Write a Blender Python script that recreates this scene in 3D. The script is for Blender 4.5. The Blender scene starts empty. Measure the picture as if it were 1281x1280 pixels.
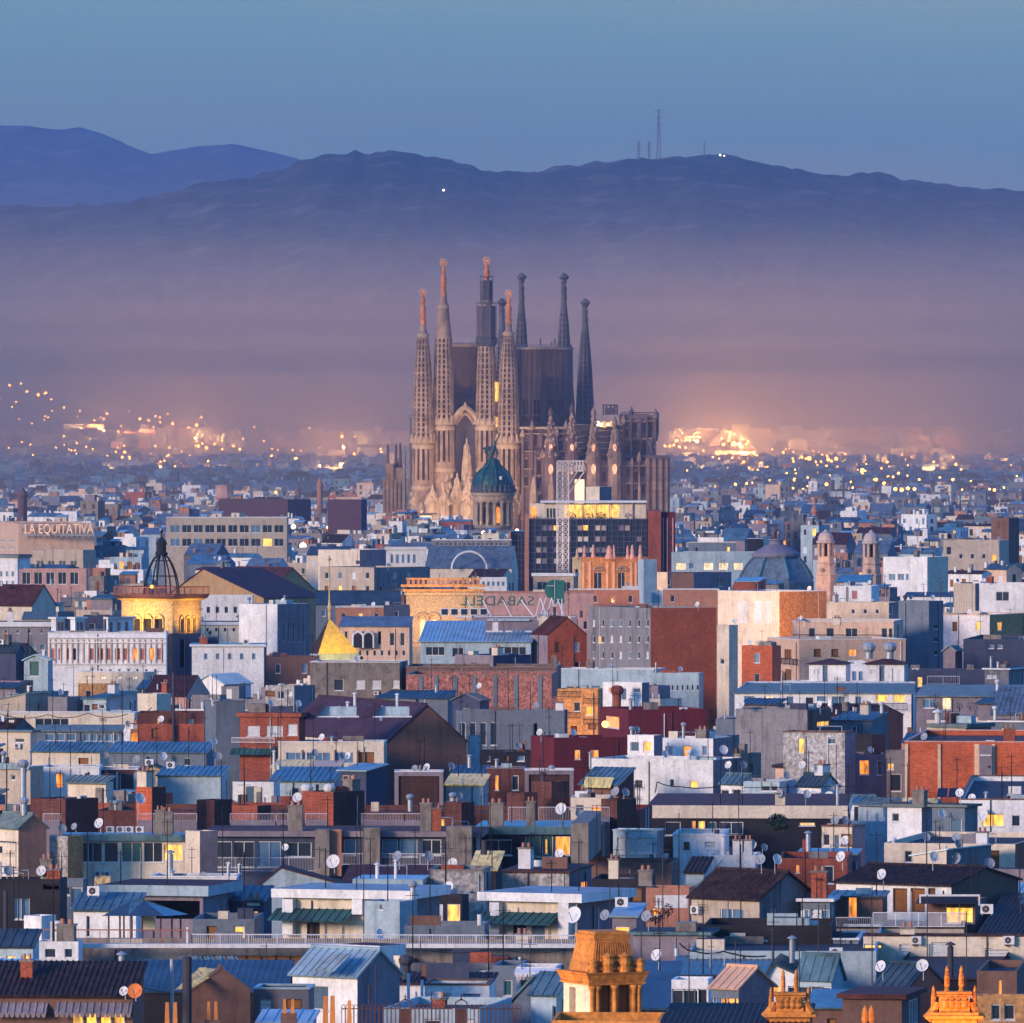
import bpy, math, random
from mathutils import Vector, Matrix, noise
random.seed(11)
SC = bpy.context.scene
COL = SC.collection
R = math.radians
# ---------------------------------------------------------------- camera
F = 11700.0; H = 62.0; HY = 520.0; CX = 640.5      # focal length in photo pixels, eye height, horizon row
cam_d = bpy.data.cameras.new("camera"); cam = bpy.data.objects.new("camera", cam_d); COL.objects.link(cam)
cam_d.sensor_width = 36; cam_d.lens = 36 * F / 1281.0
cam_d.shift_y = (HY - 640.0) / 1281.0
cam_d.clip_start = 5; cam_d.clip_end = 60000
cam.location = (0, 0, H); cam.rotation_euler = (R(90), 0, 0)
SC.camera = cam
# ---------------------------------------------------------------- sky, sun, exposure
SKY_BEHIND = (0.40, 0.78, 1.22, 1); SKY_AHEAD = (0.54, 1.07, 2.08, 1)
SUN_EL, SUN_AZ = 7.0, 226.0        # low sun behind the camera and to the left
w = bpy.data.worlds.new("World"); SC.world = w; w.use_nodes = True
nt = w.node_tree; bg = nt.nodes["Background"]
sky = nt.nodes.new("ShaderNodeTexSky"); sky.sky_type = 'NISHITA'; sky.sun_disc = False
sky.sun_elevation = R(SUN_EL); sky.sun_rotation = R(SUN_AZ)
sky.air_density = 1.6; sky.dust_density = 1.0; sky.ozone_density = 5.0
tint = nt.nodes.new("ShaderNodeMix"); tint.data_type = 'RGBA'; tint.blend_type = 'MULTIPLY'
tint.inputs[0].default_value = 1.0
txc = nt.nodes.new("ShaderNodeTexCoord"); sx = nt.nodes.new("ShaderNodeSeparateXYZ"); nt.links.new(txc.outputs["Generated"], sx.inputs[0])
mrs = nt.nodes.new("ShaderNodeMapRange"); mrs.inputs[1].default_value = -0.5; mrs.inputs[2].default_value = 0.6; nt.links.new(sx.outputs[1], mrs.inputs[0])
tmx = nt.nodes.new("ShaderNodeMix"); tmx.data_type = 'RGBA'; nt.links.new(mrs.outputs[0], tmx.inputs[0])
tmx.inputs[6].default_value = SKY_BEHIND; tmx.inputs[7].default_value = SKY_AHEAD
cmap = nt.nodes.new("ShaderNodeMapping"); cmap.inputs["Scale"].default_value = (9, 9, 95); nt.links.new(txc.outputs["Generated"], cmap.inputs[0])
cn = nt.nodes.new("ShaderNodeTexNoise"); cn.inputs["Scale"].default_value = 1.0; cn.inputs["Detail"].default_value = 6; nt.links.new(cmap.outputs[0], cn.inputs["Vector"])
cr_ = nt.nodes.new("ShaderNodeMapRange"); cr_.inputs[1].default_value = 0.48; cr_.inputs[2].default_value = 0.75; cr_.inputs[4].default_value = 0.6; nt.links.new(cn.outputs[0], cr_.inputs[0])
cm = nt.nodes.new("ShaderNodeMix"); cm.data_type = 'RGBA'; nt.links.new(cr_.outputs[0], cm.inputs[0]); nt.links.new(tmx.outputs[2], cm.inputs[6]); cm.inputs[7].default_value = (0.95, 1.15, 1.7, 1)   # thin dusk cloud
nt.links.new(cm.outputs[2], tint.inputs[7])
nt.links.new(sky.outputs[0], tint.inputs[6]); nt.links.new(tint.outputs[2], bg.inputs[0])
bg.inputs[1].default_value = 0.14
sd = bpy.data.lights.new("sun", 'SUN'); sun = bpy.data.objects.new("sun", sd); COL.objects.link(sun)
sd.energy = 1.35; sd.angle = R(14); sd.color = (1.0, 0.70, 0.55)
az = R(SUN_AZ); el = R(13)
sdir = Vector((math.sin(az) * math.cos(el), math.cos(az) * math.cos(el), math.sin(el)))
sun.rotation_euler = sdir.to_track_quat('Z', 'Y').to_euler()
SC.view_settings.view_transform = 'Standard'; SC.view_settings.look = 'None'
SC.view_settings.exposure = 1.38; SC.view_settings.gamma = 1.0
SC.render.engine = 'CYCLES'
cy = SC.cycles
cy.use_denoising = True; cy.denoiser = 'OPENIMAGEDENOISE'
cy.max_bounces = 4; cy.diffuse_bounces = 2; cy.glossy_bounces = 2; cy.transmission_bounces = 2
cy.transparent_max_bounces = 4; cy.volume_bounces = 0; cy.sample_clamp_indirect = 4
cy.use_adaptive_sampling = True; cy.adaptive_threshold = 0.02
HAZE_DENSITY = 3.8e-5; HAZE_COLOR = (0.26, 0.44, 0.84)
GLOW = 1.15e6
MIST_DENSITY = 1.5e-4; MIST_COLOR = (1.0, 0.72, 0.56)

# ---------------------------------------------------------------- helpers
def P(x, y, D):
    return Vector(((x - CX) / F * D, D, H - (y - HY) / F * D))
def zat(y, D): return H - (y - HY) / F * D
def Dof(yb): return 40.0 * F / (yb - HY)
def tag(o, label=None, cat=None, group=None, kind=None):
    if label: o['label'] = label
    if cat: o['category'] = cat
    if group: o['group'] = group
    if kind: o['kind'] = kind
    return o
def empty(name, loc, rz=0, parent=None):
    o = bpy.data.objects.new(name, None); COL.objects.link(o)
    o.location = loc; o.rotation_euler = (0, 0, rz); o.parent = parent; o.empty_display_size = 0.5
    return o
class MB:
    def __init__(s): s.v = []; s.f = []; s.m = []; s.sm = []; s.mats = []
    def mi(s, m):
        if m not in s.mats: s.mats.append(m)
        return s.mats.index(m)
    def face(s, pts, m, n=None, smooth=False):
        pts = [Vector(p) for p in pts]
        if n is not None:
            k = (pts[1] - pts[0]).cross(pts[2] - pts[1])
            if k.dot(n) < 0: pts.reverse()
        b = len(s.v); s.v += pts; s.f.append(tuple(range(b, b + len(pts)))); s.m.append(s.mi(m)); s.sm.append(smooth)
    def hexa(s, c, m, top=None, skip=()):
        """c: 8 corners, bottom ring 0-3, top ring 4-7"""
        ctr = sum(c, Vector()) / 8
        for i, q in enumerate(((0, 1, 2, 3), (4, 5, 6, 7), (0, 1, 5, 4), (1, 2, 6, 5), (2, 3, 7, 6), (3, 0, 4, 7))):
            if i in skip: continue
            pts = [c[k] for k in q]; fc = sum(pts, Vector()) / 4
            s.face(pts, (top if (i == 1 and top) else m), fc - ctr)
    def box(s, o, a, b, c, m, top=None, skip=(0,)):
        """o corner, a b horizontal edge vectors, c up vector (bottom skipped)"""
        o = Vector(o); a = Vector(a); b = Vector(b); c = Vector(c)
        s.hexa([o, o + a, o + a + b, o + b, o + c, o + a + c, o + a + b + c, o + b + c], m, top, skip)
    def tube(s, p, q, r, m, r2=None, n=6, caps=True):
        p = Vector(p); q = Vector(q); r2 = r if r2 is None else r2
        d = (q - p)
        if d.length < 1e-6: return
        d.normalize(); u = d.orthogonal().normalized(); w_ = d.cross(u)
        ra = [p + (u * math.cos(2 * math.pi * i / n) + w_ * math.sin(2 * math.pi * i / n)) * r for i in range(n)]
        rb = [q + (u * math.cos(2 * math.pi * i / n) + w_ * math.sin(2 * math.pi * i / n)) * r2 for i in range(n)]
        for i in range(n):
            j = (i + 1) % n
            fc = (ra[i] + ra[j]) / 2 - p
            s.face([ra[i], ra[j], rb[j], rb[i]], m, fc, n > 5)
        if caps:
            if r2 > 1e-4: s.face(rb, m, d)
            s.face(ra, m, -d)
    def lathe(s, c, prof, m, n=16, a0=0.0, smooth=True, sx=1.0):
        """prof: (radius, z) from bottom to top about vertical axis at c"""
        c = Vector(c)
        def pt(r, z, i):
            a = a0 + 2 * math.pi * i / n
            return c + Vector((math.cos(a) * r * sx, math.sin(a) * r, z))
        for (r0, z0), (r1, z1) in zip(prof, prof[1:]):
            for i in range(n):
                p = [pt(r0, z0, i), pt(r0, z0, i + 1)]
                if r1 > 1e-4: p += [pt(r1, z1, i + 1), pt(r1, z1, i)]
                else: p += [pt(0, z1, i)]
                if r0 <= 1e-4: p = [pt(0, z0, 0), pt(r1, z1, i + 1), pt(r1, z1, i)]
                s.f.append(tuple(range(len(s.v), len(s.v) + len(p)))); s.v += p; s.m.append(s.mi(m)); s.sm.append(smooth)
    def build(s, name, parent=None, org=None):
        me = bpy.data.meshes.new(name)
        org = Vector(org) if org is not None else (parent.location.copy() if parent is not None and parent.parent is None else Vector())
        me.from_pydata([v - org for v in s.v], [], s.f)
        for m in s.mats: me.materials.append(m)
        me.polygons.foreach_set("material_index", s.m)
        me.polygons.foreach_set("use_smooth", s.sm)
        o = bpy.data.objects.new(name, me); COL.objects.link(o)
        if parent is not None:
            o.parent = parent
            if parent.parent is not None: pass
        else:
            o.location = org
        return o
def part_of(mb, name, root, part=None):
    """mesh given in world coordinates, linked under root (an Empty without rotation) or under one of its parts"""
    o = mb.build(name, None, org=root.location); o.location = (0, 0, 0); o.parent = part if part is not None else root
    return o

# ---------------------------------------------------------------- materials
MATS = {}
def mat(name, col, rough=0.85, metal=0.0, var=0.22, scale=0.35, streak=0.0, fine=0.14, bump=0.0, rnd=0.10, emit=None, estr=0.0, col2=None, spec=0.3, alpha=None, brick=False):
    if name in MATS: return MATS[name]
    m = bpy.data.materials.new(name); m.use_nodes = True; nt = m.node_tree; b = nt.nodes["Principled BSDF"]
    N = nt.nodes.new; L = nt.links.new
    b.inputs["Roughness"].default_value = rough; b.inputs["Metallic"].default_value = metal
    b.inputs["Specular IOR Level"].default_value = spec
    geo = N("ShaderNodeNewGeometry")
    n1 = N("ShaderNodeTexNoise"); n1.inputs["Scale"].default_value = scale; n1.inputs["Detail"].default_value = 5; n1.inputs["Roughness"].default_value = 0.6
    L(geo.outputs["Position"], n1.inputs["Vector"])
    r1 = N("ShaderNodeMapRange"); r1.inputs[1].default_value = 0.32; r1.inputs[2].default_value = 0.68
    r1.inputs[3].default_value = 1 - var; r1.inputs[4].default_value = 1 + var * 0.35
    L(n1.outputs[0], r1.inputs[0])
    n2 = N("ShaderNodeTexNoise"); n2.inputs["Scale"].default_value = 3.2; n2.inputs["Detail"].default_value = 4
    L(geo.outputs["Position"], n2.inputs["Vector"])
    r2 = N("ShaderNodeMapRange"); r2.inputs[1].default_value = 0.3; r2.inputs[2].default_value = 0.7
    r2.inputs[3].default_value = 1 - fine; r2.inputs[4].default_value = 1 + fine * 0.6
    L(n2.outputs[0], r2.inputs[0])
    mul = N("ShaderNodeMath"); mul.operation = 'MULTIPLY'; L(r1.outputs[0], mul.inputs[0]); L(r2.outputs[0], mul.inputs[1])
    last = mul
    if streak > 0:
        mp = N("ShaderNodeMapping"); mp.inputs["Scale"].default_value = (1.1, 1.1, 0.14); L(geo.outputs["Position"], mp.inputs[0])
        n3 = N("ShaderNodeTexNoise"); n3.inputs["Scale"].default_value = 1.0; n3.inputs["Detail"].default_value = 6; n3.inputs["Roughness"].default_value = 0.7
        L(mp.outputs[0], n3.inputs["Vector"])
        r3 = N("ShaderNodeMapRange"); r3.inputs[1].default_value = 0.5; r3.inputs[2].default_value = 0.66; r3.inputs[3].default_value = 1.0; r3.inputs[4].default_value = 1 - streak
        L(n3.outputs[0], r3.inputs[0])
        m3 = N("ShaderNodeMath"); m3.operation = 'MULTIPLY'; L(last.outputs[0], m3.inputs[0]); L(r3.outputs[0], m3.inputs[1]); last = m3
    oi = N("ShaderNodeObjectInfo")
    r4 = N("ShaderNodeMapRange"); r4.inputs[3].default_value = 1 - rnd; r4.inputs[4].default_value = 1 + rnd; L(oi.outputs["Random"], r4.inputs[0])
    m4 = N("ShaderNodeMath"); m4.operation = 'MULTIPLY'; L(last.outputs[0], m4.inputs[0]); L(r4.outputs[0], m4.inputs[1])
    src = None
    if col2 is not None:
        n5 = N("ShaderNodeTexNoise"); n5.inputs["Scale"].default_value = 0.9; n5.inputs["Detail"].default_value = 6; n5.inputs["Roughness"].default_value = 0.7
        L(geo.outputs["Position"], n5.inputs["Vector"])
        r5 = N("ShaderNodeMapRange"); r5.inputs[1].default_value = 0.5; r5.inputs[2].default_value = 0.66; L(n5.outputs[0], r5.inputs[0])
        mx0 = N("ShaderNodeMix"); mx0.data_type = 'RGBA'; mx0.inputs[6].default_value = (*col, 1); mx0.inputs[7].default_value = (*col2, 1)
        L(r5.outputs[0], mx0.inputs[0]); src = mx0.outputs[2]
    if brick:
        mpb = N("ShaderNodeMapping"); mpb.inputs["Rotation"].default_value = (R(90), 0, 0)
        cx = N("ShaderNodeSeparateXYZ"); L(geo.outputs["Position"], cx.inputs[0])
        ad = N("ShaderNodeMath"); ad.operation = 'ADD'; L(cx.outputs[0], ad.inputs[0]); L(cx.outputs[1], ad.inputs[1])
        cb = N("ShaderNodeCombineXYZ"); L(ad.outputs[0], cb.inputs[0]); L(cx.outputs[2], cb.inputs[1])
        bt = N("ShaderNodeTexBrick"); bt.inputs["Scale"].default_value = 1.6; bt.inputs["Mortar Size"].default_value = 0.02
        bt.inputs["Color1"].default_value = (*col, 1); bt.inputs["Color2"].default_value = (*[c * 0.62 for c in col], 1); bt.inputs["Mortar"].default_value = (*[min(1, c * 1.1 + 0.05) for c in col], 1)
        L(cb.outputs[0], bt.inputs["Vector"]); src = bt.outputs[0]
    mx = N("ShaderNodeVectorMath"); mx.operation = 'SCALE'
    if src is not None: L(src, mx.inputs[0])
    else: mx.inputs[0].default_value = col
    L(m4.outputs[0], mx.inputs["Scale"])
    L(mx.outputs[0], b.inputs["Base Color"])
    if bump > 0:
        bp = N("ShaderNodeBump"); bp.inputs["Strength"].default_value = bump; bp.inputs["Distance"].default_value = 0.1
        L(n2.outputs[0], bp.inputs["Height"]); L(bp.outputs[0], b.inputs["Normal"])
    if emit is not None:
        ne = N("ShaderNodeTexNoise"); ne.inputs["Scale"].default_value = 1.7; ne.inputs["Detail"].default_value = 2
        mpe = N("ShaderNodeMapping"); mpe.inputs["Scale"].default_value = (1.6, 1.6, 0.45); L(geo.outputs["Position"], mpe.inputs[0]); L(mpe.outputs[0], ne.inputs["Vector"])
        re = N("ShaderNodeMapRange"); re.inputs[1].default_value = 0.35; re.inputs[2].default_value = 0.68; re.inputs[3].default_value = estr * 0.25; re.inputs[4].default_value = estr * 1.5
        L(ne.outputs[0], re.inputs[0]); L(re.outputs[0], b.inputs["Emission Strength"]); b.inputs["Emission Color"].default_value = (*emit, 1)
    if alpha is not None: b.inputs["Alpha"].default_value = alpha
    MATS[name] = m
    return m
def wallm(n, c, **k):
    k.setdefault('col2', tuple(v * .86 for v in c))
    k.setdefault('streak', 0.24); k.setdefault('var', .16); k.setdefault('bump', 0.15); return mat(n, c, **k)
W = dict(
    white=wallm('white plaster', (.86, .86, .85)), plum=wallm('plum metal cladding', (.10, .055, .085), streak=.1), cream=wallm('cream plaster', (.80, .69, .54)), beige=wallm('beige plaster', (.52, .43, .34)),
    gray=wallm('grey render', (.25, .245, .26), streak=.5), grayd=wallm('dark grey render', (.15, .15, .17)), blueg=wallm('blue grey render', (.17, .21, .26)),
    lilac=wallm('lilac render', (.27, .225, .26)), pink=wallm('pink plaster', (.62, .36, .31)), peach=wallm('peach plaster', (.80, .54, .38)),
    orange=wallm('orange stone', (.66, .34, .13), scale=.8, fine=.4), brick=mat('red brick', (.42, .10, .05), var=.3, brick=True, bump=.2, streak=.25),
    brickb=mat('orange red brick', (.62, .13, .045), var=.25, brick=True, bump=.2, streak=.15), brickp=mat('rough pink brick', (.50, .20, .15), var=.45, scale=1.1, fine=.6, bump=.3),
    brickd=mat('dark brick', (.15, .05, .035), var=.4, brick=True, streak=.3), maroon=wallm('maroon render', (.16, .022, .028), streak=.2),
    brown=wallm('brown render', (.20, .11, .085)), conc=wallm('concrete', (.27, .235, .205), col2=(.16, .14, .125), streak=.5), stain=wallm('stained concrete', (.42, .40, .38), col2=(.62, .62, .64), streak=.6, fine=.5),
    ltblue=wallm('light blue paint', (.42, .54, .60), streak=.3), navy=wallm('navy render', (.06, .075, .13)), dark=mat('dark opening', (.03, .028, .035), var=.5),
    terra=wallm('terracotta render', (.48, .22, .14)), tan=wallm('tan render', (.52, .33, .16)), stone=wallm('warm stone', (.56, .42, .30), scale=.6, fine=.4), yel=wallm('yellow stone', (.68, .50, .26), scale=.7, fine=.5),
)
RM = dict(
    metal=mat('blue zinc sheet', (.15, .26, .28), rough=.38, metal=.35, var=.5, streak=.45, spec=.5), metald=mat('dark zinc sheet', (.06, .095, .115), rough=.42, metal=.3, var=.5, spec=.5),
    metall=mat('pale zinc sheet', (.40, .54, .58), rough=.4, metal=.25, var=.3, spec=.5), tile=mat('brown roof tiles', (.055, .03, .028), var=.55, scale=.8, fine=.6),
    tilem=mat('maroon roof tiles', (.10, .032, .03), var=.5, scale=.6, fine=.5), purple=mat('purple slate', (.07, .035, .055), var=.35, fine=.4), slate=mat('blue slate', (.14, .20, .26), rough=.55, var=.45, scale=.5, fine=.4),
    flat=mat('roof felt', (.05, .05, .06), var=.5, scale=.5), flatr=mat('red roof paint', (.13, .045, .035), var=.5, scale=.5), flatb=mat('pale roof coating', (.32, .42, .46), var=.4, scale=.5),
    green=mat('green awning', (.04, .13, .13), var=.4, streak=.3), grg=mat('green grey roof', (.20, .26, .24), var=.4, scale=.8), copper=mat('verdigris copper', (.025, .12, .125), rough=.5, var=.6, scale=.45, col2=(.02, .06, .10)),
    glassy=mat('yellow skylight', (.45, .42, .22), rough=.4, emit=(1, .66, .18), estr=.12), orange=mat('orange lit sheet', (.75, .45, .28), rough=.5), awn=mat('pale awning', (.6, .62, .66)),
)
TRIM = mat('white trim', (.76, .76, .76), var=.15); TRIMB = mat('brown trim', (.12, .06, .04)); RAIL = mat('grey railing', (.55, .52, .55), var=.1)
RUST = mat('rusty railing', (.42, .16, .10)); BLK = mat('black iron', (.02, .02, .025)); PIPE = mat('galvanised pipe', (.42, .46, .5), metal=.4, rough=.5); PIPEW = mat('white pipe', (.75, .75, .75))
PIPED = mat('dark pipe', (.07, .065, .08)); DISHW = mat('white dish', (.74, .75, .76), var=.1, fine=.08); DISHG = mat('grey dish', (.30, .34, .40), var=.1, fine=.08); DISHO = mat('orange dish', (.75, .22, .06), var=.1, fine=.08)
GLASS = mat('dark window glass', (.035, .045, .06), rough=.12, spec=.8, var=.3); GLASSB = mat('blue window glass', (.14, .26, .40), rough=.15, spec=.8, var=.3); GLASSG = mat('green glass', (.05, .14, .13), rough=.15, spec=.8)
SHUT = mat('white shutter', (.70, .73, .76), var=.12); SHUTB = mat('brown blind', (.30, .13, .04), var=.3); PINKP = mat('pink shutter', (.55, .22, .20), var=.2)
LIT = mat('lit yellow window', (.5, .4, .2), emit=(1.0, .44, .035), estr=.62); LITO = mat('lit orange window', (.5, .3, .1), emit=(1.0, .27, .025), estr=.6); LITW = mat('lit cream window', (.6, .55, .4), emit=(1.0, .70, .32), estr=.35)
LAMPF = mat('far lamp glow', (1, .6, .3), emit=(1.0, .33, .04), estr=7.5); LAMP = mat('lamp glow', (1, .8, .4), emit=(1.0, .50, .10), estr=1.5); LAMPW = mat('lamp white glow', (1, .9, .8), emit=(1.0, .80, .45), estr=1.6); LAMPR = mat('lamp amber glow', (1, .6, .2), emit=(1.0, .34, .05), estr=1.2)
for _m in (LAMP, LAMPR, LAMPF): _m.cycles.emission_sampling = 'NONE'
LEAF = mat('dark leaves', (.05, .07, .045), var=.6, scale=2.5); SOLAR = mat('solar glass', (.02, .03, .06), rough=.15, spec=.8)
PANE = dict(dark=GLASS, blue=GLASSB, green=GLASSG, lit=LIT, lito=LITO, litw=LITW, shut=SHUT, brown=SHUTB, pink=PINKP, door=mat('blue door', (.10, .17, .24)), doord=mat('dark door', (.05, .04, .04)), void=W['dark'], cream=W['cream'])

# ---------------------------------------------------------------- setting: ground, hills, haze
mb = MB(); GR = mat('dark street ground', (.06, .055, .06))
mb.face([(-2590, -50, 0), (2590, -50, 0), (2590, 30900, 0), (-2590, 30900, 0)], GR, Vector((0, 0, 1)))
tag(mb.build('ground'), 'dark city ground', 'ground', kind='structure')
def interp(pts, x):
    if x <= pts[0][0]: return pts[0][1]
    for (a, ya), (b, yb) in zip(pts, pts[1:]):
        if x <= b:
            t = (x - a) / (b - a); return ya + (yb - ya) * t
    return pts[-1][1]
RIDGE = [(-300, 262), (0, 258), (60, 257), (130, 256), (165, 252), (200, 245), (245, 232), (275, 223), (310, 224), (350, 212), (385, 199), (410, 192), (440, 190), (460, 193), (490, 188), (530, 195), (580, 206), (620, 216), (660, 215), (700, 209), (750, 203), (800, 199), (840, 197), (880, 194), (920, 196), (970, 208), (1020, 216), (1060, 219), (1100, 215), (1150, 227), (1200, 234), (1281, 238), (1600, 236)]
D0, D1 = 9300.0, 14000.0
def hill_z(xp, D):
    t = (D - D0) / (D1 - D0)
    if t <= 0: return -2.0
    zr = zat(interp(RIDGE, xp), D1) + 1
    X = (xp - CX) / F * D1
    n = noise.fractal(Vector((X / 420.0, D / 700.0, 3.7)), 0.9, 2.1, 5)
    spur = noise.fractal(Vector((X / 230.0 + 9, D / 2600.0, 1.2)), 0.8, 2.2, 5)
    if t <= 1:
        z = zr * t ** 1.35 + (n * 30 + spur * 52 + noise.fractal(Vector((X / 90.0, D / 900.0, 5.1)), .8, 2.2, 4) * 9) * min(1, t * 2.2) * (1 - t) ** 0.6
        z += 62 * math.exp(-((xp - 60) / 150.0) ** 2 - ((D - 10300) / 450.0) ** 2) + 34 * math.exp(-((xp - 890) / 120.0) ** 2 - ((D - 10400) / 400.0) ** 2)
        return z + noise.fractal(Vector((X / 30, D / 60, 0)), .7, 2, 3) * 5 * t
    return zr * (1 - (t - 1) * 1.6) + noise.fractal(Vector((X / 30, D / 60, 0)), .7, 2, 3) * 5 * max(0, 1 - (t - 1) * 4)
HILLM = mat('forest and scrub hillside', (.055, .06, .05), var=.6, scale=.012, fine=.2, col2=None)
def add_hill_nodes():
    nt = HILLM.node_tree; N = nt.nodes.new; L = nt.links.new; b = nt.nodes["Principled BSDF"]
    geo = N("ShaderNodeNewGeometry")
    n = N("ShaderNodeTexNoise"); n.inputs["Scale"].default_value = .013; n.inputs["Detail"].default_value = 9; n.inputs["Roughness"].default_value = .65
    L(geo.outputs["Position"], n.inputs["Vector"])
    r = N("ShaderNodeMapRange"); r.inputs[1].default_value = .5; r.inputs[2].default_value = .68; L(n.outputs[0], r.inputs[0])
    m = N("ShaderNodeMix"); m.data_type = 'RGBA'; m.inputs[6].default_value = (.018, .026, .022, 1); m.inputs[7].default_value = (.15, .12, .09, 1)
    L(r.outputs[0], m.inputs[0]); L(m.outputs[2], b.inputs["Base Color"])
add_hill_nodes()
def sheet(name, zf, dlist, xlist, m, label):
    v = []; f = []
    for D in dlist:
        for xp in xlist: v.append(((xp - CX) / F * D, D, zf(xp, D)))
    nx = len(xlist)
    for j in range(len(dlist) - 1):
        for i in range(nx - 1):
            a = j * nx + i; f.append((a, a + 1, a + 1 + nx, a + nx))
    me = bpy.data.meshes.new(name); me.from_pydata(v, [], f); me.materials.append(m)
    me.polygons.foreach_set("use_smooth", [True] * len(f))
    o = bpy.data.objects.new(name, me); COL.objects.link(o); return tag(o, label, 'hills', kind='structure')
sheet('hills', hill_z, [D0 - 50 + i * 60 for i in range(95)], [-300 + i * 6 for i in range(315)], HILLM, 'long forested ridge behind the city')
RIDGE2 = [(-300, 170), (-60, 150), (0, 157), (40, 158), (75, 163), (100, 159), (130, 168), (160, 182), (190, 193), (215, 188), (250, 183), (290, 180), (330, 188), (370, 198), (420, 215), (500, 235), (600, 262), (1600, 330)]
def far_z(xp, D):
    t = 1 - abs(D - 28000) / 2500.0
    zr = zat(interp(RIDGE2, xp), 28000)
    X = (xp - CX) / F * 28000
    return zr * max(0, t) ** 0.8 + noise.fractal(Vector((X / 300, D / 500, 8)), .9, 2, 4) * 30 * max(0, 1 - t) * 2 - (0 if t > 0 else 3) + noise.noise(Vector((X / 60, D / 80, 2))) * 4
sheet('far_hills', far_z, [25450 + i * 150 for i in range(35)], [-300 + i * 10 for i in range(190)], HILLM, 'paler far mountains behind the ridge at upper left')
def volume_box(name, x0, x1, y0, y1, z0, z1, dens, col, label):
    mb = MB(); m = bpy.data.materials.new(name + ' air'); m.use_nodes = True; nt = m.node_tree
    nt.nodes.remove(nt.nodes["Principled BSDF"]); pv = nt.nodes.new("ShaderNodeVolumePrincipled")
    pv.inputs["Density"].default_value = dens; pv.inputs["Color"].default_value = (*col, 1); pv.inputs["Anisotropy"].default_value = 0.0
    nt.links.new(pv.outputs[0], nt.nodes["Material Output"].inputs["Volume"])
    m.cycles.homogeneous_volume = True
    mb.box((x0, y0, z0), (x1 - x0, 0, 0), (0, y1 - y0, 0), (0, 0, z1 - z0), m, skip=())
    return tag(mb.build(name), label, 'haze', kind='stuff')
volume_box('haze', -2600, 2600, -60, 31000, -3, 1000, HAZE_DENSITY, HAZE_COLOR, 'bluish evening haze over city and hills')
for i, (y0_, zt_, f_, nm_) in enumerate(((3100, 105, .62, 'lowest'), (3400, 140, .45, 'second'), (3800, 180, .34, 'third'), (5200, 205, .2, 'fourth'), (7000, 240, .11, 'fifth'), (8300, 280, .05, 'topmost'))):
    volume_box('mist', -2500 + i * 12, 2500 - i * 12, y0_, 15500 - i * 20, -2.6 + i * .12, zt_, MIST_DENSITY * f_, MIST_COLOR, nm_ + ' and thinner layer of pinkish smog over the far city' if i else 'lowest layer of pinkish smog over the far city')

# ---------------------------------------------------------------- building engine
UP = Vector((0, 0, 1))
PROT = []            # (x0, x1, ytop, ybottom, depth, width in depth) of every placed building, for the filler rows
LABELS = {}
BL = []; WR = random.Random(3)
def uniq(label, group=None):
    """remember labels; a repeated one is only allowed inside a group"""
    LABELS[label] = LABELS.get(label, 0) + 1
    return label
WMESH = {}
def window(root, O, X, Y, wd, ht, style, part=None):
    """window part set in an opening: O lower left corner seen from outside, X to the right, Y inward"""
    wd = round(wd, 1) if wd > .25 else wd; ht = round(ht, 1) if ht > .25 else ht
    key = (wd, ht, style)
    if key not in WMESH:
        f = MB(); fr = TRIMB if style in ('doord', 'brown') else TRIM; t = min(.07, wd * .12)
        f.box((0, .1, 0), (wd, 0, 0), (0, .08, 0), (0, 0, t), fr, skip=()); f.box((0, .1, ht - t), (wd, 0, 0), (0, .08, 0), (0, 0, t), fr, skip=())
        f.box((0, .1, t), (t, 0, 0), (0, .08, 0), (0, 0, ht - 2 * t), fr, skip=()); f.box((wd - t, .1, t), (t, 0, 0), (0, .08, 0), (0, 0, ht - 2 * t), fr, skip=())
        nm = max(1, round(wd / 1.1)) if wd > 1.0 else 1
        if style not in ('pink', 'cream', 'shut', 'void'):
            for i in range(1, nm): f.box((wd * i / nm - t / 2, .09, t), (t, 0, 0), (0, .08, 0), (0, 0, ht - 2 * t), fr, skip=())
        if style in ('shut', 'pink'):
            k = max(2, int(ht / .25))
            for i in range(k): f.box((t, .1, t + (ht - 2 * t) * i / k), (wd - 2 * t, 0, 0), (0, .03, 0), (0, 0, (ht - 2 * t) / k * .6), PANE[style], skip=())
        f.box((-.06, -.06, -.09), (wd + .12, 0, 0), (0, .2, 0), (0, 0, .085), fr, skip=())
        g = MB(); g.face([(0.01, .2, 0.01), (wd - .01, .2, 0.01), (wd - .01, .2, ht - .01), (0.01, .2, ht - .01)], PANE[style], Vector((0, -1, 0)))
        WMESH[key] = (mesh_only(f, 'window'), mesh_only(g, 'pane'))
    a, b = WMESH[key]
    w_ = bpy.data.objects.new('window', a); COL.objects.link(w_); w_.parent = part or root
    w_.location = O - root.location; w_.rotation_euler = (0, 0, math.atan2(X.y, X.x))
    p = bpy.data.objects.new('pane', b); COL.objects.link(p); p.parent = w_
    return w_
def mesh_only(mb, name):
    me = bpy.data.meshes.new(name); me.from_pydata(mb.v, [], mb.f)
    for m in mb.mats: me.materials.append(m)
    me.polygons.foreach_set("material_index", mb.m); me.polygons.foreach_set("use_smooth", mb.sm)
    return me
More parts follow.
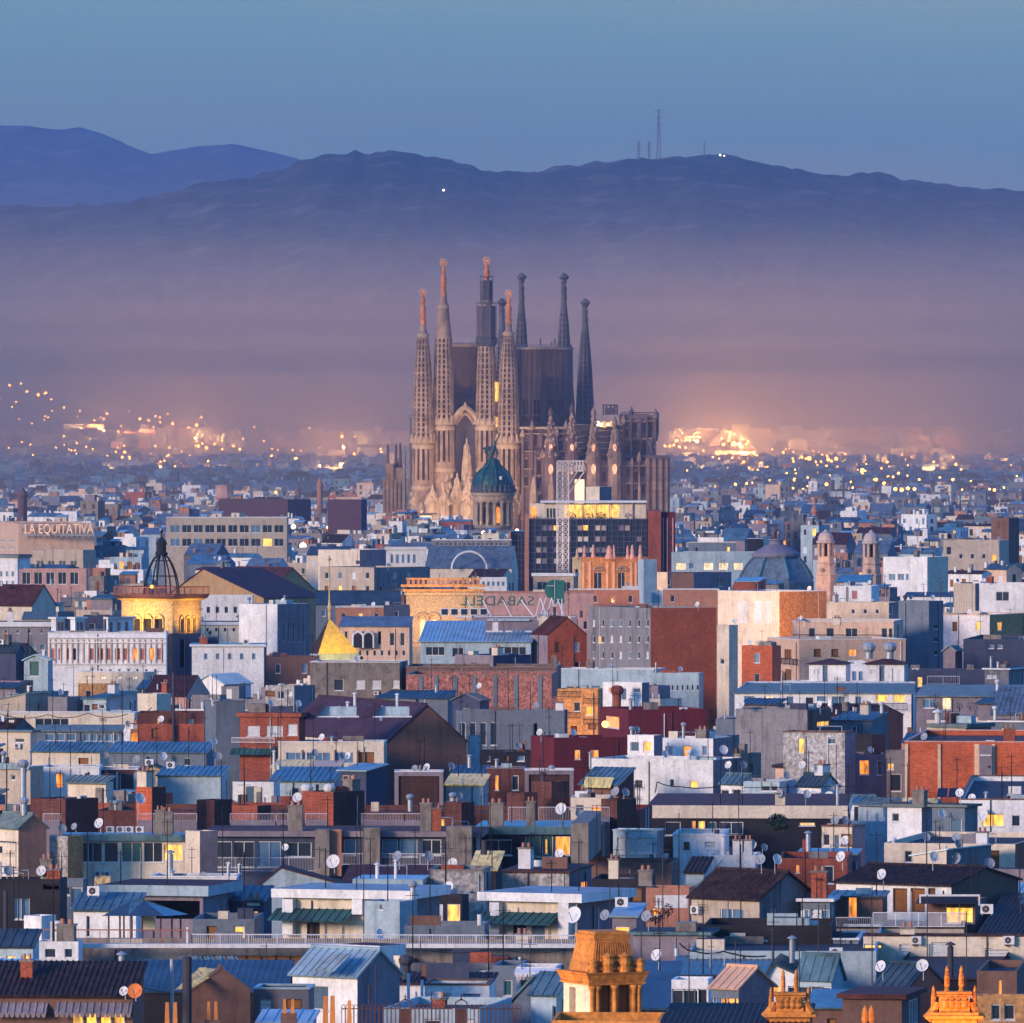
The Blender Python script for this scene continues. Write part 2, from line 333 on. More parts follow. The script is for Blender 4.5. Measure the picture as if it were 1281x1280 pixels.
def facade(mb, O, X, Y, wd, z0, z1, holes, m, depth=.22):
    """wall face with real openings. O at s=0 (left seen from outside), X right, Y inward; holes (s0,s1,z0,z1)"""
    hs = [(max(.02, a), min(wd - .02, b), max(z0 + .02, c), min(z1 - .02, d)) for a, b, c, d in holes]
    hs = [h for h in hs if h[1] - h[0] > .08 and h[3] - h[2] > .08]
    xs = sorted({0, wd, *[h[0] for h in hs], *[h[1] for h in hs]}); zs = sorted({z0, z1, *[h[2] for h in hs], *[h[3] for h in hs]})
    B = Vector((O.x, O.y, 0))
    for zi, zj in zip(zs, zs[1:]):
        run = None
        for xi, xj in list(zip(xs, xs[1:])) + [(None, None)]:
            solid = xi is not None and not any(h[0] <= (xi + xj) / 2 <= h[1] and h[2] <= (zi + zj) / 2 <= h[3] for h in hs)
            if solid: run = [xi, xj] if run is None else [run[0], xj]
            elif run:
                p = B + X * run[0]; q = B + X * run[1]
                mb.face([p + UP * zi, q + UP * zi, q + UP * zj, p + UP * zj], m, -Y); run = None
    for a, b, c, d in hs:
        p = B + X * a; q = B + X * b; e = Y * depth
        mb.face([p + UP * c, p + UP * d, p + e + UP * d, p + e + UP * c], m, X)
        mb.face([q + UP * c, q + UP * d, q + e + UP * d, q + e + UP * c], m, -X)
        mb.face([p + UP * c, q + UP * c, q + e + UP * c, p + e + UP * c], m, UP)
        mb.face([p + UP * d, q + UP * d, q + e + UP * d, p + e + UP * d], m, -UP)
    return hs
def roof_plane(mb, e0, e1, r1, r0, m, style='seam', th=.12, period=None):
    """sheet from eave e0-e1 up to ridge r0-r1, with real ribs or corrugation"""
    n = (e1 - e0).cross(r0 - e0).normalized()
    if n.z < 0: n = -n
    Wd = max((e1 - e0).length, (r1 - r0).length)
    mb.hexa([e0 - n * th, e1 - n * th, r1 - n * th, r0 - n * th, e0, e1, r1, r0], m)
    if style == 'seam': k = max(1, int(Wd / (period or .62))); hw, hh = .035, .06
    elif style == 'corr': k = max(1, int(Wd / (period or .42))); hw, hh = .09, .07
    elif style == 'tile': k = max(1, int(Wd / (period or .34))); hw, hh = .085, .075
    else: return
    k = min(k, 90)
    for i in range(k):
        t = (i + .5) / k; a = e0.lerp(e1, t); b = r0.lerp(r1, t); x = (e1 - e0).normalized() * hw
        a2 = a + (a - b).normalized() * .04
        if style == 'seam':
            mb.hexa([a2 - x, a2 + x, b + x, b - x, a2 - x + n * hh, a2 + x + n * hh, b + x + n * hh, b - x + n * hh], m, skip=(0,))
        else:
            top = n * hh
            mb.face([a2 - x, a2 + top, b + top, b - x], m, n - x); mb.face([a2 + x, a2 + top, b + top, b + x], m, n + x)
            mb.face([a2 - x, a2 + x, a2 + top], m, (a2 - b))
class Bld: pass
def ray_s(C, d, x):
    X = (x - CX) / F
    return (X * C.y - C.x) / (d.x - X * d.y)
def B(lab, x0, xc, x1, yt, yb, wall='white', roof='flat', th=None, dep=9.0, ye=None, wins=(), cat=None, name='city_building', rm=None, D=None,
      group=None, xp=None, over=.35, rstyle=None, z0=0.0, coping=None, prot=True, wall2=None, clutter=0, parapet=.5, ylow=None):
    """one building from its outline in the photo: x0..xc is its left face, xc..x1 its right one, yt its top, yb the lowest row of it still seen"""
    b = Bld(); D = D or Dof(yb); b.D = D
    two = x1 - xc >= 2 and xc - x0 >= 2
    th = R(th if th is not None else (20 if two else 0))
    if not two: xc = x1
    if two:
        th = max(th, R(3))
        while th < R(78) and (x1 - xc) * D / F / math.sin(th) > 19: th += R(3)
    a = Vector((-math.cos(th), math.sin(th), 0)); bb = Vector((math.sin(th), math.cos(th), 0))
    C = P(xc, HY, D); C.z = 0
    wA = ray_s(C, a, x0); wB = ray_s(C, bb, x1) if two else dep
    wB = max(2.0, min(wB, 60))
    m = W[wall] if isinstance(wall, str) else wall; m2 = W[wall2] if wall2 else m  # second wall for the right face, often a darker one as painted shade
    if isinstance(rm, str): rm = RM.get(rm) or W.get(rm)
    root = empty(name, C); b.root = root; b.C = C; b.a = a; b.b = bb; b.wA = wA; b.wB = wB; b.lab = lab; b.x0, b.x1, b.xc = x0, x1, xc
    tag(root, uniq(lab), cat or ('building' if name == 'city_building' else name.replace('_', ' ')), group)
    ze = zat(ye if ye is not None else yt, D); b.ze = ze
    zt = zat(yt, D); b.zt = zt
    XA, YA = -a, bb; OA = C + a * wA; XB, YB = bb, a; OB = C.copy()
    b.faces = dict(A=(OA, XA, YA, wA), B=(OB, XB, YB, wB))
    def loc(face, x, y):
        O, X, Y, wd = b.faces[face]; s = ray_s(O, X, x); p = O + X * s
        return s, zat(y, p.y)
    b.loc = loc
    hA, hB, parts = [], [], []
    if not wins and 1290 < D < 2700 and name == 'city_building' and 'windowless' not in lab and 'blank' not in lab:
        k_ = F / D; wins = []
        for u0, u1 in ((x0, xc), (xc, x1)):
            n_ = int((u1 - u0) / (3.1 * k_)); y_ = (ye or yt) + 1.1 * k_
            while n_ and y_ < yb and len(wins) < 26:
                for i in range(n_):
                    if WR.random() < .72: c_ = u0 + (u1 - u0) * (i + .5) / n_; wins.append((c_ - .42 * k_, y_, c_ + .42 * k_, y_ + 1.5 * k_, WR.choice(['dark', 'dark', 'dark', 'shut', 'brown', 'blue', 'lit' if WR.random() < .3 else 'dark'])))
                y_ += 3.1 * k_
    if not wins and D < 1300 and yb - (ye or yt) > 17 and xc - x0 > 24 and name in ('city_building', 'house') and D > 590:
        k_ = F / D; h_ = 1.1 * k_; n_ = WR.choice([1, 2, 2, 3]); y_ = (ye or yt) + WR.uniform(.5, .8) * k_
        wins = [(x0 + (xc - x0) * (i + .5 + WR.uniform(-.2, .2)) / n_ - .4 * k_, y_, x0 + (xc - x0) * (i + .5) / n_ + WR.uniform(.2, .7) * k_, y_ + h_ * WR.choice([.6, 1, 1.5]), WR.choice(['dark', 'dark', 'blue', 'shut', 'door', 'brown', 'dark', 'lit', 'lito'])) for i in range(n_)]
    for wi in wins:
        if wi[0] == 'grid':
            _, fx0, fx1, fy0, fy1, nx, ny, wf, hf, sts = wi
            cells = []
            for j in range(ny):
                for i in range(nx):
                    cw = (fx1 - fx0) / nx; ch = (fy1 - fy0) / ny
                    cx0 = fx0 + cw * (i + .5 - wf / 2); cy0 = fy0 + ch * (j + .5 - hf / 2)
                    cells.append((cx0, cy0, cx0 + cw * wf, cy0 + ch * hf, random.choice(sts) if isinstance(sts, (list, tuple)) else sts))
        else: cells = [wi]
        for (wx0, wy0, wx1, wy1, st) in cells:
            fc = 'A' if (wx0 + wx1) / 2 < xc or not two else 'B'
            s0, zt_ = loc(fc, wx0, wy0); s1, zb_ = loc(fc, wx1, wy1)
            (hA if fc == 'A' else hB).append((s0, s1, zb_, zt_)); parts.append((fc, s0, s1, zb_, zt_, st))
    mb = MB()
    facade(mb, OA, XA, YA, wA, z0, ze, hA, m); facade(mb, OB, XB, YB, wB, z0, ze, hB, m2)
    p0 = C + a * wA; p2 = C + a * wA + bb * wB; p1 = C + bb * wB
    mb.face([p0 + UP * z0, p2 + UP * z0, p2 + UP * ze, p0 + UP * ze], m, a); mb.face([p1 + UP * z0, p2 + UP * z0, p2 + UP * ze, p1 + UP * ze], m, bb)
    rb = MB(); rstyle_ = rstyle
    if roof in ('flat', 'slab'):
        rmat = rm or RM['flat']
        if roof == 'flat':
            pz = min(parapet, .5)
            i = .18
            q = [C + a * i + bb * i, C + a * (wA - i) + bb * i, C + a * (wA - i) + bb * (wB - i), C + a * i + bb * (wB - i)]
            o = [C, C + a * wA, p2, p1]
            for k in range(4):
                j = (k + 1) % 4
                mb.face([o[k] + UP * ze, o[j] + UP * ze, q[j] + UP * ze, q[k] + UP * ze], m, UP)
                mb.face([q[k] + UP * ze, q[j] + UP * ze, q[j] + UP * (ze - pz), q[k] + UP * (ze - pz)], m, (q[(k + 2) % 4] - q[k]))
            rb.face([v + UP * (ze - pz + .004) for v in q], rmat, UP); b.rz = ze - pz
            if coping:
                cm = coping; e = .07
                A_ = C - a * e - bb * e; h = .13
                rb.box(A_ + UP * (ze + .003), a * (wA + 2 * e), bb * .32, UP * h, cm, skip=()); rb.box(A_ + UP * (ze + .003) + bb * .32, a * .32, bb * (wB + 2 * e - .64), UP * h, cm, skip=())
                rb.box(A_ + UP * (ze + .003) + a * (wA + 2 * e - .32) + bb * .32, a * .32, bb * (wB + 2 * e - .64), UP * h, cm, skip=()); rb.box(A_ + bb * (wB + 2 * e - .32) + UP * (ze + .003), a * (wA + 2 * e), bb * .32, UP * h, cm, skip=())
        else:
            h = max(.2, zat(yt, D) - ze) if ye is not None else .35
            rb.box(C - a * over - bb * over + UP * (ze + .003), a * (wA + 2 * over), bb * (wB + 2 * over), UP * h, coping or TRIM, rmat, skip=()); b.rz = ze + h
    elif roof in ('shed', 'gable', 'gablef', 'hip', 'shedr'):
        rmat = rm or RM['tile']; rs = rstyle or ('tile' if rmat in (RM['tile'], RM['tilem']) else 'seam')
        ov = over
        if roof == 'shed':
            zr = zat(yt, (C + bb * wB).y); e0 = p0 + UP * ze; e1 = C + UP * ze; r1 = p1 + UP * zr; r0 = p2 + UP * zr
            mb.face([C + UP * ze, p1 + UP * ze, p1 + UP * zr], m2, -a); mb.face([p0 + UP * ze, p2 + UP * ze, p2 + UP * zr], m, a); mb.face([p1 + UP * ze, p2 + UP * ze, p2 + UP * zr, p1 + UP * zr], m, bb)
            d = (e1 - r1).normalized() * ov; sx = a * ov * .6
            roof_plane(rb, e0 + d + sx + UP * .13, e1 + d - sx + UP * .13, r1 - sx - d * .3 + UP * .13, r0 + sx - d * .3 + UP * .13, rmat, rs)
            b.rz = zr
        elif roof == 'shedr':      # slopes down to the left
            zl = ze; zr = zat(yt, C.y)
            mb.face([C + UP * ze, p0 + UP * ze, C + UP * zr], m, -bb); mb.face([C + UP * ze, C + UP * zr, p1 + UP * zr, p1 + UP * ze], m2, -a); mb.face([p1 + UP * ze, p2 + UP * ze, p1 + UP * zr], m, bb)
            e0 = p2 + UP * ze; e1 = p0 + UP * ze
            roof_plane(rb, e0 + a * ov + bb * ov * .5 + UP * .1, e1 + a * ov - bb * ov * .5 + UP * .1, C + UP * zr - bb * ov * .5 - a * ov * .5 + UP * .1, p1 + UP * zr + bb * ov * .5 - a * ov * .5 + UP * .1, rmat, rs)
            b.rz = ze
        elif roof == 'gable':
            mid = C + bb * wB / 2; zr = zat(yt, mid.y)
            r1 = mid + UP * zr; r0 = r1 + a * wA
            mb.face([C + UP * ze, p1 + UP * ze, r1], m2, -a); mb.face([p0 + UP * ze, p2 + UP * ze, r0], m, a)
            for (e0, e1) in ((p0 + UP * ze, C + UP * ze), (p2 + UP * ze, p1 + UP * ze)):
                d = (e1 - r1).normalized() * ov; sx = a * ov * .5; u = UP * .13
                roof_plane(rb, e0 + d + sx + u, e1 + d - sx + u, r1 - sx + u, r0 + sx + u, rmat, rs)
            rb.tube(r1 - a * ov * .5 + UP * .16, r0 + a * ov * .5 + UP * .16, .12, rmat); b.rz = zr
        elif roof == 'gablef':
            xp_ = xp if xp is not None else (x0 + xc) / 2
            s = ray_s(OA, XA, xp_); pk = OA + XA * s; zr = zat(yt, pk.y); r0 = pk + UP * zr; r1 = r0 + bb * wB
            mb.face([C + UP * ze, p0 + UP * ze, r0], m, -bb); mb.face([p1 + UP * ze, p2 + UP * ze, r1], m, bb)
            u = UP * .12; e = bb * ov
            dl = (p0 + UP * ze - r0).normalized() * ov; dr = (C + UP * ze - r0).normalized() * ov
            roof_plane(rb, p2 + UP * ze + dl + u + e, p0 + UP * ze + dl + u - e, r0 + u - e, r1 + u + e, rmat, rs)
            roof_plane(rb, C + UP * ze + dr + u - e, p1 + UP * ze + dr + u + e, r1 + u + e, r0 + u - e, rmat, rs); b.rz = zr
        elif roof == 'hip':
            c = (C + p2) / 2; k = max(0.0, (wA - wB) / 2) if wA > wB else 0.0
            zr = zat(yt, c.y); r1 = c - a * k + UP * zr; r0 = c + a * k + UP * zr
            q = [C - a * ov - bb * ov, p0 + a * ov - bb * ov, p2 + a * ov + bb * ov, p1 - a * ov + bb * ov]; q = [v + UP * (ze + .06) for v in q]
            roof_plane(rb, q[1], q[0], r1, r0, rmat, rs, th=.1); roof_plane(rb, q[3], q[2], r0, r1, rmat, rs, th=.1)
            rb.face([q[0], q[3], r1], rmat, -a + UP); rb.face([q[1], q[2], r0], rmat, a + UP); b.rz = zr
            mb.face([C + UP * ze, p0 + UP * ze, p2 + UP * ze, p1 + UP * ze], m, UP)
    b.mb = mb
    b.wall_obj = part_of(mb, 'wall', root)
    if roof != 'none' and rb.f: b.roof_obj = part_of(rb, 'roof', root)
    for fc, s0, s1, zb_, zt_, st in parts:
        O, X, Y, wd = b.faces[fc]
        s0 = max(s0, .03); s1 = min(s1, wd - .03)
        if s1 - s0 > .15 and zt_ - zb_ > .15:
            if st == 'void':
                continue
            window(root, Vector((O.x, O.y, 0)) + X * s0 + UP * zb_, X, Y, s1 - s0, zt_ - zb_, st)
    if prot: PROT.append((x0, x1, yt, ylow or yb, D, wB))
    if clutter: b.auto = clutter
    BL.append(b)
    return b
def roof_pt(b, x, inset=.8):
    """a point on the building's roof in the photo column x, inset metres behind the face"""
    fc = 'A' if x <= b.xc else 'B'
    O, X, Y, wd = b.faces[fc]; O2 = O + Y * inset; s = ray_s(O2, X, x); p = O2 + X * s
    return Vector((p.x, p.y, b.rz))
# ---- things that stand on roofs ----
GN = dict(dish='satellite dishes on the rooftops', antenna='television antennas on the rooftops', pipe='vent pipes on the rooftops', ac='air conditioners on the rooftops', chimney='chimneys on the rooftops')
def side_word(b, x):
    t = (x - b.x0) / max(1, b.x1 - b.x0)
    return 'left end' if t < .2 else 'left half' if t < .42 else 'middle' if t < .58 else 'right half' if t < .8 else 'right end'
DMESH = {}
def dish(x, y, r, b=None, D=None, col='white', aim=None, lab=None, onwall=False, zb=None):
    """satellite dish centred at photo pixel (x, y) with radius r px, on a mast down to the roof or on a bracket"""
    D = D or (b.D - .35 if (b and onwall) else (b.D + 1.0)); c = P(x, y, D); rr = r * D / F
    root = empty('satellite_dish', c); dm = dict(white=DISHW, grey=DISHG, orange=DISHO)[col]
    aim = aim if aim is not None else random.choice([-40, -25, 30, 45])
    ax = Vector((math.sin(R(aim)) * .9, -math.cos(R(aim)), .35)).normalized()
    u = ax.orthogonal().normalized(); v = ax.cross(u); n = 18
    mb = MB(); rings = []
    for k in range(5):
        t = k / 4; rings.append([c + ax * (t * t * .28 * rr - .1 * rr) + (u * math.cos(2 * math.pi * i / n) + v * math.sin(2 * math.pi * i / n)) * rr * max(t, .001) for i in range(n)])
    for k in range(4):
        for i in range(n):
            j = (i + 1) % n; mb.face([rings[k][i], rings[k][j], rings[k + 1][j], rings[k + 1][i]], dm, ax, True)
            e = ax * -.03
            mb.face([rings[k][i] + e, rings[k][j] + e, rings[k + 1][j] + e, rings[k + 1][i] + e], dm, -ax, True)
    for i in range(n):
        j = (i + 1) % n; mb.face([rings[4][i], rings[4][j], rings[4][j] - ax * .03, rings[4][i] - ax * .03], dm, rings[4][i] - c)
    part_of(mb, 'reflector', root)
    mb = MB(); lo = c - UP * rr * .8 + ax * .1; f = c + ax * rr * 1.1 - UP * .1 * rr
    mb.tube(c - v * 0 - UP * rr * .9 + ax * .12 * rr, f, .022, BLK); mb.box(f - Vector((.05, .05, .04)), (.1, 0, 0), (0, .1, 0), (0, 0, .12), DISHG, skip=())
    part_of(mb, 'feed_arm', root)
    mb = MB(); zb = zb if zb is not None else ((b.rz if b is not None else c.z - 1.2))
    back = c - ax * .12 * rr - ax * .05
    if onwall or zb > c.z - rr * .4:
        mb.tube(back, Vector((back.x, back.y + .45, back.z)), .04, PIPE)
    else:
        mb.tube(back, back - ax * .15, .04, PIPE); q = back - ax * .15; mb.tube(q, Vector((q.x, q.y, zb - .05)), .035, PIPE)
    part_of(mb, 'mast', root)
    host = b.lab if b else ''
    lab = lab or f"{'white' if col=='white' else col} satellite dish {'tilted left' if aim<0 else 'tilted right'} on the {side_word(b,x)} of the {host}"
    tag(root, short(lab), 'satellite dish', GN['dish']); return root
def short(l, n=16):
    w_ = l.split()
    while len(w_) > n:
        for k in ('the', 'a', 'its', 'and', 'with', 'tilted'):
            if k in w_[3:]:
                i = 3 + w_[3:].index(k); w_.pop(i)
                if w_[i - 1] in ('left', 'right') and k == 'tilted': w_.pop(i - 1) if False else None
                break
        else: w_ = w_[:n]
    return uniq(' '.join(w_))
def antenna(x, ytop, b=None, D=None, kind='yagi', lab=None, zb=None, r=.045, inset=1.0):
    if b is not None: p = roof_pt(b, x, inset); zb = p.z if zb is None else zb
    else: p = P(x, ytop, D); zb = zb if zb is not None else p.z - 5
    top = Vector((p.x, p.y, zat(ytop, p.y))); base = Vector((p.x, p.y, zb - .05)); root = empty('antenna', base)
    mb = MB(); mb.tube(base, top, r, BLK, r * .7); part_of(mb, 'mast', root)
    if kind != 'pole':
        mb = MB(); ang = random.uniform(-.9, .9); d = Vector((math.cos(ang), math.sin(ang), 0)); q = top - UP * .25; L_ = random.uniform(.7, 1.2)
        mb.tube(q - d * L_ * .5, q + d * L_ * .5, .02, BLK); e = Vector((-d.y, d.x, 0))
        for k in range(6):
            s = (k / 5 - .5) * L_; h = e * (.32 - .03 * k) if kind == 'yagi' else UP * .28
            mb.tube(q + d * s - h, q + d * s + h, .014, BLK)
        if kind == 'double':
            q2 = top - UP * 1.3; mb.tube(q2 - d * .4, q2 + d * .4, .02, BLK)
            for k in range(4): s = (k / 3 - .5) * .8; mb.tube(q2 + d * s - UP * .25, q2 + d * s + UP * .25, .014, BLK)
        part_of(mb, 'aerial', root)
    hgt = 'tall' if top.z - base.z > 5 else 'short' if top.z - base.z < 2.2 else 'slim'
    tag(root, short(lab or f"{hgt} black {'pole' if kind=='pole' else 'aerial'} on the {side_word(b,x) if b else 'roof'} of the {b.lab if b else 'terrace'}"), 'antenna', GN['antenna'])
    return root
def pipe(x, ytop, b, w_=4, col='grey', cap='cowl', inset=.9, lab=None, name='vent_pipe', zb=None):
    p = roof_pt(b, x, inset); zb = p.z if zb is None else zb; D = p.y; r = w_ / 2 * D / F; zt = zat(ytop, D)
    root = empty(name, Vector((p.x, p.y, zb))); m = dict(grey=PIPE, white=PIPEW, dark=PIPED, brick=W['brick'], terra=W['terra'], conc=W['conc'], cream=W['cream'])[col]
    mb = MB()
    if cap in ('cowl', 'plain', 'spin'):
        mb.tube((p.x, p.y, zb - .05), (p.x, p.y, zt - (r * 1.6 if cap != 'plain' else 0)), r, m, n=10)
        part_of(mb, 'flue', root)
        if cap != 'plain':
            mb = MB(); q = zt - r * 1.6
            if cap == 'cowl': mb.lathe((p.x, p.y, 0), [(r * .7, q), (r * .7, q + r * .5), (r * 1.7, q + r * .5), (r * 1.5, q + r * .9), (0, q + r * 1.7)], m, 10)
            else: mb.lathe((p.x, p.y, 0), [(r, q - r), (r * 1.6, q - r * .3), (r * 1.75, q + r * .5), (r * 1.2, q + r * 1.3), (0, q + r * 1.6)], m, 10)
            part_of(mb, 'cowl', root)
    else:   # square chimney with cap slab and pots
        a, bb = b.a, b.b; o = p - a * r - bb * r
        mb.box(Vector((o.x, o.y, zb - .05)), a * 2 * r, bb * 2 * r, UP * (zt - zb - .3), m, skip=(0,)); part_of(mb, 'stack', root)
        mb = MB(); o2 = o - a * .08 - bb * .08; mb.box(Vector((o2.x, o2.y, zt - .349)), a * (2 * r + .16), bb * (2 * r + .16), UP * .12, W['conc'], skip=())
        for k in (-.45, .45):
            mb.tube(Vector((p.x, p.y, zt - .23)) + a * r * k, Vector((p.x, p.y, zt + .15)) + a * r * k, r * .28, W['terra'], r * .22, n=8)
        part_of(mb, 'cap', root)
    tag(root, short(lab or f"{col} {'chimney stack' if cap=='stack' else 'vent pipe'} on the {side_word(b,x)} of the {b.lab}"), 'chimney' if cap == 'stack' else 'vent pipe', GN['chimney' if cap == 'stack' else 'pipe'])
    return root
def acunit(x, y, w_, b, onroof=False, lab=None, n=1):
    fc = 'A' if x <= b.xc else 'B'; O, X, Y, wd = b.faces[fc]; s = ray_s(O, X, x); p = O + X * s
    D = p.y; wm = w_ * D / F; hm = wm * .75; z = zat(y, D) - hm / 2
    if onroof: z = b.rz
    dd = .4; o = p + (Y * .5 if onroof else -Y * (dd + .03)); o = Vector((o.x, o.y, z)) - X * wm / 2
    root = empty('air_conditioner', o); mb = MB(); mb.box(o, X * wm, Y * dd, UP * hm, TRIM, skip=()); part_of(mb, 'casing', root)
    mb = MB(); c = o + X * wm * .42 + UP * hm * .5 - Y * .012; nn = 14; rr = hm * .38
    ring = [c + (X * math.cos(2 * math.pi * i / nn) + UP * math.sin(2 * math.pi * i / nn)) * rr for i in range(nn)]
    mb.face(ring, W['dark'], -Y)
    for k in range(3):
        an = k * math.pi / 3; d = X * math.cos(an) + UP * math.sin(an); mb.tube(c - d * rr - Y * .01, c + d * rr - Y * .01, .012, RAIL, n=4)
    part_of(mb, 'fan_grille', root)
    mb = MB()
    for t in (.1, .85): mb.box(o + X * wm * t - UP * .12, X * .05, Y * (dd + .03), UP * .115, RAIL, skip=())
    part_of(mb, 'bracket', root)
    tag(root, short(lab or f"white air conditioner on the {side_word(b,x)} of the {b.lab}"), 'air conditioner', GN['ac'])
def railing(b, x0, x1, ytop, ybot, col=None, inset=-.02, lab=None, sp=.14, top_level=False, posts=2.0, glass=None):
    """railing along the front of building b between photo columns, a part of the building"""
    fc = 'A' if (x0 + x1) / 2 <= b.xc else 'B'
    O, X, Y, wd = b.faces[fc]; O2 = O + Y * inset; s0 = ray_s(O2, X, x0); s1 = ray_s(O2, X, x1); p = O2 + X * s0; q = O2 + X * s1
    zt, zb = zat(ytop, p.y), zat(ybot, p.y); col = col or RAIL; L_ = s1 - s0; mb = MB()
    def V(s, z): v = O2 + X * s; return Vector((v.x, v.y, z))
    mb.tube(V(s0, zt), V(s1, zt), .045, col); mb.tube(V(s0, zb + .05), V(s1, zb + .05), .035, col)
    n = min(220, max(1, int(L_ / sp)))
    if glass: mb.face([V(s0, zb + .1), V(s1, zb + .1), V(s1, zt - .08), V(s0, zt - .08)], glass)
    else:
        for i in range(n + 1): s = s0 + L_ * i / n; mb.tube(V(s, zb), V(s, zt), .014, col, n=3, caps=False)
    k = max(1, int(L_ / posts))
    for i in range(k + 1): s = s0 + L_ * i / k; mb.tube(V(s, zb - .1), V(s, zt), .04, col, n=4)
    return part_of(mb, 'railing', b.root)
def awning(b, x0, x1, ytop, ybot, out=1.6, m=None, name='awning', valance=False, style='seam', legs=False, face=None):
    fc = face or ('A' if (x0 + x1) / 2 <= b.xc else 'B'); O, X, Y, wd = b.faces[fc]; m = m or RM['metal']
    s0 = ray_s(O, X, x0); s1 = ray_s(O, X, x1)
    p = O + X * s0 - Y * .02; q = O + X * s1 - Y * .02; zt = zat(ytop, p.y); zb = zat(ybot, p.y - out)
    def V(v, z): return Vector((v.x, v.y, z))
    mb = MB(); roof_plane(mb, V(p - Y * out, zb), V(q - Y * out, zb), V(q, zt), V(p, zt), m, style, th=.05)
    if valance:
        k = max(4, int((q - p).length / .3))
        for i in range(k):
            v = V(p - Y * (out + .01) + (q - p) * (i / k), zb); mb.face([v, v + (q - p) / k, v + (q - p) / k * .8 - UP * .28, v + (q - p) / k * .2 - UP * .28], m)
    if legs:
        for t in (.02, .5, .98): v = p.lerp(q, t) - Y * (out - .1); mb.tube(V(v, zb - 2.4), V(v, zb), .05, RAIL)
    return part_of(mb, name, b.root)
def pier(b, x0, x1, ytop, ybot, out=.5, m=None, name='pier', face=None):
    fc = face or ('A' if (x0 + x1) / 2 <= b.xc else 'B'); O, X, Y, wd = b.faces[fc]
    O2 = O - Y * (out + .004) if True else O
    s0 = ray_s(O2, X, x0); s1 = ray_s(O2, X, x1); o = O2 + X * s0; D = o.y
    mb = MB(); mb.box(Vector((o.x, o.y, zat(ybot, D))), X * (s1 - s0), Y * out, UP * (zat(ytop, D) - zat(ybot, D)), W[m] if isinstance(m, str) else (m or W['conc']), skip=())
    return part_of(mb, name, b.root)
def flood(lab, pos, target, power, col=(1, .5, .12), size=R(70), cast=1.2):
    pos = Vector(pos); target = Vector(target); root = empty('floodlight', pos)
    tag(root, uniq(lab), 'floodlight', 'floodlights aimed at facades')
    d = (target - pos).normalized(); mb = MB(); u = d.orthogonal().normalized(); v = d.cross(u)
    c = [pos - d * .35 + (u * i + v * j) * .18 for i, j in ((-1, -1), (1, -1), (1, 1), (-1, 1))] + [pos - d * .02 + (u * i + v * j) * .3 for i, j in ((-1, -1), (1, -1), (1, 1), (-1, 1))]
    mb.hexa(c, BLK); mb.tube(pos - d * .2, (pos.x - d.x * .2, pos.y - d.y * .2, pos.z - .9), .06, BLK); part_of(mb, 'housing', root)
    l = bpy.data.lights.new('spot', 'SPOT'); l.energy = power; l.color = col; l.spot_size = size; l.spot_blend = .7; l.shadow_soft_size = cast * .3
    o = bpy.data.objects.new('spot', l); COL.objects.link(o); o.parent = root; o.location = d * .05
    o.rotation_euler = (-d).to_track_quat('Z', 'Y').to_euler()

def lettering(body_, x0, x1, base, D, size, m, root, back=False, ext=.2):
    cu = bpy.data.curves.new('lettering', 'FONT'); cu.body = body_; cu.extrude = ext; cu.size = size
    t = bpy.data.objects.new('lettering', cu); COL.objects.link(t); bpy.context.view_layer.update()
    me = bpy.data.meshes.new_from_object(t.evaluated_get(bpy.context.evaluated_depsgraph_get())); bpy.data.objects.remove(t); me.name = 'lettering'
    xs = [v.co.x for v in me.vertices]; a, b_ = min(xs), max(xs); p = P(x0, base, D); q = P(x1, base, D)
    for v in me.vertices:
        u = (v.co.x - a) / (b_ - a); u = 1 - u if back else u
        X = p.x + (q.x - p.x) * u - root.location.x; Y = (v.co.z if back else -v.co.z) + D - root.location.y; Z = v.co.y + p.z - root.location.z
        v.co = (X, Y, Z)
    me.materials.clear(); me.materials.append(m)
    o = bpy.data.objects.new('lettering', me); COL.objects.link(o); o.parent = root
    return o

# ---------------------------------------------------------------- the basilica
DS = 3700.0; K = DS / F
STO = mat('golden sandstone', (.34, .245, .19), var=.5, scale=.2, fine=.4, rnd=0); STOD = mat('grey stone with painted shade', (.13, .12, .15), var=.4, scale=.1, rnd=0)
STOM = mat('brown masonry', (.15, .10, .11), var=.4, scale=.06, streak=.3, rnd=0); HOLE = mat('tower opening', (.025, .018, .03), rnd=0); RED = mat('red glazed mosaic', (.66, .24, .09), var=.5, scale=.5, rnd=0)
STOG = mat('grey brown masonry', (.20, .155, .16), var=.5, scale=.12, streak=.3, rnd=0, fine=.3)
NET = mat('scaffold netting', (.10, .09, .13), var=.4, scale=.3, rnd=0); STOL = mat('pale carved stone', (.42, .32, .24), var=.35, scale=.2, rnd=0); WHM = mat('white ceramic', (.75, .6, .5), rnd=0)
bas = empty('basilica', Vector((P(610, HY, DS).x, DS, 0)))
tag(bas, 'huge stone basilica with eight tapering bell towers rising above the whole city', 'church')
PROT.append((510, 840, 320, 640, DS, 60))
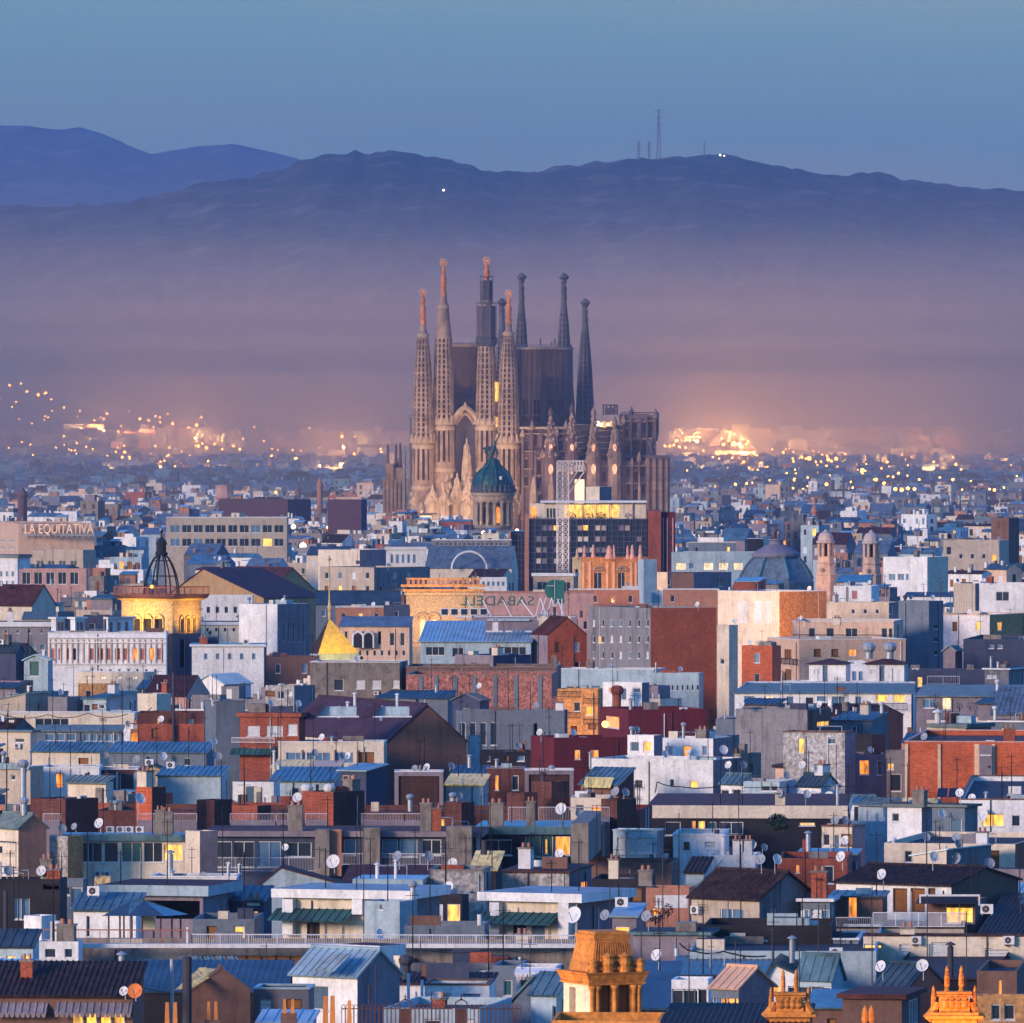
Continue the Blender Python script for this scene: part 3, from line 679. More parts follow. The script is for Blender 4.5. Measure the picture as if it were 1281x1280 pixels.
def tower(name, cx, D, prof, stone, slit=None, nseg=26, long_slits=None, core=HOLE, root=bas):
    """prof: (y px, half width px) from bottom to top. slit: y range of rows of small openings; long_slits: (y0, y1) tall slots"""
    k = D / F; c = Vector((P(cx, HY, D).x, D, 0)); pr = [(zat(y, D), hw * k) for y, hw in prof]
    def rad(z):
        for (z0, r0), (z1, r1) in zip(pr, pr[1:]):
            if z <= z1: t = (z - z0) / max(1e-6, z1 - z0); return r0 + (r1 - r0) * max(0, t)
        return pr[-1][1]
    mb = MB(); a0 = .07
    def pt(i, z, f=1.0):
        a = a0 + 2 * math.pi * i / nseg; r = rad(z) * f
        return c + Vector((math.cos(a) * r, math.sin(a) * r, z))
    ztop = pr[-1][0]; zb = pr[0][0]; sl = []
    for rng, step, fill in ((slit, 1.9, .33), (long_slits, None, None)):
        if rng: sl.append((zat(rng[1], D), zat(rng[0], D), step, fill))
    zs = sorted({*[p[0] for p in pr]} | {z for s in sl for z in s[:2]})
    for z0, z1 in zip(zs, zs[1:]):
        if z1 - z0 < .05: continue
        S = next((s for s in sl if s[0] - .01 <= z0 and z1 <= s[1] + .01), None)
        if S is None:
            n = max(1, int((z1 - z0) / 8))
            for q in range(n):
                za, zc = z0 + (z1 - z0) * q / n, z0 + (z1 - z0) * (q + 1) / n
                for i in range(nseg):
                    mb.face([pt(i, za), pt(i + 1, za), pt(i + 1, zc), pt(i, zc)], stone)
            continue
        rows = max(1, int((z1 - z0) / S[2])) if S[2] else 1
        for i in range(nseg):
            if i % 2 == 0:
                mb.face([pt(i, z0), pt(i + 1, z0), pt(i + 1, z1), pt(i, z1)], stone)
                for j in (i, i + 1): mb.face([pt(j, z0), pt(j, z1), pt(j, z1, .84), pt(j, z0, .84)], stone)
            else:
                mb.face([pt(i, z0, .84), pt(i + 1, z0, .84), pt(i + 1, z1, .84), pt(i, z1, .84)], core)
                for q in range(rows):
                    za = z0 + (z1 - z0) * q / rows; zc = za + (z1 - z0) / rows * (S[3] or .12)
                    f0, f1 = .99, .93
                    mb.face([pt(i, za, f0), pt(i + 1, za, f0), pt(i + 1, zc, f1), pt(i, zc, f1)], stone)
                    mb.face([pt(i, zc, f1), pt(i + 1, zc, f1), pt(i + 1, zc, .84), pt(i, zc, .84)], stone, UP)
                    mb.face([pt(i, za, f0), pt(i + 1, za, f0), pt(i + 1, za, .84), pt(i, za, .84)], stone, -UP)
    mb.face([pt(i, ztop) for i in range(nseg)], stone, UP)
    return part_of(mb, name, root), c, rad
def pinnacle(part, cx, D, ytop, ybot, m, head, cross=True, root=bas):
    """twisted finial: knobbly stem and a ceramic head"""
    k = D / F; c = P(cx, HY, D); mb = MB()
    ys = [ybot + (ytop - ybot) * t for t in (0, .12, .2, .3, .4, .52, .62, .82)]
    ws = [3.6, 3.9, 3.0, 3.2, 3.7, 2.6, 2.4, 1.6]
    mb.lathe((c.x, D, 0), [(w_ * k, zat(y, D)) for y, w_ in zip(ys, ws)], m, 10)
    for i in range(14):
        an = i * 2.4; y = ybot + (ytop - ybot) * (.08 + .045 * i); mb.tube((c.x + math.cos(an) * 2.4 * k, D + math.sin(an) * 2.4 * k, zat(y, D)), (c.x + math.cos(an) * 4.2 * k, D + math.sin(an) * 4.2 * k, zat(y - 1.5, D)), .45, m, .2, n=5)
    o = part_of(mb, 'pinnacle', root, part)
    hd = MB(); yc = ytop + (ybot - ytop) * .14; zc = zat(yc, D); r = 4.5 * k
    if cross:
        n = 16; ring = [Vector((c.x + math.cos(2 * math.pi * i / n) * r * .95, D - .5, zc + math.sin(2 * math.pi * i / n) * r * .8)) for i in range(n)]
        back = [v + Vector((0, 1.0, 0)) for v in ring]; hd.face(ring, head, Vector((0, -1, 0))); hd.face(back, head, Vector((0, 1, 0)))
        for i in range(n): j = (i + 1) % n; hd.face([ring[i], ring[j], back[j], back[i]], head)
        for i in range(12):
            an = 2 * math.pi * i / 12; p = Vector((c.x + math.cos(an) * r * .95, D - .3, zc + math.sin(an) * r * .95)); hd.lathe(p, [(0, -.4), (.32, 0), (0, .4)], WHM, 5)
        hd.tube((c.x - r * .5, D - .6, zc), (c.x + r * .5, D - .6, zc), .2, WHM)
    else:
        r *= 1.3; hd.lathe((c.x, D, 0), [(.8, zc - r * 1.3), (r * .55, zc - r * .7), (r * 1.15, zc - r * .1), (r * .95, zc + r * .3), (r * .3, zc + r * .8), (0, zc + r)], head, 7, smooth=False)
    q = part_of(hd, 'finial', root, part)
# four front (golden) towers
for cx, D, yt, body in (
    (529, DS - 4, 359, [(660, 15), (550, 13.6), (480, 12), (455, 10.5), (425, 7.6), (414, 4.8), (403, 3.2)]),
    (554.7, DS - 1, 321, [(660, 16), (530, 14), (470, 12.3), (423, 10.8), (420, 10.2), (386, 6.6), (378, 5.0), (368, 3.4)]),
    (608.6, DS - 1, 321, [(660, 16), (530, 14), (470, 12.6), (428, 10.6), (385, 7.0), (372, 5.4), (350, 3.0)]),
    (636.2, DS - 4, 361, [(660, 16), (556, 14.4), (500, 13.2), (455, 11), (418, 6.6), (412, 4.4), (400, 3.2)])):
    hi = body[0][0]
    lo = 556 if yt > 340 else 533
    o, c, rad = tower('bell_tower', cx, D, [(zy, w_) for zy, w_ in [(700, body[0][1] + 1)] + body], STO, slit=(418 if yt > 340 else 424, lo - 8), long_slits=(lo + 6, lo + 50), nseg=26)
    pinnacle(o, cx + .3, D, yt, body[-1][0] + 6, RED, RED)
    mb = MB()
    for i in range(13):
        an = .19 + 2 * math.pi * i / 13; z = zat(lo - 2, D); r = rad(z) * 1.04; p = c + Vector((math.cos(an) * r, math.sin(an) * r, z)); mb.tube(p, p + UP * 3.5, .8, STOL, .25, n=5)
    for yy, ww in ((lo - 4, 1.05), (lo + 3, 1.05), (lo + 55, 1.05), (body[-2][0] + 6, 1.2)):
        z = zat(yy, D); r = rad(z); mb.lathe((c.x, c.y, 0), [(r * .99, z - .9), (r * ww, z - .3), (r * ww, z + .5), (r * .98, z + 1.0)], STOL, 22)
    for i in range(40):
        an = random.uniform(math.pi, 2 * math.pi); y = random.uniform(lo + 60, 650); z = zat(y, D); r = rad(z); p = c + Vector((math.cos(an) * r, math.sin(an) * r, z)); s = random.uniform(.5, 1.3)
        mb.lathe(p - UP * s, [(s * .5, 0), (s * .8, s * .6), (s * .55, s * 1.5), (0, s * 2.2)], STOL, 6)
    part_of(mb, 'carved_band', bas, o)
# four rear towers, their shade put into a darker, greyer stone
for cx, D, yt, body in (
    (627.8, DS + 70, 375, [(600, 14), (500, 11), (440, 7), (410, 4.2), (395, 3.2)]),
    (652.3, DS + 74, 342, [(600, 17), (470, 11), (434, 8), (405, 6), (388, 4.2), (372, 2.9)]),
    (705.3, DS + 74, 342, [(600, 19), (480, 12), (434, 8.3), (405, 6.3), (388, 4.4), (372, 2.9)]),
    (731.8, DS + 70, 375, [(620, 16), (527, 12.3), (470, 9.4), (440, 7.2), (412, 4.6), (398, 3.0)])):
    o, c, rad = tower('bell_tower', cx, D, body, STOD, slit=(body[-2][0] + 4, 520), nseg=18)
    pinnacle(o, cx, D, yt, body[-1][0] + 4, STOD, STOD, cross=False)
# scaffold round the third tower
mb = MB(); c = Vector((P(608.6, HY, DS - 1).x, DS - 1, 0))
for y0, y1, hw in ((378, 346, 8.2), (430, 378, 13.2)):
    k = DS / F; z0, z1 = zat(y0, DS), zat(y1, DS); r = hw * k
    for i in range(8):
        an = math.pi * i / 4 + .39; q = c + Vector((math.cos(an) * r, math.sin(an) * r, 0)); mb.tube((q.x, q.y, z0), (q.x, q.y, z1 + .6), .16, NET, n=4)
    nl = int((z1 - z0) / 2.0)
    for j in range(nl + 1):
        z = z0 + 2.0 * j
        for i in range(8):
            a, b_ = (math.pi * i / 4 + .39, math.pi * (i + 1) / 4 + .39); mb.tube((c.x + math.cos(a) * r, c.y + math.sin(a) * r, z), (c.x + math.cos(b_) * r, c.y + math.sin(b_) * r, z), .2, NET, n=4)
    mb.lathe((c.x, c.y, 0), [(r * .93, z0), (r * .93, z1 - 1.6)], NET, 8, a0=.39, smooth=False)
mb.lathe((c.x, c.y, 0), [(11 * K, zat(434, DS)), (14.6 * K, zat(429, DS)), (14.6 * K, zat(423, DS)), (13 * K, zat(422, DS))], mat('scaffold skirt', (.05, .06, .09), rnd=0), 8, a0=.39, smooth=False)
part_of(mb, 'scaffolding', bas)
# central blocks under construction behind the towers
def pbox(mb, x0, x1, yt, yb, D, dep, m, top=None):
    o = P(x0, yb, D); mb.box(o, (P(x1, yb, D).x - o.x, 0, 0), (0, dep, 0), (0, 0, zat(yt, D) - o.z), m, top, skip=())
mb = MB()
pbox(mb, 565, 600, 434, 700, DS + 12, 26, STOM); pbox(mb, 564, 601, 430.5, 434, DS + 11, 27, STOL)
part_of(mb, 'nave_wall', bas)
mb = MB(); cx, D = 681, DS + 40
tower('central_drum', 681, DS + 34, [(700, 38), (610, 38), (500, 36.5), (436, 35.5)], STOM, nseg=28, long_slits=(500, 530))
mb = MB()
for y in (435.5, 520, 536): mb.lathe((P(681, HY, DS + 34).x, DS + 34, 0), [(35 * K, zat(y + 1.5, DS)), (37.8 * K, zat(y + .8, DS)), (37.8 * K, zat(y - 1, DS)), (34 * K, zat(y - 1.6, DS))], STOM if y > 500 else STOL, 28)
for i in range(60):
    an = math.pi * (1 + i / 60); r = 35 * K; x = P(681, HY, DS).x + math.cos(an) * r; y = DS + 34 + math.sin(an) * r; mb.tube((x, y, zat(434, DS)), (x, y, zat(431 - random.random() * 1.5, DS)), .12, STOD, n=3)
for i in range(26):
    x = P(565 + i * 1.35, HY, DS).x; mb.tube((x, DS + 11.5, zat(431, DS)), (x, DS + 11.5, zat(429 - random.random() * 2, DS)), .12, STOD, n=3)
for x, y0, y1 in ((676, 432, 423), (694, 432, 424), (690, 432, 428)): mb.tube(P(x, y0, DS + 12), P(x, y1, DS + 12), .3, STOD)
for x in (650, 658, 664, 671, 678, 686, 694, 701, 708):   # pilaster strips
    pbox(mb, x - .8, x + .8, 440, 640, DS + 34 - 36 * K * math.sqrt(max(.02, 1 - ((x - 681) / 36.5) ** 2)) - .6, 1.4, NET)
part_of(mb, 'cornice', bas)
# dark arch between the middle towers, gable and lower front
mb = MB()
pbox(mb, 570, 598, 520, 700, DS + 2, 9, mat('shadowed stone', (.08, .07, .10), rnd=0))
for s in (-1, 1):
    for i in range(8):
        t0, t1 = i / 8, (i + 1) / 8
        p = P(582 + s * (15 * t0), 510 + 12 * t0 ** 1.6 * 1.3, DS - 2); q = P(582 + s * (15 * t1), 510 + 12 * t1 ** 1.6 * 1.3, DS - 2); mb.tube(p, q, 1.1, STOL, n=6)
        p = P(582 + s * (12 * t0), 517 + 14 * t0 ** 1.6, DS - 1); q = P(582 + s * (12 * t1), 517 + 14 * t1 ** 1.6, DS - 1); mb.tube(p, q, .9, STO, n=6)
mb.tube(P(582, 512, DS - 2), P(582, 503, DS - 2), 1.3, STOL, .3); mb.tube(P(577, 520, DS - 2), P(577, 512, DS - 2), .8, STOL, .2)
part_of(mb, 'portal_arch', bas)
mb = MB()
for cx, yt, hw, D in ((584, 548, 6.5, DS - 5), (572, 592, 7, DS - 8), (598, 588, 7, DS - 8), (541, 606, 7, DS - 13), (622, 600, 7, DS - 13), (586, 596, 8, DS - 12), (555, 612, 6, DS - 14), (612, 612, 6, DS - 12)):
    c = P(cx, HY, D); pr = [(hw * K * 1.5, zat(700, D)), (hw * K * 1.25, zat(630, D)), (hw * K, zat(yt + 35, D)), (hw * K * .75, zat(yt + 22, D)), (hw * K * .28, zat(yt + 10, D)), (.3, zat(yt, D))]
    mb.lathe((c.x, D, 0), pr, STOL, 8, a0=.2, smooth=False)
    for i in range(80):
        an = random.uniform(math.pi * .95, 2.05 * math.pi); t = random.random(); z = pr[1][1] + (pr[4][1] - pr[1][1]) * t; r = pr[1][0] + (pr[4][0] - pr[1][0]) * t; s = random.uniform(.4, 1.1)
        mb.lathe(Vector((c.x + math.cos(an) * r, D + math.sin(an) * r, z)), [(s * .6, -s), (s, 0), (s * .5, s), (0, s * 1.7)], STOL, 5)
part_of(mb, 'carved_portal', bas)
# lower nave to the right with gables, rose windows and cone pinnacles
mb = MB()
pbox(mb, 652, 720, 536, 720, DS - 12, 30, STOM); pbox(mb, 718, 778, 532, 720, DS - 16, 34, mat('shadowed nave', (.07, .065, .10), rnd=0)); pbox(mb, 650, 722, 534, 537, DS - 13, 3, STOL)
for i in range(7): pbox(mb, 718, 779, 531 + i * 7.4, 532.1 + i * 7.4, DS - 17.5, 1.5, STO)
pbox(mb, 722, 812, 577, 720, DS - 22, 34, STOG); pbox(mb, 668, 724, 566, 720, DS - 18, 30, STOM); pbox(mb, 776, 812, 518, 720, DS - 10, 40, STOG)
pbox(mb, 778, 823, 519, 552, DS - 14, 40, STOG)
o = P(812, 552, DS - 14); hx = [P(800, 552, DS - 14), P(821, 552, DS - 14), P(812, 574, DS - 14), P(800, 574, DS - 14)]
mb.hexa([hx[3], hx[2], hx[2] + Vector((0, 30, 0)), hx[3] + Vector((0, 30, 0)), hx[0], hx[1], hx[1] + Vector((0, 30, 0)), hx[0] + Vector((0, 30, 0))], STOM)
mb.tube(P(821, 546, DS - 14), P(814, 551, DS - 14), .8, STOM); mb.tube(P(812, 550, DS - 15), P(818, 572, DS - 15), 1.1, NET); mb.tube(P(817, 548, DS - 15), P(812, 572, DS - 15), .9, NET)
part_of(mb, 'lower_nave', bas)
rj = random.Random(8)
for gx0, gx1, y00, D, n in ((654, 720, 540, DS - 12.5, 6), (670, 722, 570, DS - 18.5, 5), (724, 810, 580, DS - 22.5, 9), (780, 820, 524, DS - 14.5, 4)):
    mb = MB()
    for i in range(n + 1):
        x = gx0 + (gx1 - gx0) * i / n + rj.uniform(-1.5, 1.5) * (0 < i < n); y0 = y00 + rj.uniform(-3, 7); pbox(mb, x - .9, x + .9, y0, 680, D - 1.2, 1.2, STOM); t = P(x, y0, D - .6)
        if rj.random() < .45: mb.lathe(t, [(.9, 0), (1.1, 1), (.6, 2.4), (0, 4)], STO, 6)
        if i < n:
            for q in range(3): pbox(mb, x + 3, x + 5.2, y0 + 6 + q * 22, y0 + 19 + q * 22, D - .2, .15, HOLE); pbox(mb, x + 2.4, x + 5.8, y0 + 4.4 + q * 22, y0 + 5.6 + q * 22, D - .6, .55, STO)
    y0 = y00
    for q in range(5): pbox(mb, gx0, gx1, y0 + 2 + q * 22, y0 + 3.4 + q * 22, D - .9, .85, STO)
    part_of(mb, 'buttressed_bay', bas)
mb = MB(); pbox(mb, 809, 838, 573, 720, DS - 26, 30, STO); pbox(mb, 808, 839, 570, 573.5, DS - 27, 32, STOD)
for x in (812, 820, 828, 835): pbox(mb, x, x + 1, 574, 700, DS - 27, 1.5, STOM)
for y in (585, 600, 614): pbox(mb, 809, 838.5, y, y + .8, DS - 26.6, 1, STOM)
part_of(mb, 'sacristy', bas)
for cx, yt in ((689, 509), (715.5, 505), (742.5, 509), (769, 521)):
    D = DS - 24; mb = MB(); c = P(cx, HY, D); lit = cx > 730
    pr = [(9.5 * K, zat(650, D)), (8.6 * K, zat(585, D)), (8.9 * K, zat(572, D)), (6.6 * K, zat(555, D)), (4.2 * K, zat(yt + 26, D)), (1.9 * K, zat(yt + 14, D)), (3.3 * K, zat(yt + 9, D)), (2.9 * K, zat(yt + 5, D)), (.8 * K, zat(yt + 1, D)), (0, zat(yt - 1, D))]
    mb.lathe((c.x, D, 0), pr, STO if lit else STOM, 10, smooth=False)  # light put into the stone colour: golden for lit cones, brown otherwise
    for i in range(34):
        an = random.uniform(math.pi, 2 * math.pi); t = random.random(); z = pr[2][1] + (pr[5][1] - pr[2][1]) * t; r = pr[2][0] + (pr[5][0] - pr[2][0]) * t; mb.lathe(Vector((c.x + math.cos(an) * r, D + math.sin(an) * r, z)), [(.4, -.6), (.8, 0), (0, 1.2)], STO, 5)
    o = part_of(mb, 'cone_pinnacle', bas)
    mb = MB()
    for yy, hh, ww in ((587, 8, 3.0), (560, 6, 2.2)):
        n = 12; ring = []
        rr = next(r for (r, z) in pr if True)
        yD = D - (9.0 if yy > 570 else 7.6) * K - .25
        for i in range(n): a = 2 * math.pi * i / n; ring.append(Vector((c.x + math.cos(a) * ww * K, yD, zat(yy, D) + math.sin(a) * hh * K * .8)))
        mb.face(ring, mat('glowing stone window', (.6, .35, .2), emit=(1, .42, .22), estr=.5), Vector((0, -1, 0)))
    part_of(mb, 'lit_window', bas, o)
for x, y, ww in ((668, 594, 11), (690, 590, 9), (800, 588, 4)):
    mb = MB(); D = DS - 30; c = P(x, HY, D); mb.lathe((c.x, D, 0), [(ww * K * .6, zat(660, D)), (ww * K * .45, zat(y + 22, D)), (ww * K * .22, zat(y + 8, D)), (0, zat(y, D))], STO, 6, smooth=False); part_of(mb, 'gable_pinnacle', bas)
mb = MB()   # small crane cabin, works platform and statue on the right roof
D = DS - 12
for x in (755, 759, 764, 769, 772):
    mb.tube(P(x, 519, D), P(x, 507, D), .5, NET, n=4)
pbox(mb, 754, 773, 506, 508, D, 6, NET); pbox(mb, 757, 770, 510, 519, D, 5, STOD); pbox(mb, 754, 773, 514, 515, D - 1, 6, NET)
mb.lathe((P(790.3, HY, D).x, D, 0), [(3.2 * K, zat(520, D)), (3.3 * K, zat(515, D)), (1.6 * K, zat(512.5, D)), (.6 * K, zat(509, D)), (0, zat(507, D))], NET, 8)
for x in range(778, 824, 3): mb.tube(P(x, 519, D - 2), P(x, 515.5, D - 2), .18, NET, n=3)
mb.tube(P(778, 516, D - 2), P(823, 516, D - 2), .2, NET, n=3); mb.tube(P(823, 516, D), P(823, 545, D), .35, NET)
part_of(mb, 'rooftop_works', bas)
mb = MB()
for i in range(5): pbox(mb, 746 + i * 4.3, 749.5 + i * 4.3, 527 + (i % 2) * 2, 533 + (i % 3), DS - 19, 2, LAMPW if i in (0, 1, 3) else LIT)
part_of(mb, 'work_lights', bas)
mb = MB(); mb.tube(P(621, 478, DS - 2), P(619, 502, DS - 2), 1.3, LIT); mb.tube(P(620.5, 522, DS - 3), P(621, 534, DS - 3), .8, LIT); part_of(mb, 'stair_light', bas)
# cypress-like lit finial in the portal and small apse spires at the left
sp = empty('chapel', Vector((P(498, HY, DS + 40).x, DS + 40, 0))); tag(sp, 'low stone chapel with three thin spires just left of the basilica', 'chapel'); PROT.append((478, 515, 554, 634, DS + 40, 30))
mb = MB(); pbox(mb, 479, 514, 600, 700, DS + 40, 26, STO); pbox(mb, 482, 492, 580, 600, DS + 41, 10, STO); pbox(mb, 492, 505, 585, 600, DS + 42, 10, STO)
for x in range(480, 514, 5): pbox(mb, x, x + 1.2, 602, 640, DS + 39.5, 1, STO)
part_of(mb, 'wall', sp)
for x, yt in ((485, 554), (495.3, 554), (500.6, 553)):
    mb = MB(); D = DS + 45; mb.lathe((P(x, HY, D).x, D, 0), [(3.4 * K, zat(606, D)), (3.2 * K, zat(585, D)), (1.9 * K, zat(575, D)), (1.5 * K, zat(560, D)), (.9 * K, zat(yt + 2, D)), (0, zat(yt, D))], STOM, 8, smooth=False); part_of(mb, 'spire', sp)
for x, yt, D in ((513, 519, DS + 30), (506, 560, DS + 36)):
    mb = MB(); mb.tube(P(x, 640, D), P(x + .5, yt, D), .8, W['gray'], .3); r_ = empty('crane_mast', Vector((P(x, 0, D).x, D, 0))); o = part_of(mb, 'mast', r_)
    mb = MB(); mb.tube(P(x - 2, yt + 3, D), P(x + 3, yt + 2, D), .4, PIPE); part_of(mb, 'jib', r_); tag(r_, 'thin pale mast ' + ('beside the leftmost bell tower' if x > 510 else 'between chapel spires and bell tower'), 'mast')
for lx, ly, tx, ty, pw, cl in ((545, 640, 545, 580, 260000, (1, .60, .30)), (600, 640, 585, 590, 300000, (1, .66, .30)), (640, 640, 632, 560, 260000, (1, .60, .32)), (522, 640, 525, 540, 200000, (1, .55, .32)), (760, 640, 770, 570, 120000, (1, .5, .35))):
    flood(f"black floodlight in front of the basilica {'left tower base' if lx<550 and lx>530 else 'portal' if lx==600 else 'right front tower' if lx==640 else 'apse' if lx==760 else 'leftmost tower'}", Vector((P(lx, HY, DS - 75).x, DS - 75, 24)), P(tx, ty, DS - 8), pw * .14, cl, R(80))

# ---------------------------------------------------------------- the domed rotunda with a winged figure
DR = 3225.0; KR = DR / F
rt = empty('domed_rotunda', Vector((P(616.7, HY, DR).x, DR, 0))); tag(rt, 'round stone rotunda with a green copper dome in front of the basilica', 'domed building'); PROT.append((585, 650, 545, 668, DR, 18))
cx = P(616.7, HY, DR).x
mb = MB(); mb.lathe((cx, DR, 0), [(r * KR, zat(y, DR)) for r, y in ((26.5, 616), (26.5, 613), (26, 610), (24.5, 602), (21, 594), (16, 588), (11, 584), (8, 580), (7, 577), (6, 574), (0, 573))], RM['copper'], 24)
for i in range(8):
    an = 2 * math.pi * i / 8 + .2
    for j in range(6):
        ys = (610, 602, 594, 588, 584, 580, 576); rs = (26.2, 24.8, 21.3, 16.3, 11.3, 8.3, 7)
        mb.tube((cx + math.cos(an) * rs[j] * KR, DR + math.sin(an) * rs[j] * KR, zat(ys[j], DR)), (cx + math.cos(an) * rs[j + 1] * KR, DR + math.sin(an) * rs[j + 1] * KR, zat(ys[j + 1], DR)), .35, RM['copper'], n=5)
dm = part_of(mb, 'dome', rt)
mb = MB(); mb.lathe((cx + 10 * KR, DR - 21.5 * KR, zat(598, DR)), [(1.6 * KR, -.6), (2.2 * KR, 0), (1.6 * KR, .6), (0, .7)], TRIM, 10); part_of(mb, 'round_window', rt, dm)
mb = MB(); mb.lathe((cx, DR, 0), [(r * KR, zat(y, DR)) for r, y in ((22, 662), (24, 660), (24.5, 657), (21, 656))], W['conc'], 24); mb.lathe((cx, DR, 0), [(19 * KR, zat(660, DR)), (19 * KR, zat(626, DR))], W['conc'], 24)
mb.lathe((cx, DR, 0), [(19 * KR, zat(628, DR)), (25 * KR, zat(627, DR)), (25.5 * KR, zat(621, DR)), (27.5 * KR, zat(620, DR)), (28 * KR, zat(616.5, DR)), (24 * KR, zat(615.5, DR))], STOL, 24)
mb.lathe((cx, DR, 0), [(30 * KR, 0), (30 * KR, zat(668, DR)), (29 * KR, zat(664, DR)), (22 * KR, zat(662, DR))], W['gray'], 16, smooth=False)
part_of(mb, 'drum', rt)
for i in range(16):
    an = 2 * math.pi * i / 16 + .1
    if math.sin(an) < .35:
        mb = MB(); x, y = cx + math.cos(an) * 23 * KR, DR + math.sin(an) * 23 * KR; mb.tube((x, y, zat(657, DR)), (x, y, zat(628, DR)), .62, STOL, .52, n=8)
        mb.box((x - .8, y - .8, zat(629.2, DR)), (1.6, 0, 0), (0, 1.6, 0), (0, 0, .6), STOL, skip=()); part_of(mb, 'column', rt)
for i in range(16):
    an = 2 * math.pi * (i + .5) / 16 + .1
    if i % 2 == 0 and math.sin(an) < .2:
        mb = MB(); n = Vector((math.cos(an), math.sin(an), 0)); u = Vector((-n.y, n.x, 0)); o = Vector((cx, DR, 0)) + n * 19.3 * KR
        pts = [o + u * .9 + UP * zat(654, DR), o - u * .9 + UP * zat(654, DR)] + [o + u * (.9 * math.cos(t)) + UP * (zat(637, DR) + .9 * math.sin(t)) for t in [math.pi - math.pi * k / 6 for k in range(7)]]
        mb.face(pts, LITO if i == 12 else W['dark'], n); part_of(mb, 'arched_window', rt)
mb = MB()
for i in range(26):
    an = 2 * math.pi * i / 26; x, y = cx + math.cos(an) * 26.5 * KR, DR + math.sin(an) * 26.5 * KR; mb.lathe((x, y, zat(616, DR)), [(.5, 0), (.8, .8), (.3, 1.6), (.5, 2), (0, 2.8)], STOD, 6)
part_of(mb, 'balustrade', rt)
fg = empty('winged_statue', P(617, 573, DR)); tag(fg, 'dark bronze winged figure standing on top of the green copper dome', 'statue', kind=None)
mb = MB(); c = P(617, 573, DR); k = KR
def body(mb, pts, m, n=8):
    for (p, r0), (q, r1) in zip(pts, pts[1:]): mb.tube(P(p[0], p[1], DR + (p[2] if len(p) > 2 else 0)), P(q[0], q[1], DR + (q[2] if len(q) > 2 else 0)), r0 * k, m, r1 * k, n=n)
BR = mat('patinated bronze', (.04, .09, .10), rough=.5)
body(mb, [((614, 573), 2.6), ((615, 567), 3.4), ((617.5, 561), 2.6), ((619, 557), 1.6), ((619.5, 554), 1.4)], BR); body(mb, [((613, 574), 1.3), ((612.5, 568), 1.7), ((616, 563), 2.2)], BR)
body(mb, [((619, 558), 1.2), ((621, 551), .9), ((623.5, 546), .6), ((624.5, 541), .3)], BR)
mb.lathe(P(618.7, 553.5, DR), [(0, -.5), (.42, -.2), (.42, .3), (0, .6)], BR, 8)
part_of(mb, 'figure', fg)
for s in (0, 1):
    mb = MB()
    if s == 0: body(mb, [((616, 562), 2.2), ((610, 560.5), 2.4), ((604.5, 561.5), 1.4), ((603, 563), .4)], BR); body(mb, [((612, 562), 1.6), ((606, 565.5), 1.2), ((609, 568), .4)], BR)
    else: body(mb, [((618, 561), 2.2), ((621.5, 564), 2.0), ((622.5, 569), 1.0), ((621, 573), .3)], BR)
    part_of(mb, 'wing', fg)
for x, y, t in ((606, 666, 616), (648, 663, 632)):
    flood('floodlight at the foot of the rotunda ' + ('left side' if x < 620 else 'right side'), P(x, y - 1, DR - 14), P(t, 640, DR - 5), 500, (1, .66, .3), R(90))
def globe(lab, x, y, r, D, m=LAMP, pole=4.0, name='street_lamp', g=None, cat='lamp'):
    c = P(x, y, D); rr = r * D / F; root = empty(name, c); mb = MB(); mb.lathe(c, [(0, -rr), (rr * .7, -rr * .7), (rr, 0), (rr * .7, rr * .7), (0, rr)], m, 8); part_of(mb, 'globe', root)
    mb = MB(); mb.tube(c - UP * rr, c - UP * (rr + pole), max(.05, rr * .12), BLK, n=5); part_of(mb, 'pole', root); tag(root, lab, cat, g); return root
globe(uniq('bright round lamp on the left foot of the green domed rotunda'), 605, 667, 3.2, DR - 16, LAMPW)
globe(uniq('bright round lamp on the right foot of the green domed rotunda'), 647, 664, 2.6, DR - 16, LAMPW)
globe(uniq('bright white lamp above the brown office block'), 367, 659, 3.2, 3500, LAMPW)
globe(uniq('bright lamp glowing on the pale penthouse left of the masts'), 379, 683, 4.5, 3000, LAMPW, 2)

# ---------------------------------------------------------------- masts and light on the ridge
def pylon(x, yt, yb, hw, label, arms=True):
    D = 13900; z0 = zat(yb + 3, D); z1 = zat(yt, D); c = P(x, HY, D); root = empty('transmission_mast', Vector((c.x, D, z0))); w0 = hw * D / F
    mb = MB(); m = mat('mast steel', (.10, .10, .13)); n = 9
    if arms:
        for sx_ in (-1, 1):
            for sy in (-1, 1): mb.tube((c.x + sx_ * w0, D + sy * w0, z0), (c.x + sx_ * w0 * .12, D + sy * w0 * .12, z1), .55, m, n=4)
        for j in range(n):
            za = z0 + (z1 - z0) * j / n; zb = z0 + (z1 - z0) * (j + 1) / n; wa = w0 * (1 - .88 * j / n); wb = w0 * (1 - .88 * (j + 1) / n)
            mb.tube((c.x - wa, D - wa, za), (c.x + wb, D - wb, zb), .35, m, n=4); mb.tube((c.x + wa, D - wa, za), (c.x - wb, D - wb, zb), .35, m, n=4)
    else: mb.tube((c.x, D, z0), (c.x, D, z1), w0 * .5, m, w0 * .3, n=6)
    part_of(mb, 'lattice', root)
    mb = MB()
    for t in ((.98, .84, .7, .56) if arms else (.6, .95)):
        z = z0 + (z1 - z0) * t; ww = w0 * (2.2 if arms else 1.6); mb.tube((c.x - ww, D, z), (c.x + ww, D, z), .5, m, n=4)
    part_of(mb, 'crossarm', root); tag(root, label, 'mast')
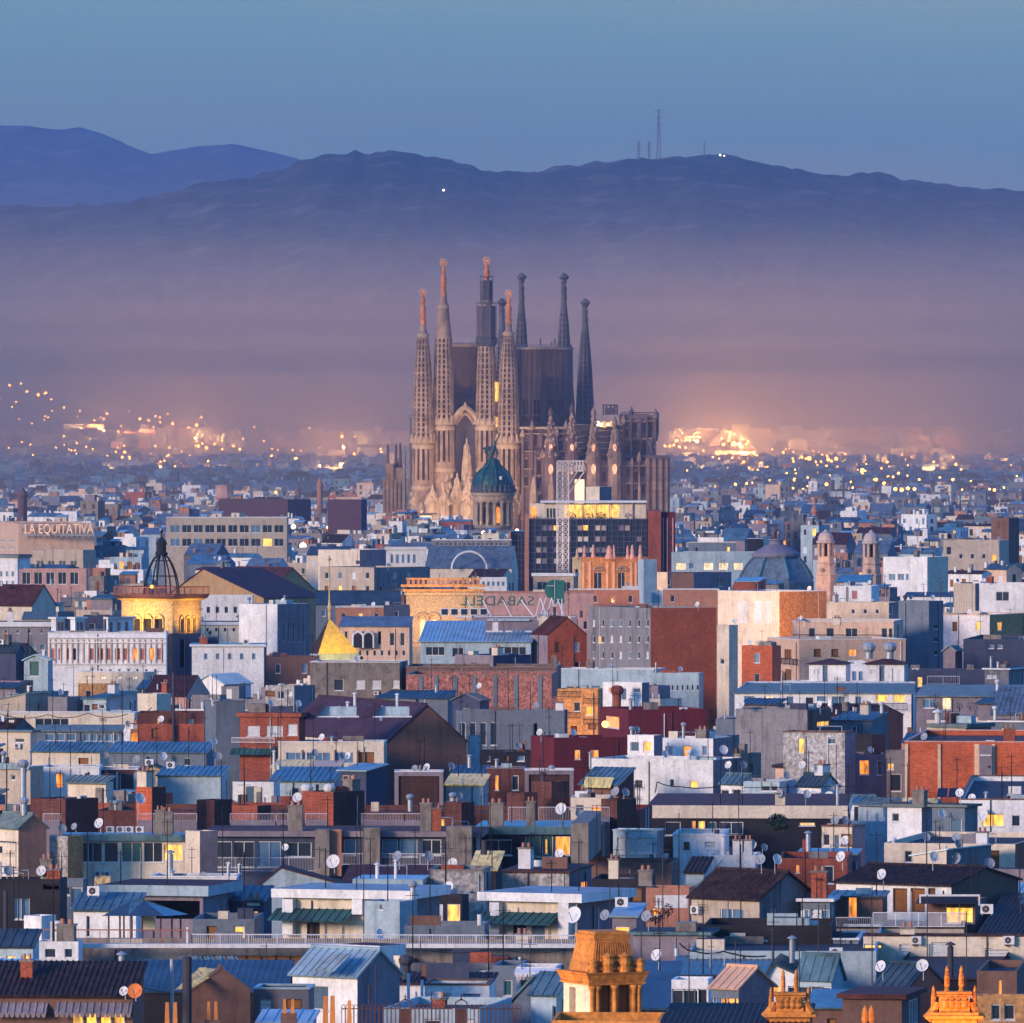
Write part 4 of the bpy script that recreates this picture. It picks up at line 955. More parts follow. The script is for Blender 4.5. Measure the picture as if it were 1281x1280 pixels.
pylon(824, 137, 197, 2.6, 'tallest lattice transmission mast on the mountain ridge')
pylon(799, 176, 198, 1.6, 'short twin armed mast left of the tallest ridge mast')
pylon(812, 177, 197, 1.3, 'smallest mast between two others on the ridge')
pylon(881, 178, 194, 1.4, 'plain stub mast on the highest right part of the ridge', False)
globe(uniq('small white light on the ridge right of the masts'), 901, 194, 1.5, 13800, LAMPW, 8); globe(uniq('second small white light on the ridge right of the masts'), 906, 195, 1.1, 13800, LAMPW, 8)
globe(uniq('small white light high on the dark hillside left of the basilica'), 555, 238, 1.6, 13000, LAMPW, 8)

# ================================================================= THE CITY, from the far middle to the near roofs
G = 'grid'; PZ = .0
# ---- middle distance, left -------------------------------------------------
b = B('peach office block carrying big white rooftop letters', -6, 23, 118, 655, 692, 'peach', dep=16, th=8, cat='office block', name='office_block', wins=[(G, -2, 20, 672, 690, 2, 2, .5, .5, 'dark')])
p = P(27, 668, b.C.y - 2); q = P(118, 668, b.C.y - 2)
so = empty('rooftop_sign', Vector((p.x, p.y, zat(668.5, p.y)))); tag(so, 'row of tall white capital letters standing on the peach office block', 'sign')
lettering('LA EQUITATIVA', 31, 117, 667.5, b.C.y - 2.2, 13.5 * b.D / F * 1.28, mat('sign white', (.8, .55, .4), emit=(1, .5, .25), estr=.2), so)
mb = MB()
mb.box(p + Vector((0, .6, -.5)), (q.x - p.x, 0, 0), (0, .3, 0), (0, 0, .35), PIPE, skip=())
for i in range(14): x = p.x + (q.x - p.x) * i / 13; mb.tube((x, p.y + .7, p.z - 1.2), (x, p.y + .7, p.z + 5), .12, PIPE, n=4); mb.tube((x, p.y + .7, p.z + 3), (x, p.y + 3.5, p.z - 1), .1, PIPE, n=4)
part_of(mb, 'frame', so)
b = B('grey glazed penthouse in front of the big letters', 49, 49, 116, 671, 690, 'ltblue', dep=12, D=2870, rm='flatb')
b = B('pinkish office block with a loggia of brown columns', 24, 24, 108, 712, 742, 'pink', dep=10, ylow=742, wins=[(28 + i * 15, 716, 38 + i * 15, 731, 'dark') for i in range(5)], cat='office block')
b = B('beige set-back office floors under the grey glazed penthouse', 38, 104, 120, 688, 712, 'beige', th=25, ylow=712, wins=[(46 + i * 14, 701, 54 + i * 14, 708, 'dark') for i in range(4)])
b = B('small white block left of the pinkish loggia', -5, 22, 38, 694, 738, 'white', roof='slab', ye=698, coping=RM['metald'], wins=[(G, -2, 20, 712, 736, 3, 2, .5, .6, 'blue')])
b = B('long beige office block with two bands of dark windows', 208, 208, 359, 648, 696, 'beige', dep=18, coping=TRIM, ylow=696, cat='office block', wins=[(G, 212, 356, 656, 667, 10, 1, .78, .9, ['dark', 'dark', 'dark', 'blue']), (G, 212, 356, 673, 684, 10, 1, .78, .9, ['dark', 'dark', 'blue', 'lit', 'dark'])])
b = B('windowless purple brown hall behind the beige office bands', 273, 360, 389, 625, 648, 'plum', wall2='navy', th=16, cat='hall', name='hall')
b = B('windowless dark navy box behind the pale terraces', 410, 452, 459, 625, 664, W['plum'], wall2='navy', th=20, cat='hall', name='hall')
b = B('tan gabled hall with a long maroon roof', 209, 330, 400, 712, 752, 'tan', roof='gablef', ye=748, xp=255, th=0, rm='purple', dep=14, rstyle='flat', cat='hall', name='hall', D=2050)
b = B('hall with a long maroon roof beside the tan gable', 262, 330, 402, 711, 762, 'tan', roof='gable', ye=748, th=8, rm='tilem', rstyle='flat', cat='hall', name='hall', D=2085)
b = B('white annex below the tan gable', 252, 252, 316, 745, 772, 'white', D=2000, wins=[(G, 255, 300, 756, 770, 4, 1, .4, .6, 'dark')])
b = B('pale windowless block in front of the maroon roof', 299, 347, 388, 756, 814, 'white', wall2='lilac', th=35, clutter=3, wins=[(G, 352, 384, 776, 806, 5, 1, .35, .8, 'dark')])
b = B('cream block with a flat cornice right of the yellow lit tower', 250, 250, 300, 778, 806, 'cream', roof='slab', ye=782, wins=[(G, 254, 298, 784, 792, 4, 1, .3, .6, 'dark')])
b = B('white low block with a blue flat roof below the pale windowless block', 240, 240, 330, 806, 842, 'white', roof='slab', ye=809, rm='metal', wins=[(G, 250, 325, 815, 828, 5, 1, .3, .6, 'blue')], clutter=3)
b = B('small pavilion with a blue hipped roof', 305, 305, 368, 804, 832, 'white', roof='hip', ye=820, rm='metal', over=.6, D=1780, wins=[(G, 310, 365, 822, 830, 5, 1, .4, .7, 'dark')])
b = B('pale house with a slanting maroon roof at the left edge', -20, 40, 70, 733, 770, 'cream', roof='gable', ye=758, rm='tilem', th=30, wins=[(10, 760, 14, 768, 'dark')], clutter=2)
b = B('grey block with a long cornice at the left edge', -10, -10, 62, 778, 818, 'gray', roof='slab', ye=784, wins=[(G, 0, 60, 786, 794, 4, 1, .2, .5, 'dark'), (G, 35, 60, 806, 814, 2, 1, .5, .8, 'blue')])
b = B('long green grey glazed roof over a cream wall at left', 28, 28, 66, 766, 780, 'cream', roof='shed', ye=775, rm='grg', D=1850)
# pink and white mansion
b = B('pink and white mansion with shuttered tall windows', 60, 60, 208, 792, 846, 'white', cat='mansion', name='mansion', coping=TRIM, D=1480, wins=
  [(112 + i * 10.6, 811, 119 + i * 10.6, 826, ['pink', 'pink', 'pink', 'pink', 'pink', 'lito', 'pink', 'lito', 'pink'][i]) for i in range(9)] + [(64 + i * 9, 811, 68.5 + i * 9, 826, ['pink', 'pink', 'pink', 'dark'][i]) for i in range(4)] + [(G, 110, 200, 836, 843, 8, 1, .25, .7, 'dark')])
for i in range(21): pier(b, 61 + i * 7, 62.6 + i * 7, 800, 832, out=.18, m='peach', name='pilaster')
for y in (797, 803, 830): pier(b, 60, 208, y, y + 1.6, out=.3, m='white', name='string_course')
for (u0, uc, u1, pk) in ((64, 70, 81, 772), (88, 94, 106, 772), (133, 135, 167, 772)):
    bb_ = B(f"white gabled attic pavilion with pink shutters, {'left one' if u0==64 else 'second one' if u0==88 else 'widest one'} on the mansion", u0, uc, u1, pk, 796, 'white', roof='gablef' if False else 'slab', ye=774.5, D=1492 if u0 < 130 else 1487, th=40, cat='attic', name='attic_pavilion', rm='metald', wins=[(uc + 2 + i * (u1 - uc - 3) / (3 if u0 > 130 else 2), 778, uc + 2 + i * (u1 - uc - 3) / (3 if u0 > 130 else 2) + 4.5, 793, 'pink') for i in range(3 if u0 > 130 else 2)], z0=20)
b = B('dark mansard roof strip between the attic pavilions', 104, 104, 150, 770, 796, 'navy', D=1500, dep=6, wins=[(111, 780, 119, 790, 'dark')])
b = B('cream balcony terrace glowing orange underneath', 96, 180, 196, 842, 858, 'cream', th=25, coping=TRIM, cat='terrace', D=1436, wins=[(G, 100, 178, 846, 850, 4, 1, .35, .8, 'orange' if False else 'litw')])
b = B('orange lit soffit wall below the cream balcony', 98, 98, 176, 855, 866, 'orange', D=1438)
b = B('light blue dormer house with an arched front', 30, 60, 66, 820, 850, 'ltblue', roof='gablef', ye=826, xp=43, rm='metall', th=12, cat='dormer house', name='house', wins=[(37, 827, 49, 846, 'green')])
b = B('dark shed with white stair rails at the left edge', -5, 20, 30, 806, 850, 'navy', roof='gable', ye=816, rm='metald', clutter=3)
b = B('dark body of the lit arcaded tower', 207, 216, 252, 793, 862, 'dark', wall2='navy', th=60, D=1520, dep=6, wins=[(225, 800, 232, 835, 'void')])
# yellow lit arcaded tower with iron crown
DT = 1560; kT = DT / F
def arcade_tower():
    C = P(216, HY, DT); C.z = 0; root = empty('arcaded_tower', C); tag(root, 'yellow lit tower with arcades and a dark iron crown on its roof terrace', 'tower'); th = R(32)
    a = Vector((-math.cos(th), math.sin(th), 0)); b_ = Vector((math.sin(th), math.cos(th), 0)); wA = ray_s(C, a, 152); wB = ray_s(C, b_, 252)
    z0, z1, z2, z3 = zat(850, DT), zat(752, DT), zat(745, DT), zat(735, DT)
    mb = MB(); hA = []; hB = []
    for i in range(3):
        s0 = ray_s(C + a * wA, -a, 166 + i * 14); s1 = ray_s(C + a * wA, -a, 176 + i * 14); hA.append((s0, s1, zat(792, DT + 3), zat(774, DT + 3)))
    for i in range(3): s0 = ray_s(C, b_, 225 + i * 7.5); s1 = ray_s(C, b_, 229.5 + i * 7.5); hB.append((s0, s1, zat(792, DT + 2), zat(774, DT + 2)))
    facade(mb, C + a * wA, -a, b_, wA, z0 - 30, z1, hA, W['yel'], .6); facade(mb, C, b_, a, wB, z0 - 30, z1, hB, W['yel'], .6)
    for O, X, Y, hs in ((C + a * wA, -a, b_, hA), (C, b_, a, hB)):
        for (s0, s1, za, zb) in hs:
            p = O + X * (s0 - .1); c0 = O + X * (s0 + s1) / 2 - Y * .12; r = (s1 - s0) / 2 + .15
            mb.face([O + X * s0 + Y * .5 + UP * za, O + X * s1 + Y * .5 + UP * za, O + X * s1 + Y * .5 + UP * zb, O + X * s0 + Y * .5 + UP * zb], W['dark'], -Y)
            for k in range(8):
                t0, t1 = math.pi * k / 8, math.pi * (k + 1) / 8
                mb.tube(c0 + X * math.cos(t0) * r + UP * (zb - .3 + math.sin(t0) * r), c0 + X * math.cos(t1) * r + UP * (zb - .3 + math.sin(t1) * r), .16, W['yel'], n=5)
            for s in (s0 - .12, s1 + .12): v = O + X * s - Y * .1; mb.tube(v + UP * za, v + UP * zb, .14, W['yel'], n=6)
            q = [O + X * s0 + Y * .02 + UP * (zb - .6)]
    p2 = C + a * wA + b_ * wB; mb.face([C + a * wA + UP * (z0 - 30), p2 + UP * (z0 - 30), p2 + UP * z1, C + a * wA + UP * z1], W['yel'], a); mb.face([C + b_ * wB, p2, p2 + UP * z1, C + b_ * wB + UP * z1], W['yel'], b_)
    part_of(mb, 'wall', root)
    mb = MB()
    def ringbox(e0, za, e1, zb, m):
        c = []
        for e, z in ((e0, za), (e1, zb)):
            c += [C - a * e - b_ * e + UP * z, C + a * (wA + e) - b_ * e + UP * z, p2 + (a + b_) * e + UP * z, C + b_ * (wB + e) - a * e + UP * z]
        mb.hexa(c, m)
    ringbox(.1, z1, .7, z1 + .35, W['yel']); ringbox(.7, z1 + .36, 1.0, z2, mat('dark eave', (.10, .05, .06))); part_of(mb, 'eave', root)
    mb = MB(); q = [C - a * .9 - b_ * .9, C + a * (wA + .9) - b_ * .9, p2 + (a + b_) * .9, C + b_ * (wB + .9) - a * .9]
    for i in range(4):
        s, e = q[i], q[(i + 1) % 4]; n = int((e - s).length / .3)
        for z in (z2 + .05, z3): mb.tube(s + UP * z, e + UP * z, .07, RUST)
        for k in range(n + 1): v = s.lerp(e, k / n); mb.tube(v + UP * z2, v + UP * z3, .03 if k % 6 else .1, RUST, n=4)
    part_of(mb, 'railing', root)
    cr = MB(); cc = (C + p2) / 2; r = 2.7; rib = []
    zc = z2; zt = zat(693, DT)
    for i in range(8):
        an = 2 * math.pi * i / 8 + .3; prev = None
        for k in range(9):
            t = k / 8; rr = r * (math.cos(t * math.pi / 2) ** .62) + .35; v = cc + Vector((math.cos(an) * rr, math.sin(an) * rr, zc + (zt - zc) * t))
            if prev is not None: cr.tube(prev, v, .13, BLK, n=5)
            prev = v
    for t in (.45, .82): rr = r * (math.cos(t * math.pi / 2) ** .62) + .35; pr_ = [cc + Vector((math.cos(i * .5236) * rr, math.sin(i * .5236) * rr, zc + (zt - zc) * t)) for i in range(12)]; [cr.tube(pr_[i], pr_[(i + 1) % 12], .08, BLK, n=4) for i in range(12)]
    part_of(cr, 'iron_crown', root)
    cr = MB(); cr.lathe(cc, [(1.0, zt - .3), (1.1, zt), (.8, zt + .3), (.75, zt + 1.4), (1.0, zt + 1.5), (.7, zt + 2.2), (.2, zt + 2.7), (.12, zt + 3.4), (.3, zt + 3.6), (0, zt + 4.1)], BLK, 10); part_of(cr, 'lantern', root)
    PROT.append((150, 256, 672, 850, DT, 8))
    flood('floodlight below the left arcade of the yellow lit tower', C - b_ * 5 + a * wA * .6 + UP * (z1 - 5.2), C + a * wA * .5 + UP * (z1 - 1.5), 2300, (1, .52, .08), R(110), .8)
    flood('floodlight below the right arcade of the yellow lit tower', C - a * 4.5 + b_ * wB * .5 + UP * (z1 - 5.2), C + b_ * wB * .5 + UP * (z1 - 1.5), 1700, (1, .50, .07), R(110), .8)
arcade_tower()
globe(uniq('small amber lamp on the railing of the yellow lit tower'), 190, 734, 2.4, DT - 3, LAMPR, 1.5)
# pyramid roof
def pyramid():
    D = 1690; C = P(398, HY, D); C.z = 0; root = empty('pyramid_roofed_house', C); tag(root, 'pyramid roofed house with one face lit yellow and a gilded spire', 'house'); PROT.append((386, 450, 700, 822, D, 8))
    a = Vector((-.60, .8, 0)); b_ = Vector((.8, .6, 0)); wA = ray_s(C, a, 386); wB = ray_s(C, b_, 449); z = zat(818, D); ap = P(412, 773, D + 4)
    q = [C + UP * z, C + a * wA + UP * z, C + a * wA + b_ * wB + UP * z, C + b_ * wB + UP * z]; lit_yellow = mat('tiles painted lit yellow', (.80, .55, .12), var=.25, scale=1.2, fine=.2, rough=.5)
    mb = MB(); mb.face([q[0], q[1], ap], RM['tile'], -b_); mb.face([q[2], q[1], ap], RM['tile'], a); mb.face([q[3], q[0], ap], lit_yellow, -a); mb.face([q[2], q[3], ap], lit_yellow, b_)  # right faces painted yellow as if lit, left ones kept dark
    part_of(mb, 'roof', root); mb = MB(); mb.hexa([v - UP * (v.z) for v in q] + [v - UP * .02 for v in q], W['ltblue']); part_of(mb, 'wall', root)
    mb = MB(); mb.lathe((ap.x, ap.y, 0), [(.2, ap.z - .3), (.2, ap.z), (.3, ap.z + .6), (.15, ap.z + 1.1), (.4, ap.z + 1.8), (.2, ap.z + 2.6), (.12, ap.z + 3.4), (.10, zat(702, ap.y)), (.35, zat(700, ap.y)), (0, zat(694, ap.y))], mat('gilding', (.75, .55, .25), rough=.4, metal=.4), 10); part_of(mb, 'spire', root)
    flood('floodlight lighting the yellow face of the pyramid roof', P(452, 823, D - 6), (q[0] + q[3] + ap) / 3, 2600, (1, .62, .06), R(80), .6)
pyramid()
# ---- middle distance, centre ------------------------------------------------
b = B('slate blue mansard roofed palace with a stone balustrade', 533, 640, 648, 684, 718, 'cream', roof='gable', ye=711, rm='slate', rstyle='flat', th=6, D=2420, cat='palace', name='palace')
b.rz = zat(686, b.D)
mb = MB()
for s in (-1, 1):
    for i in range(8):
        t0, t1 = i / 8, (i + 1) / 8; f = lambda t: P(587 + s * 22 * math.sin(t * math.pi / 2), 690 + 22 * (1 - math.cos(t * math.pi / 2)), b.D - 1.2)
        mb.tube(f(t0), f(t1), .28, TRIM, n=5)
part_of(mb, 'arched_moulding', b.root)
b = B('grey balustraded attic above the slate mansard', 540, 540, 640, 676, 690, 'gray', D=2480, coping=TRIM, wins=[(G, 545, 636, 678, 683, 16, 1, .5, .8, 'dark')])
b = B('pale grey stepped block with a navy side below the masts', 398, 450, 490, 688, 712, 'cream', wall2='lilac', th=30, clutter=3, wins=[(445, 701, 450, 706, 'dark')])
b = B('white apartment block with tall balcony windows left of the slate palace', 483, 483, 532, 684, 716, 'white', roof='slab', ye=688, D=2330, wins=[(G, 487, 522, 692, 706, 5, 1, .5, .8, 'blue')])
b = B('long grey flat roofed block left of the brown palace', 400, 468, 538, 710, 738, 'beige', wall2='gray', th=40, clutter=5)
b = B('orange tiled house below the long grey block', 400, 458, 466, 723, 740, 'orange', roof='slab', ye=726, rm='metald', D=2160)
b = B('low hall with a rounded grey blue roof', 395, 395, 500, 740, 765, 'blueg', roof='gable', ye=756, rm='metald', rstyle='flat', D=2010)
b = B('pink mansion with arched white dormers', 425, 512, 516, 772, 826, 'peach', roof='shed', ye=784, th=5, rm='slate', rstyle='flat', dep=8, cat='mansion', name='mansion', D=1730, wins=[(G, 428, 480, 788, 808, 5, 1, .35, .8, ['void', 'dark']), (G, 484, 510, 790, 810, 2, 1, .4, .8, 'dark'), (G, 428, 510, 812, 822, 9, 1, .4, .7, 'dark')])
for x in (448, 461):
    mb = MB(); c = P(x, 797, b.C.y - .6)
    for k in range(9): t0, t1 = math.pi * k / 9, math.pi * (k + 1) / 9; mb.tube(c + Vector((math.cos(t0) * .95, 0, math.sin(t0) * .95)), c + Vector((math.cos(t1) * .95, 0, math.sin(t1) * .95)), .22, TRIM, n=6)
    for s in (-.95, .95): mb.tube(c + Vector((s, 0, 0)), c + Vector((s, 0, -2.0)), .2, TRIM, n=6)
    mb.face([c + Vector((-.8, .05, -2)), c + Vector((.8, .05, -2)), c + Vector((.8, .05, .2)), c + Vector((0, .05, .8)), c + Vector((-.8, .05, .2))], W['dark'], Vector((0, -1, 0)))
    part_of(mb, 'dormer', b.root)
b = B('dark slate attic right of the arched dormers', 480, 480, 512, 757, 784, 'navy', D=1760, dep=5)
b = B('brown red roof terrace above the arched dormers', 420, 420, 482, 760, 776, 'terra', D=1775, coping=TRIM, clutter=3)
# big brown palace with a cornice, arched windows, and its lower wing
b = B('large brown palace with a heavy cornice and lit arched windows', 508, 508, 602, 740, 834, 'stone', D=1830, dep=14, coping=W['orange'], cat='palace', name='palace', wins=[(525, 775, 532, 800, 'litw'), (539, 775, 546, 800, 'litw')])
for y, ex in ((731, 1.0), (737, .7), (741, .35), (800, .4), (806, .25)):
    mb = MB(); o = P(508, y + 3.5, b.D - ex); mb.box(o - Vector((ex, 0, 0)), (P(602, y, b.D).x - o.x + ex * 2, 0, 0), (0, ex - .003, 0), (0, 0, 3.4 * b.D / F), W['orange'] if y < 740 else W['stone'], skip=()); part_of(mb, 'cornice', b.root)
mb = MB()
for i in range(15): pbox(mb, 509 + i * 6.2, 513 + i * 6.2, 725, 731, b.D - .9, .8, W['terra'])
pbox(mb, 508, 602, 723, 725.5, b.D - 1, 1, W['orange']); part_of(mb, 'balustrade', b.root)
for x in (528.5, 542.5):
    mb = MB(); c = P(x, 775, b.D - .15); r = 1.2
    for k in range(9): t0, t1 = math.pi * k / 9, math.pi * (k + 1) / 9; mb.tube(c + Vector((math.cos(t0) * r, 0, math.sin(t0) * r)), c + Vector((math.cos(t1) * r, 0, math.sin(t1) * r)), .3, STOL, n=6)
    part_of(mb, 'arch', b.root)
flood('floodlight warming the cornice of the large brown palace', P(535, 800, b.D - 14), P(535, 750, b.D), 5500, (1, .55, .12), R(90))
b = B('lower wing of the brown palace with small arched windows', 602, 602, 742, 742, 800, 'pink', D=1880, dep=14, coping=W['terra'], cat='palace', name='palace', wins=[(G, 645, 742, 776, 788, 5, 1, .25, .9, 'dark')])
b = B('brick red terrace with orange lit wall right of the brown palace', 712, 712, 800, 738, 764, 'terra', D=1905, coping=TRIM, clutter=2)
flood('floodlight on the terracotta terrace right of the brown palace', P(765, 762, 1880), P(760, 745, 1905), 2600, (1, .35, .05), R(100))
# sign (seen from behind)
b = B('light blue metal roofed house with a roof terrace', 526, 664, 672, 778, 838, 'ltblue', roof='shed', ye=803, rm=RM['metall'], rstyle='seam', th=4, dep=12, D=1500, cat='house', name='house', over=.5, ylow=834,
      wins=[(533, 809, 556, 820, 'dark'), (566, 810, 580, 822, 'dark'), (612, 810, 624, 822, 'dark'), (631, 809, 658, 820, 'dark')])
b.rz = zat(790, 1503)
for i in range(5):
    mb = MB(); pbox(mb, 551 + i * 12.2, 561 + i * 12.2, 761, 770, 1514, .4, TRIM); pbox(mb, 552.2 + i * 12.2, 559.8 + i * 12.2, 762, 769, 1513.9, .05, GLASS); part_of(mb, 'skylight', b.root)
mb = MB(); pbox(mb, 607, 674, 776, 789, 1506.5, .6, W['lilac']); pbox(mb, 609, 662, 774, 777, 1506, 1.6, W['ltblue'])
for i in range(5): pbox(mb, 608 + i * 12, 617 + i * 12, 789, 791, 1504.5, .3, TRIM)
part_of(mb, 'roof_terrace', b.root)
b = B('red brown gabled wall beside the light blue roof', 664, 685, 734, 773, 838, 'lilac', wall2='brickb', roof='gable', ye=795, th=62, rm='tilem', D=1498, dep=10, over=.1)
b = B('white attic room with an air unit at the red gable top', 672, 672, 714, 772, 790, 'cream', D=1545, wins=[(682, 779, 692, 788, 'blue')])
sg = empty('rooftop_sign', P(620, 772, 1600)); tag(sg, 'green letters on white struts seen from behind above the light blue roof', 'sign')
GRN = mat('sign green', (.03, .16, .14))
lettering('SABADELL', 576, 668, 757.5, 1600, 13 * 1600 / F * 1.3, GRN, sg, True, .08)
mb = MB(); c = P(694, 738, 1601); n = 24; rr = 1.75
ring = [c + Vector((math.cos(2 * math.pi * i / n) * rr, 0, math.sin(2 * math.pi * i / n) * rr)) for i in range(n)]; mb.face(ring, GRN, Vector((0, -1, 0))); mb.face([v + Vector((0, .3, 0)) for v in ring], GRN, Vector((0, 1, 0)))
for i in range(n): j = (i + 1) % n; mb.face([ring[i], ring[j], ring[j] + Vector((0, .3, 0)), ring[i] + Vector((0, .3, 0))], GRN)
pbox(mb, 694, 706, 726, 755, 1600.2, .3, GRN); part_of(mb, 'emblem', sg)
mb = MB()
for x0_, x1_ in ((583, 595), (602, 615), (628, 640), (650, 668), (676, 670), (676, 684), (690, 684), (690, 697), (700, 690), (703, 703), (697, 706), (683, 676)):
    mb.tube(P(x0_, 748, 1600.5), P(x1_, 772, 1597), .10, TRIM, n=5)
mb.tube(P(570, 772, 1597), P(720, 772, 1597), .14, TRIM); mb.tube(P(684, 733, 1600.5), P(703, 733, 1600.5), .06, TRIM); mb.tube(P(694, 726, 1600.4), P(694, 750, 1600.4), .06, TRIM); part_of(mb, 'strut', sg)
b = B('pale roof terrace carrying the green letters', 590, 590, 722, 772, 790, 'lilac', D=1590, dep=12, clutter=3)
b = B('small white kiosk box above the brown palace cornice', 600, 600, 634, 723, 737, 'white', D=1990, wins=[(G, 602, 633, 727, 734, 5, 1, .6, .8, 'blue')])
# glass office block with lit penthouse
def office():
    D = 2560; root = empty('office_tower', Vector((P(735, HY, D).x, D, 0))); tag(root, 'dark glass office block with a grid of curtained windows and red piers', 'office block'); PROT.append((637, 846, 627, 722, D, 25))
    mb = MB(); pbox(mb, 662, 810, 649, 760, D, 22, mat('dark curtain glass', (.03, .035, .06), rough=.2, spec=.8)); pbox(mb, 637, 657, 665, 760, D + 1, 20, mat('dark curtain glass', (0, 0, 0))); part_of(mb, 'glass_wall', root)
    mb = MB(); pbox(mb, 656.5, 661.5, 643, 760, D - 1, 6, W['terra']); part_of(mb, 'brick_pier', root)
    mb = MB(); pbox(mb, 636, 639, 665, 760, D - 1, 3, W['terra']); part_of(mb, 'brick_pier', root)
    mb = MB(); G_ = mat('curtain wall mullion', (.20, .17, .26))
    for i in range(20): x = 662 + i * 148 / 20; pbox(mb, x, x + .45, 649, 720, D - .35, .34, G_)
    for i in range(11): y = 650 + i * 6.9; pbox(mb, 662, 810, y, y + .4, D - .38, .37, G_)
    for i in range(5): pbox(mb, 640 + i * 4, 640.4 + i * 4, 667, 730, D + .6, .38, G_)
    for i in range(8): pbox(mb, 639, 656, 668 + i * 8, 668.4 + i * 8, D + .6, .38, G_)
    part_of(mb, 'mullions', root)
    lits = {(2, 1): 'c', (3, 1): 'c', (4, 1): 'y', (9, 1): 'y', (8, 1): 'c', (11, 1): 'c', (12, 1): 'c', (15, 1): 'c', (16, 1): 'c'}
    for i in range(20):
        for j in (1, 3, 5, 7):
            if (i, j) in lits or (j > 1 and (i in (1, 2, 4, 5, 8, 9, 11, 12) or random.random() < .16)):
                x = 662.4 + i * 7.4; y = 650 + j * 6.9; mb = MB(); pbox(mb, x + .4, x + 6.7, y + .4, y + 6.6, D - .06, .05, LIT if lits.get((i, j)) == 'y' else random.choice([W['lilac'], W['gray'], W['cream'], W['beige']])); part_of(mb, 'curtained_window', root)
    mb = MB(); o = P(811, 760, D - 2); C_ = P(828, HY, D - 5); pbox(mb, 811, 827, 639, 760, D - 3, 22, W['brick']); pbox(mb, 827, 845, 641, 760, D - 1, 20, W['maroon']); part_of(mb, 'brick_tower', root)
    for i in range(5):
        for x in (838,): mb = MB(); pbox(mb, x, x + 3, 660 + i * 10, 665 + i * 10, D - 1.1, .09, GLASS); part_of(mb, 'window', root)
    mb = MB()
    for x in (829, 834, 841): pbox(mb, x, x + 1.5, 648, 740, D - 1.3, .28, W['pink'])
    part_of(mb, 'fin', root)
    mb = MB(); pbox(mb, 664, 808, 630, 649.5, D + 6, 10, W['cream']); pbox(mb, 676, 809, 626.5, 629, D + 4.5, 12, TRIM); part_of(mb, 'penthouse', root)
    mb = MB(); pbox(mb, 706, 775, 632, 647, D + 5.9, .08, LIT); pbox(mb, 664, 671, 634, 648, D + 5.9, .08, LITO); part_of(mb, 'lit_glazing', root)
    for i in range(4): mb = MB(); pbox(mb, 684 + i * 4, 686 + i * 4, 636, 648, D + 5.8, .1, GLASS); part_of(mb, 'narrow_window', root)
    for x in (728, 745, 762, 790): mb = MB(); pbox(mb, x, x + 1.5, 630, 649, D + 5.4, .5, W['peach']); part_of(mb, 'column', root)
office()
def bush(lab, x, y, r, D, sq=1.0, cat='plant', name='bush', n=160, g=None, flat=1.0):
    c = P(x, y, D); rr = r * D / F; root = empty(name, c); mb = MB()
    for i in range(n):
        v = Vector((random.gauss(0, 1), random.gauss(0, 1), random.gauss(0, 1))).normalized() * rr * random.uniform(.35, 1) ** .5; v.z *= flat
        v *= 1 + .25 * noise.noise(v * (1.6 / rr)); a_ = Vector((random.gauss(0, 1), random.gauss(0, 1), random.gauss(0, 1))).normalized(); b_ = a_.orthogonal().normalized(); s = rr * random.uniform(.09, .17)
        q = c + v; mb.face([q - a_ * s, q + b_ * s * .6, q + a_ * s, q - b_ * s * .6], LEAF)
    part_of(mb, 'foliage', root); mb = MB(); mb.tube(c - UP * rr * flat * 1.2, c, .06, TRIMB); part_of(mb, 'stem', root); tag(root, uniq(lab), cat, g); return root
for x, w_ in ((716, 7), (738, 6), (752, 7), (786, 5)): bush(f"shrub on the lit office penthouse terrace, {['left', 'second', 'third', 'right'][(716, 738, 752, 786).index(x)]} one", x, 645, w_, 2563, flat=.7, n=110, g='shrubs on the penthouse terrace')
b = B('white cube above the lit penthouse floor', 733, 750, 765, 609, 634, 'cream', wall2='lilac', th=45, D=2750)
b = B('brightly lit white facade behind the lattice mast', 719, 719, 731, 600, 632, 'cream', D=2790); flood('floodlight on the bright facade behind the lattice mast', P(725, 640, 2765), P(725, 612, 2790), 24000, (1, .7, .35), R(60))
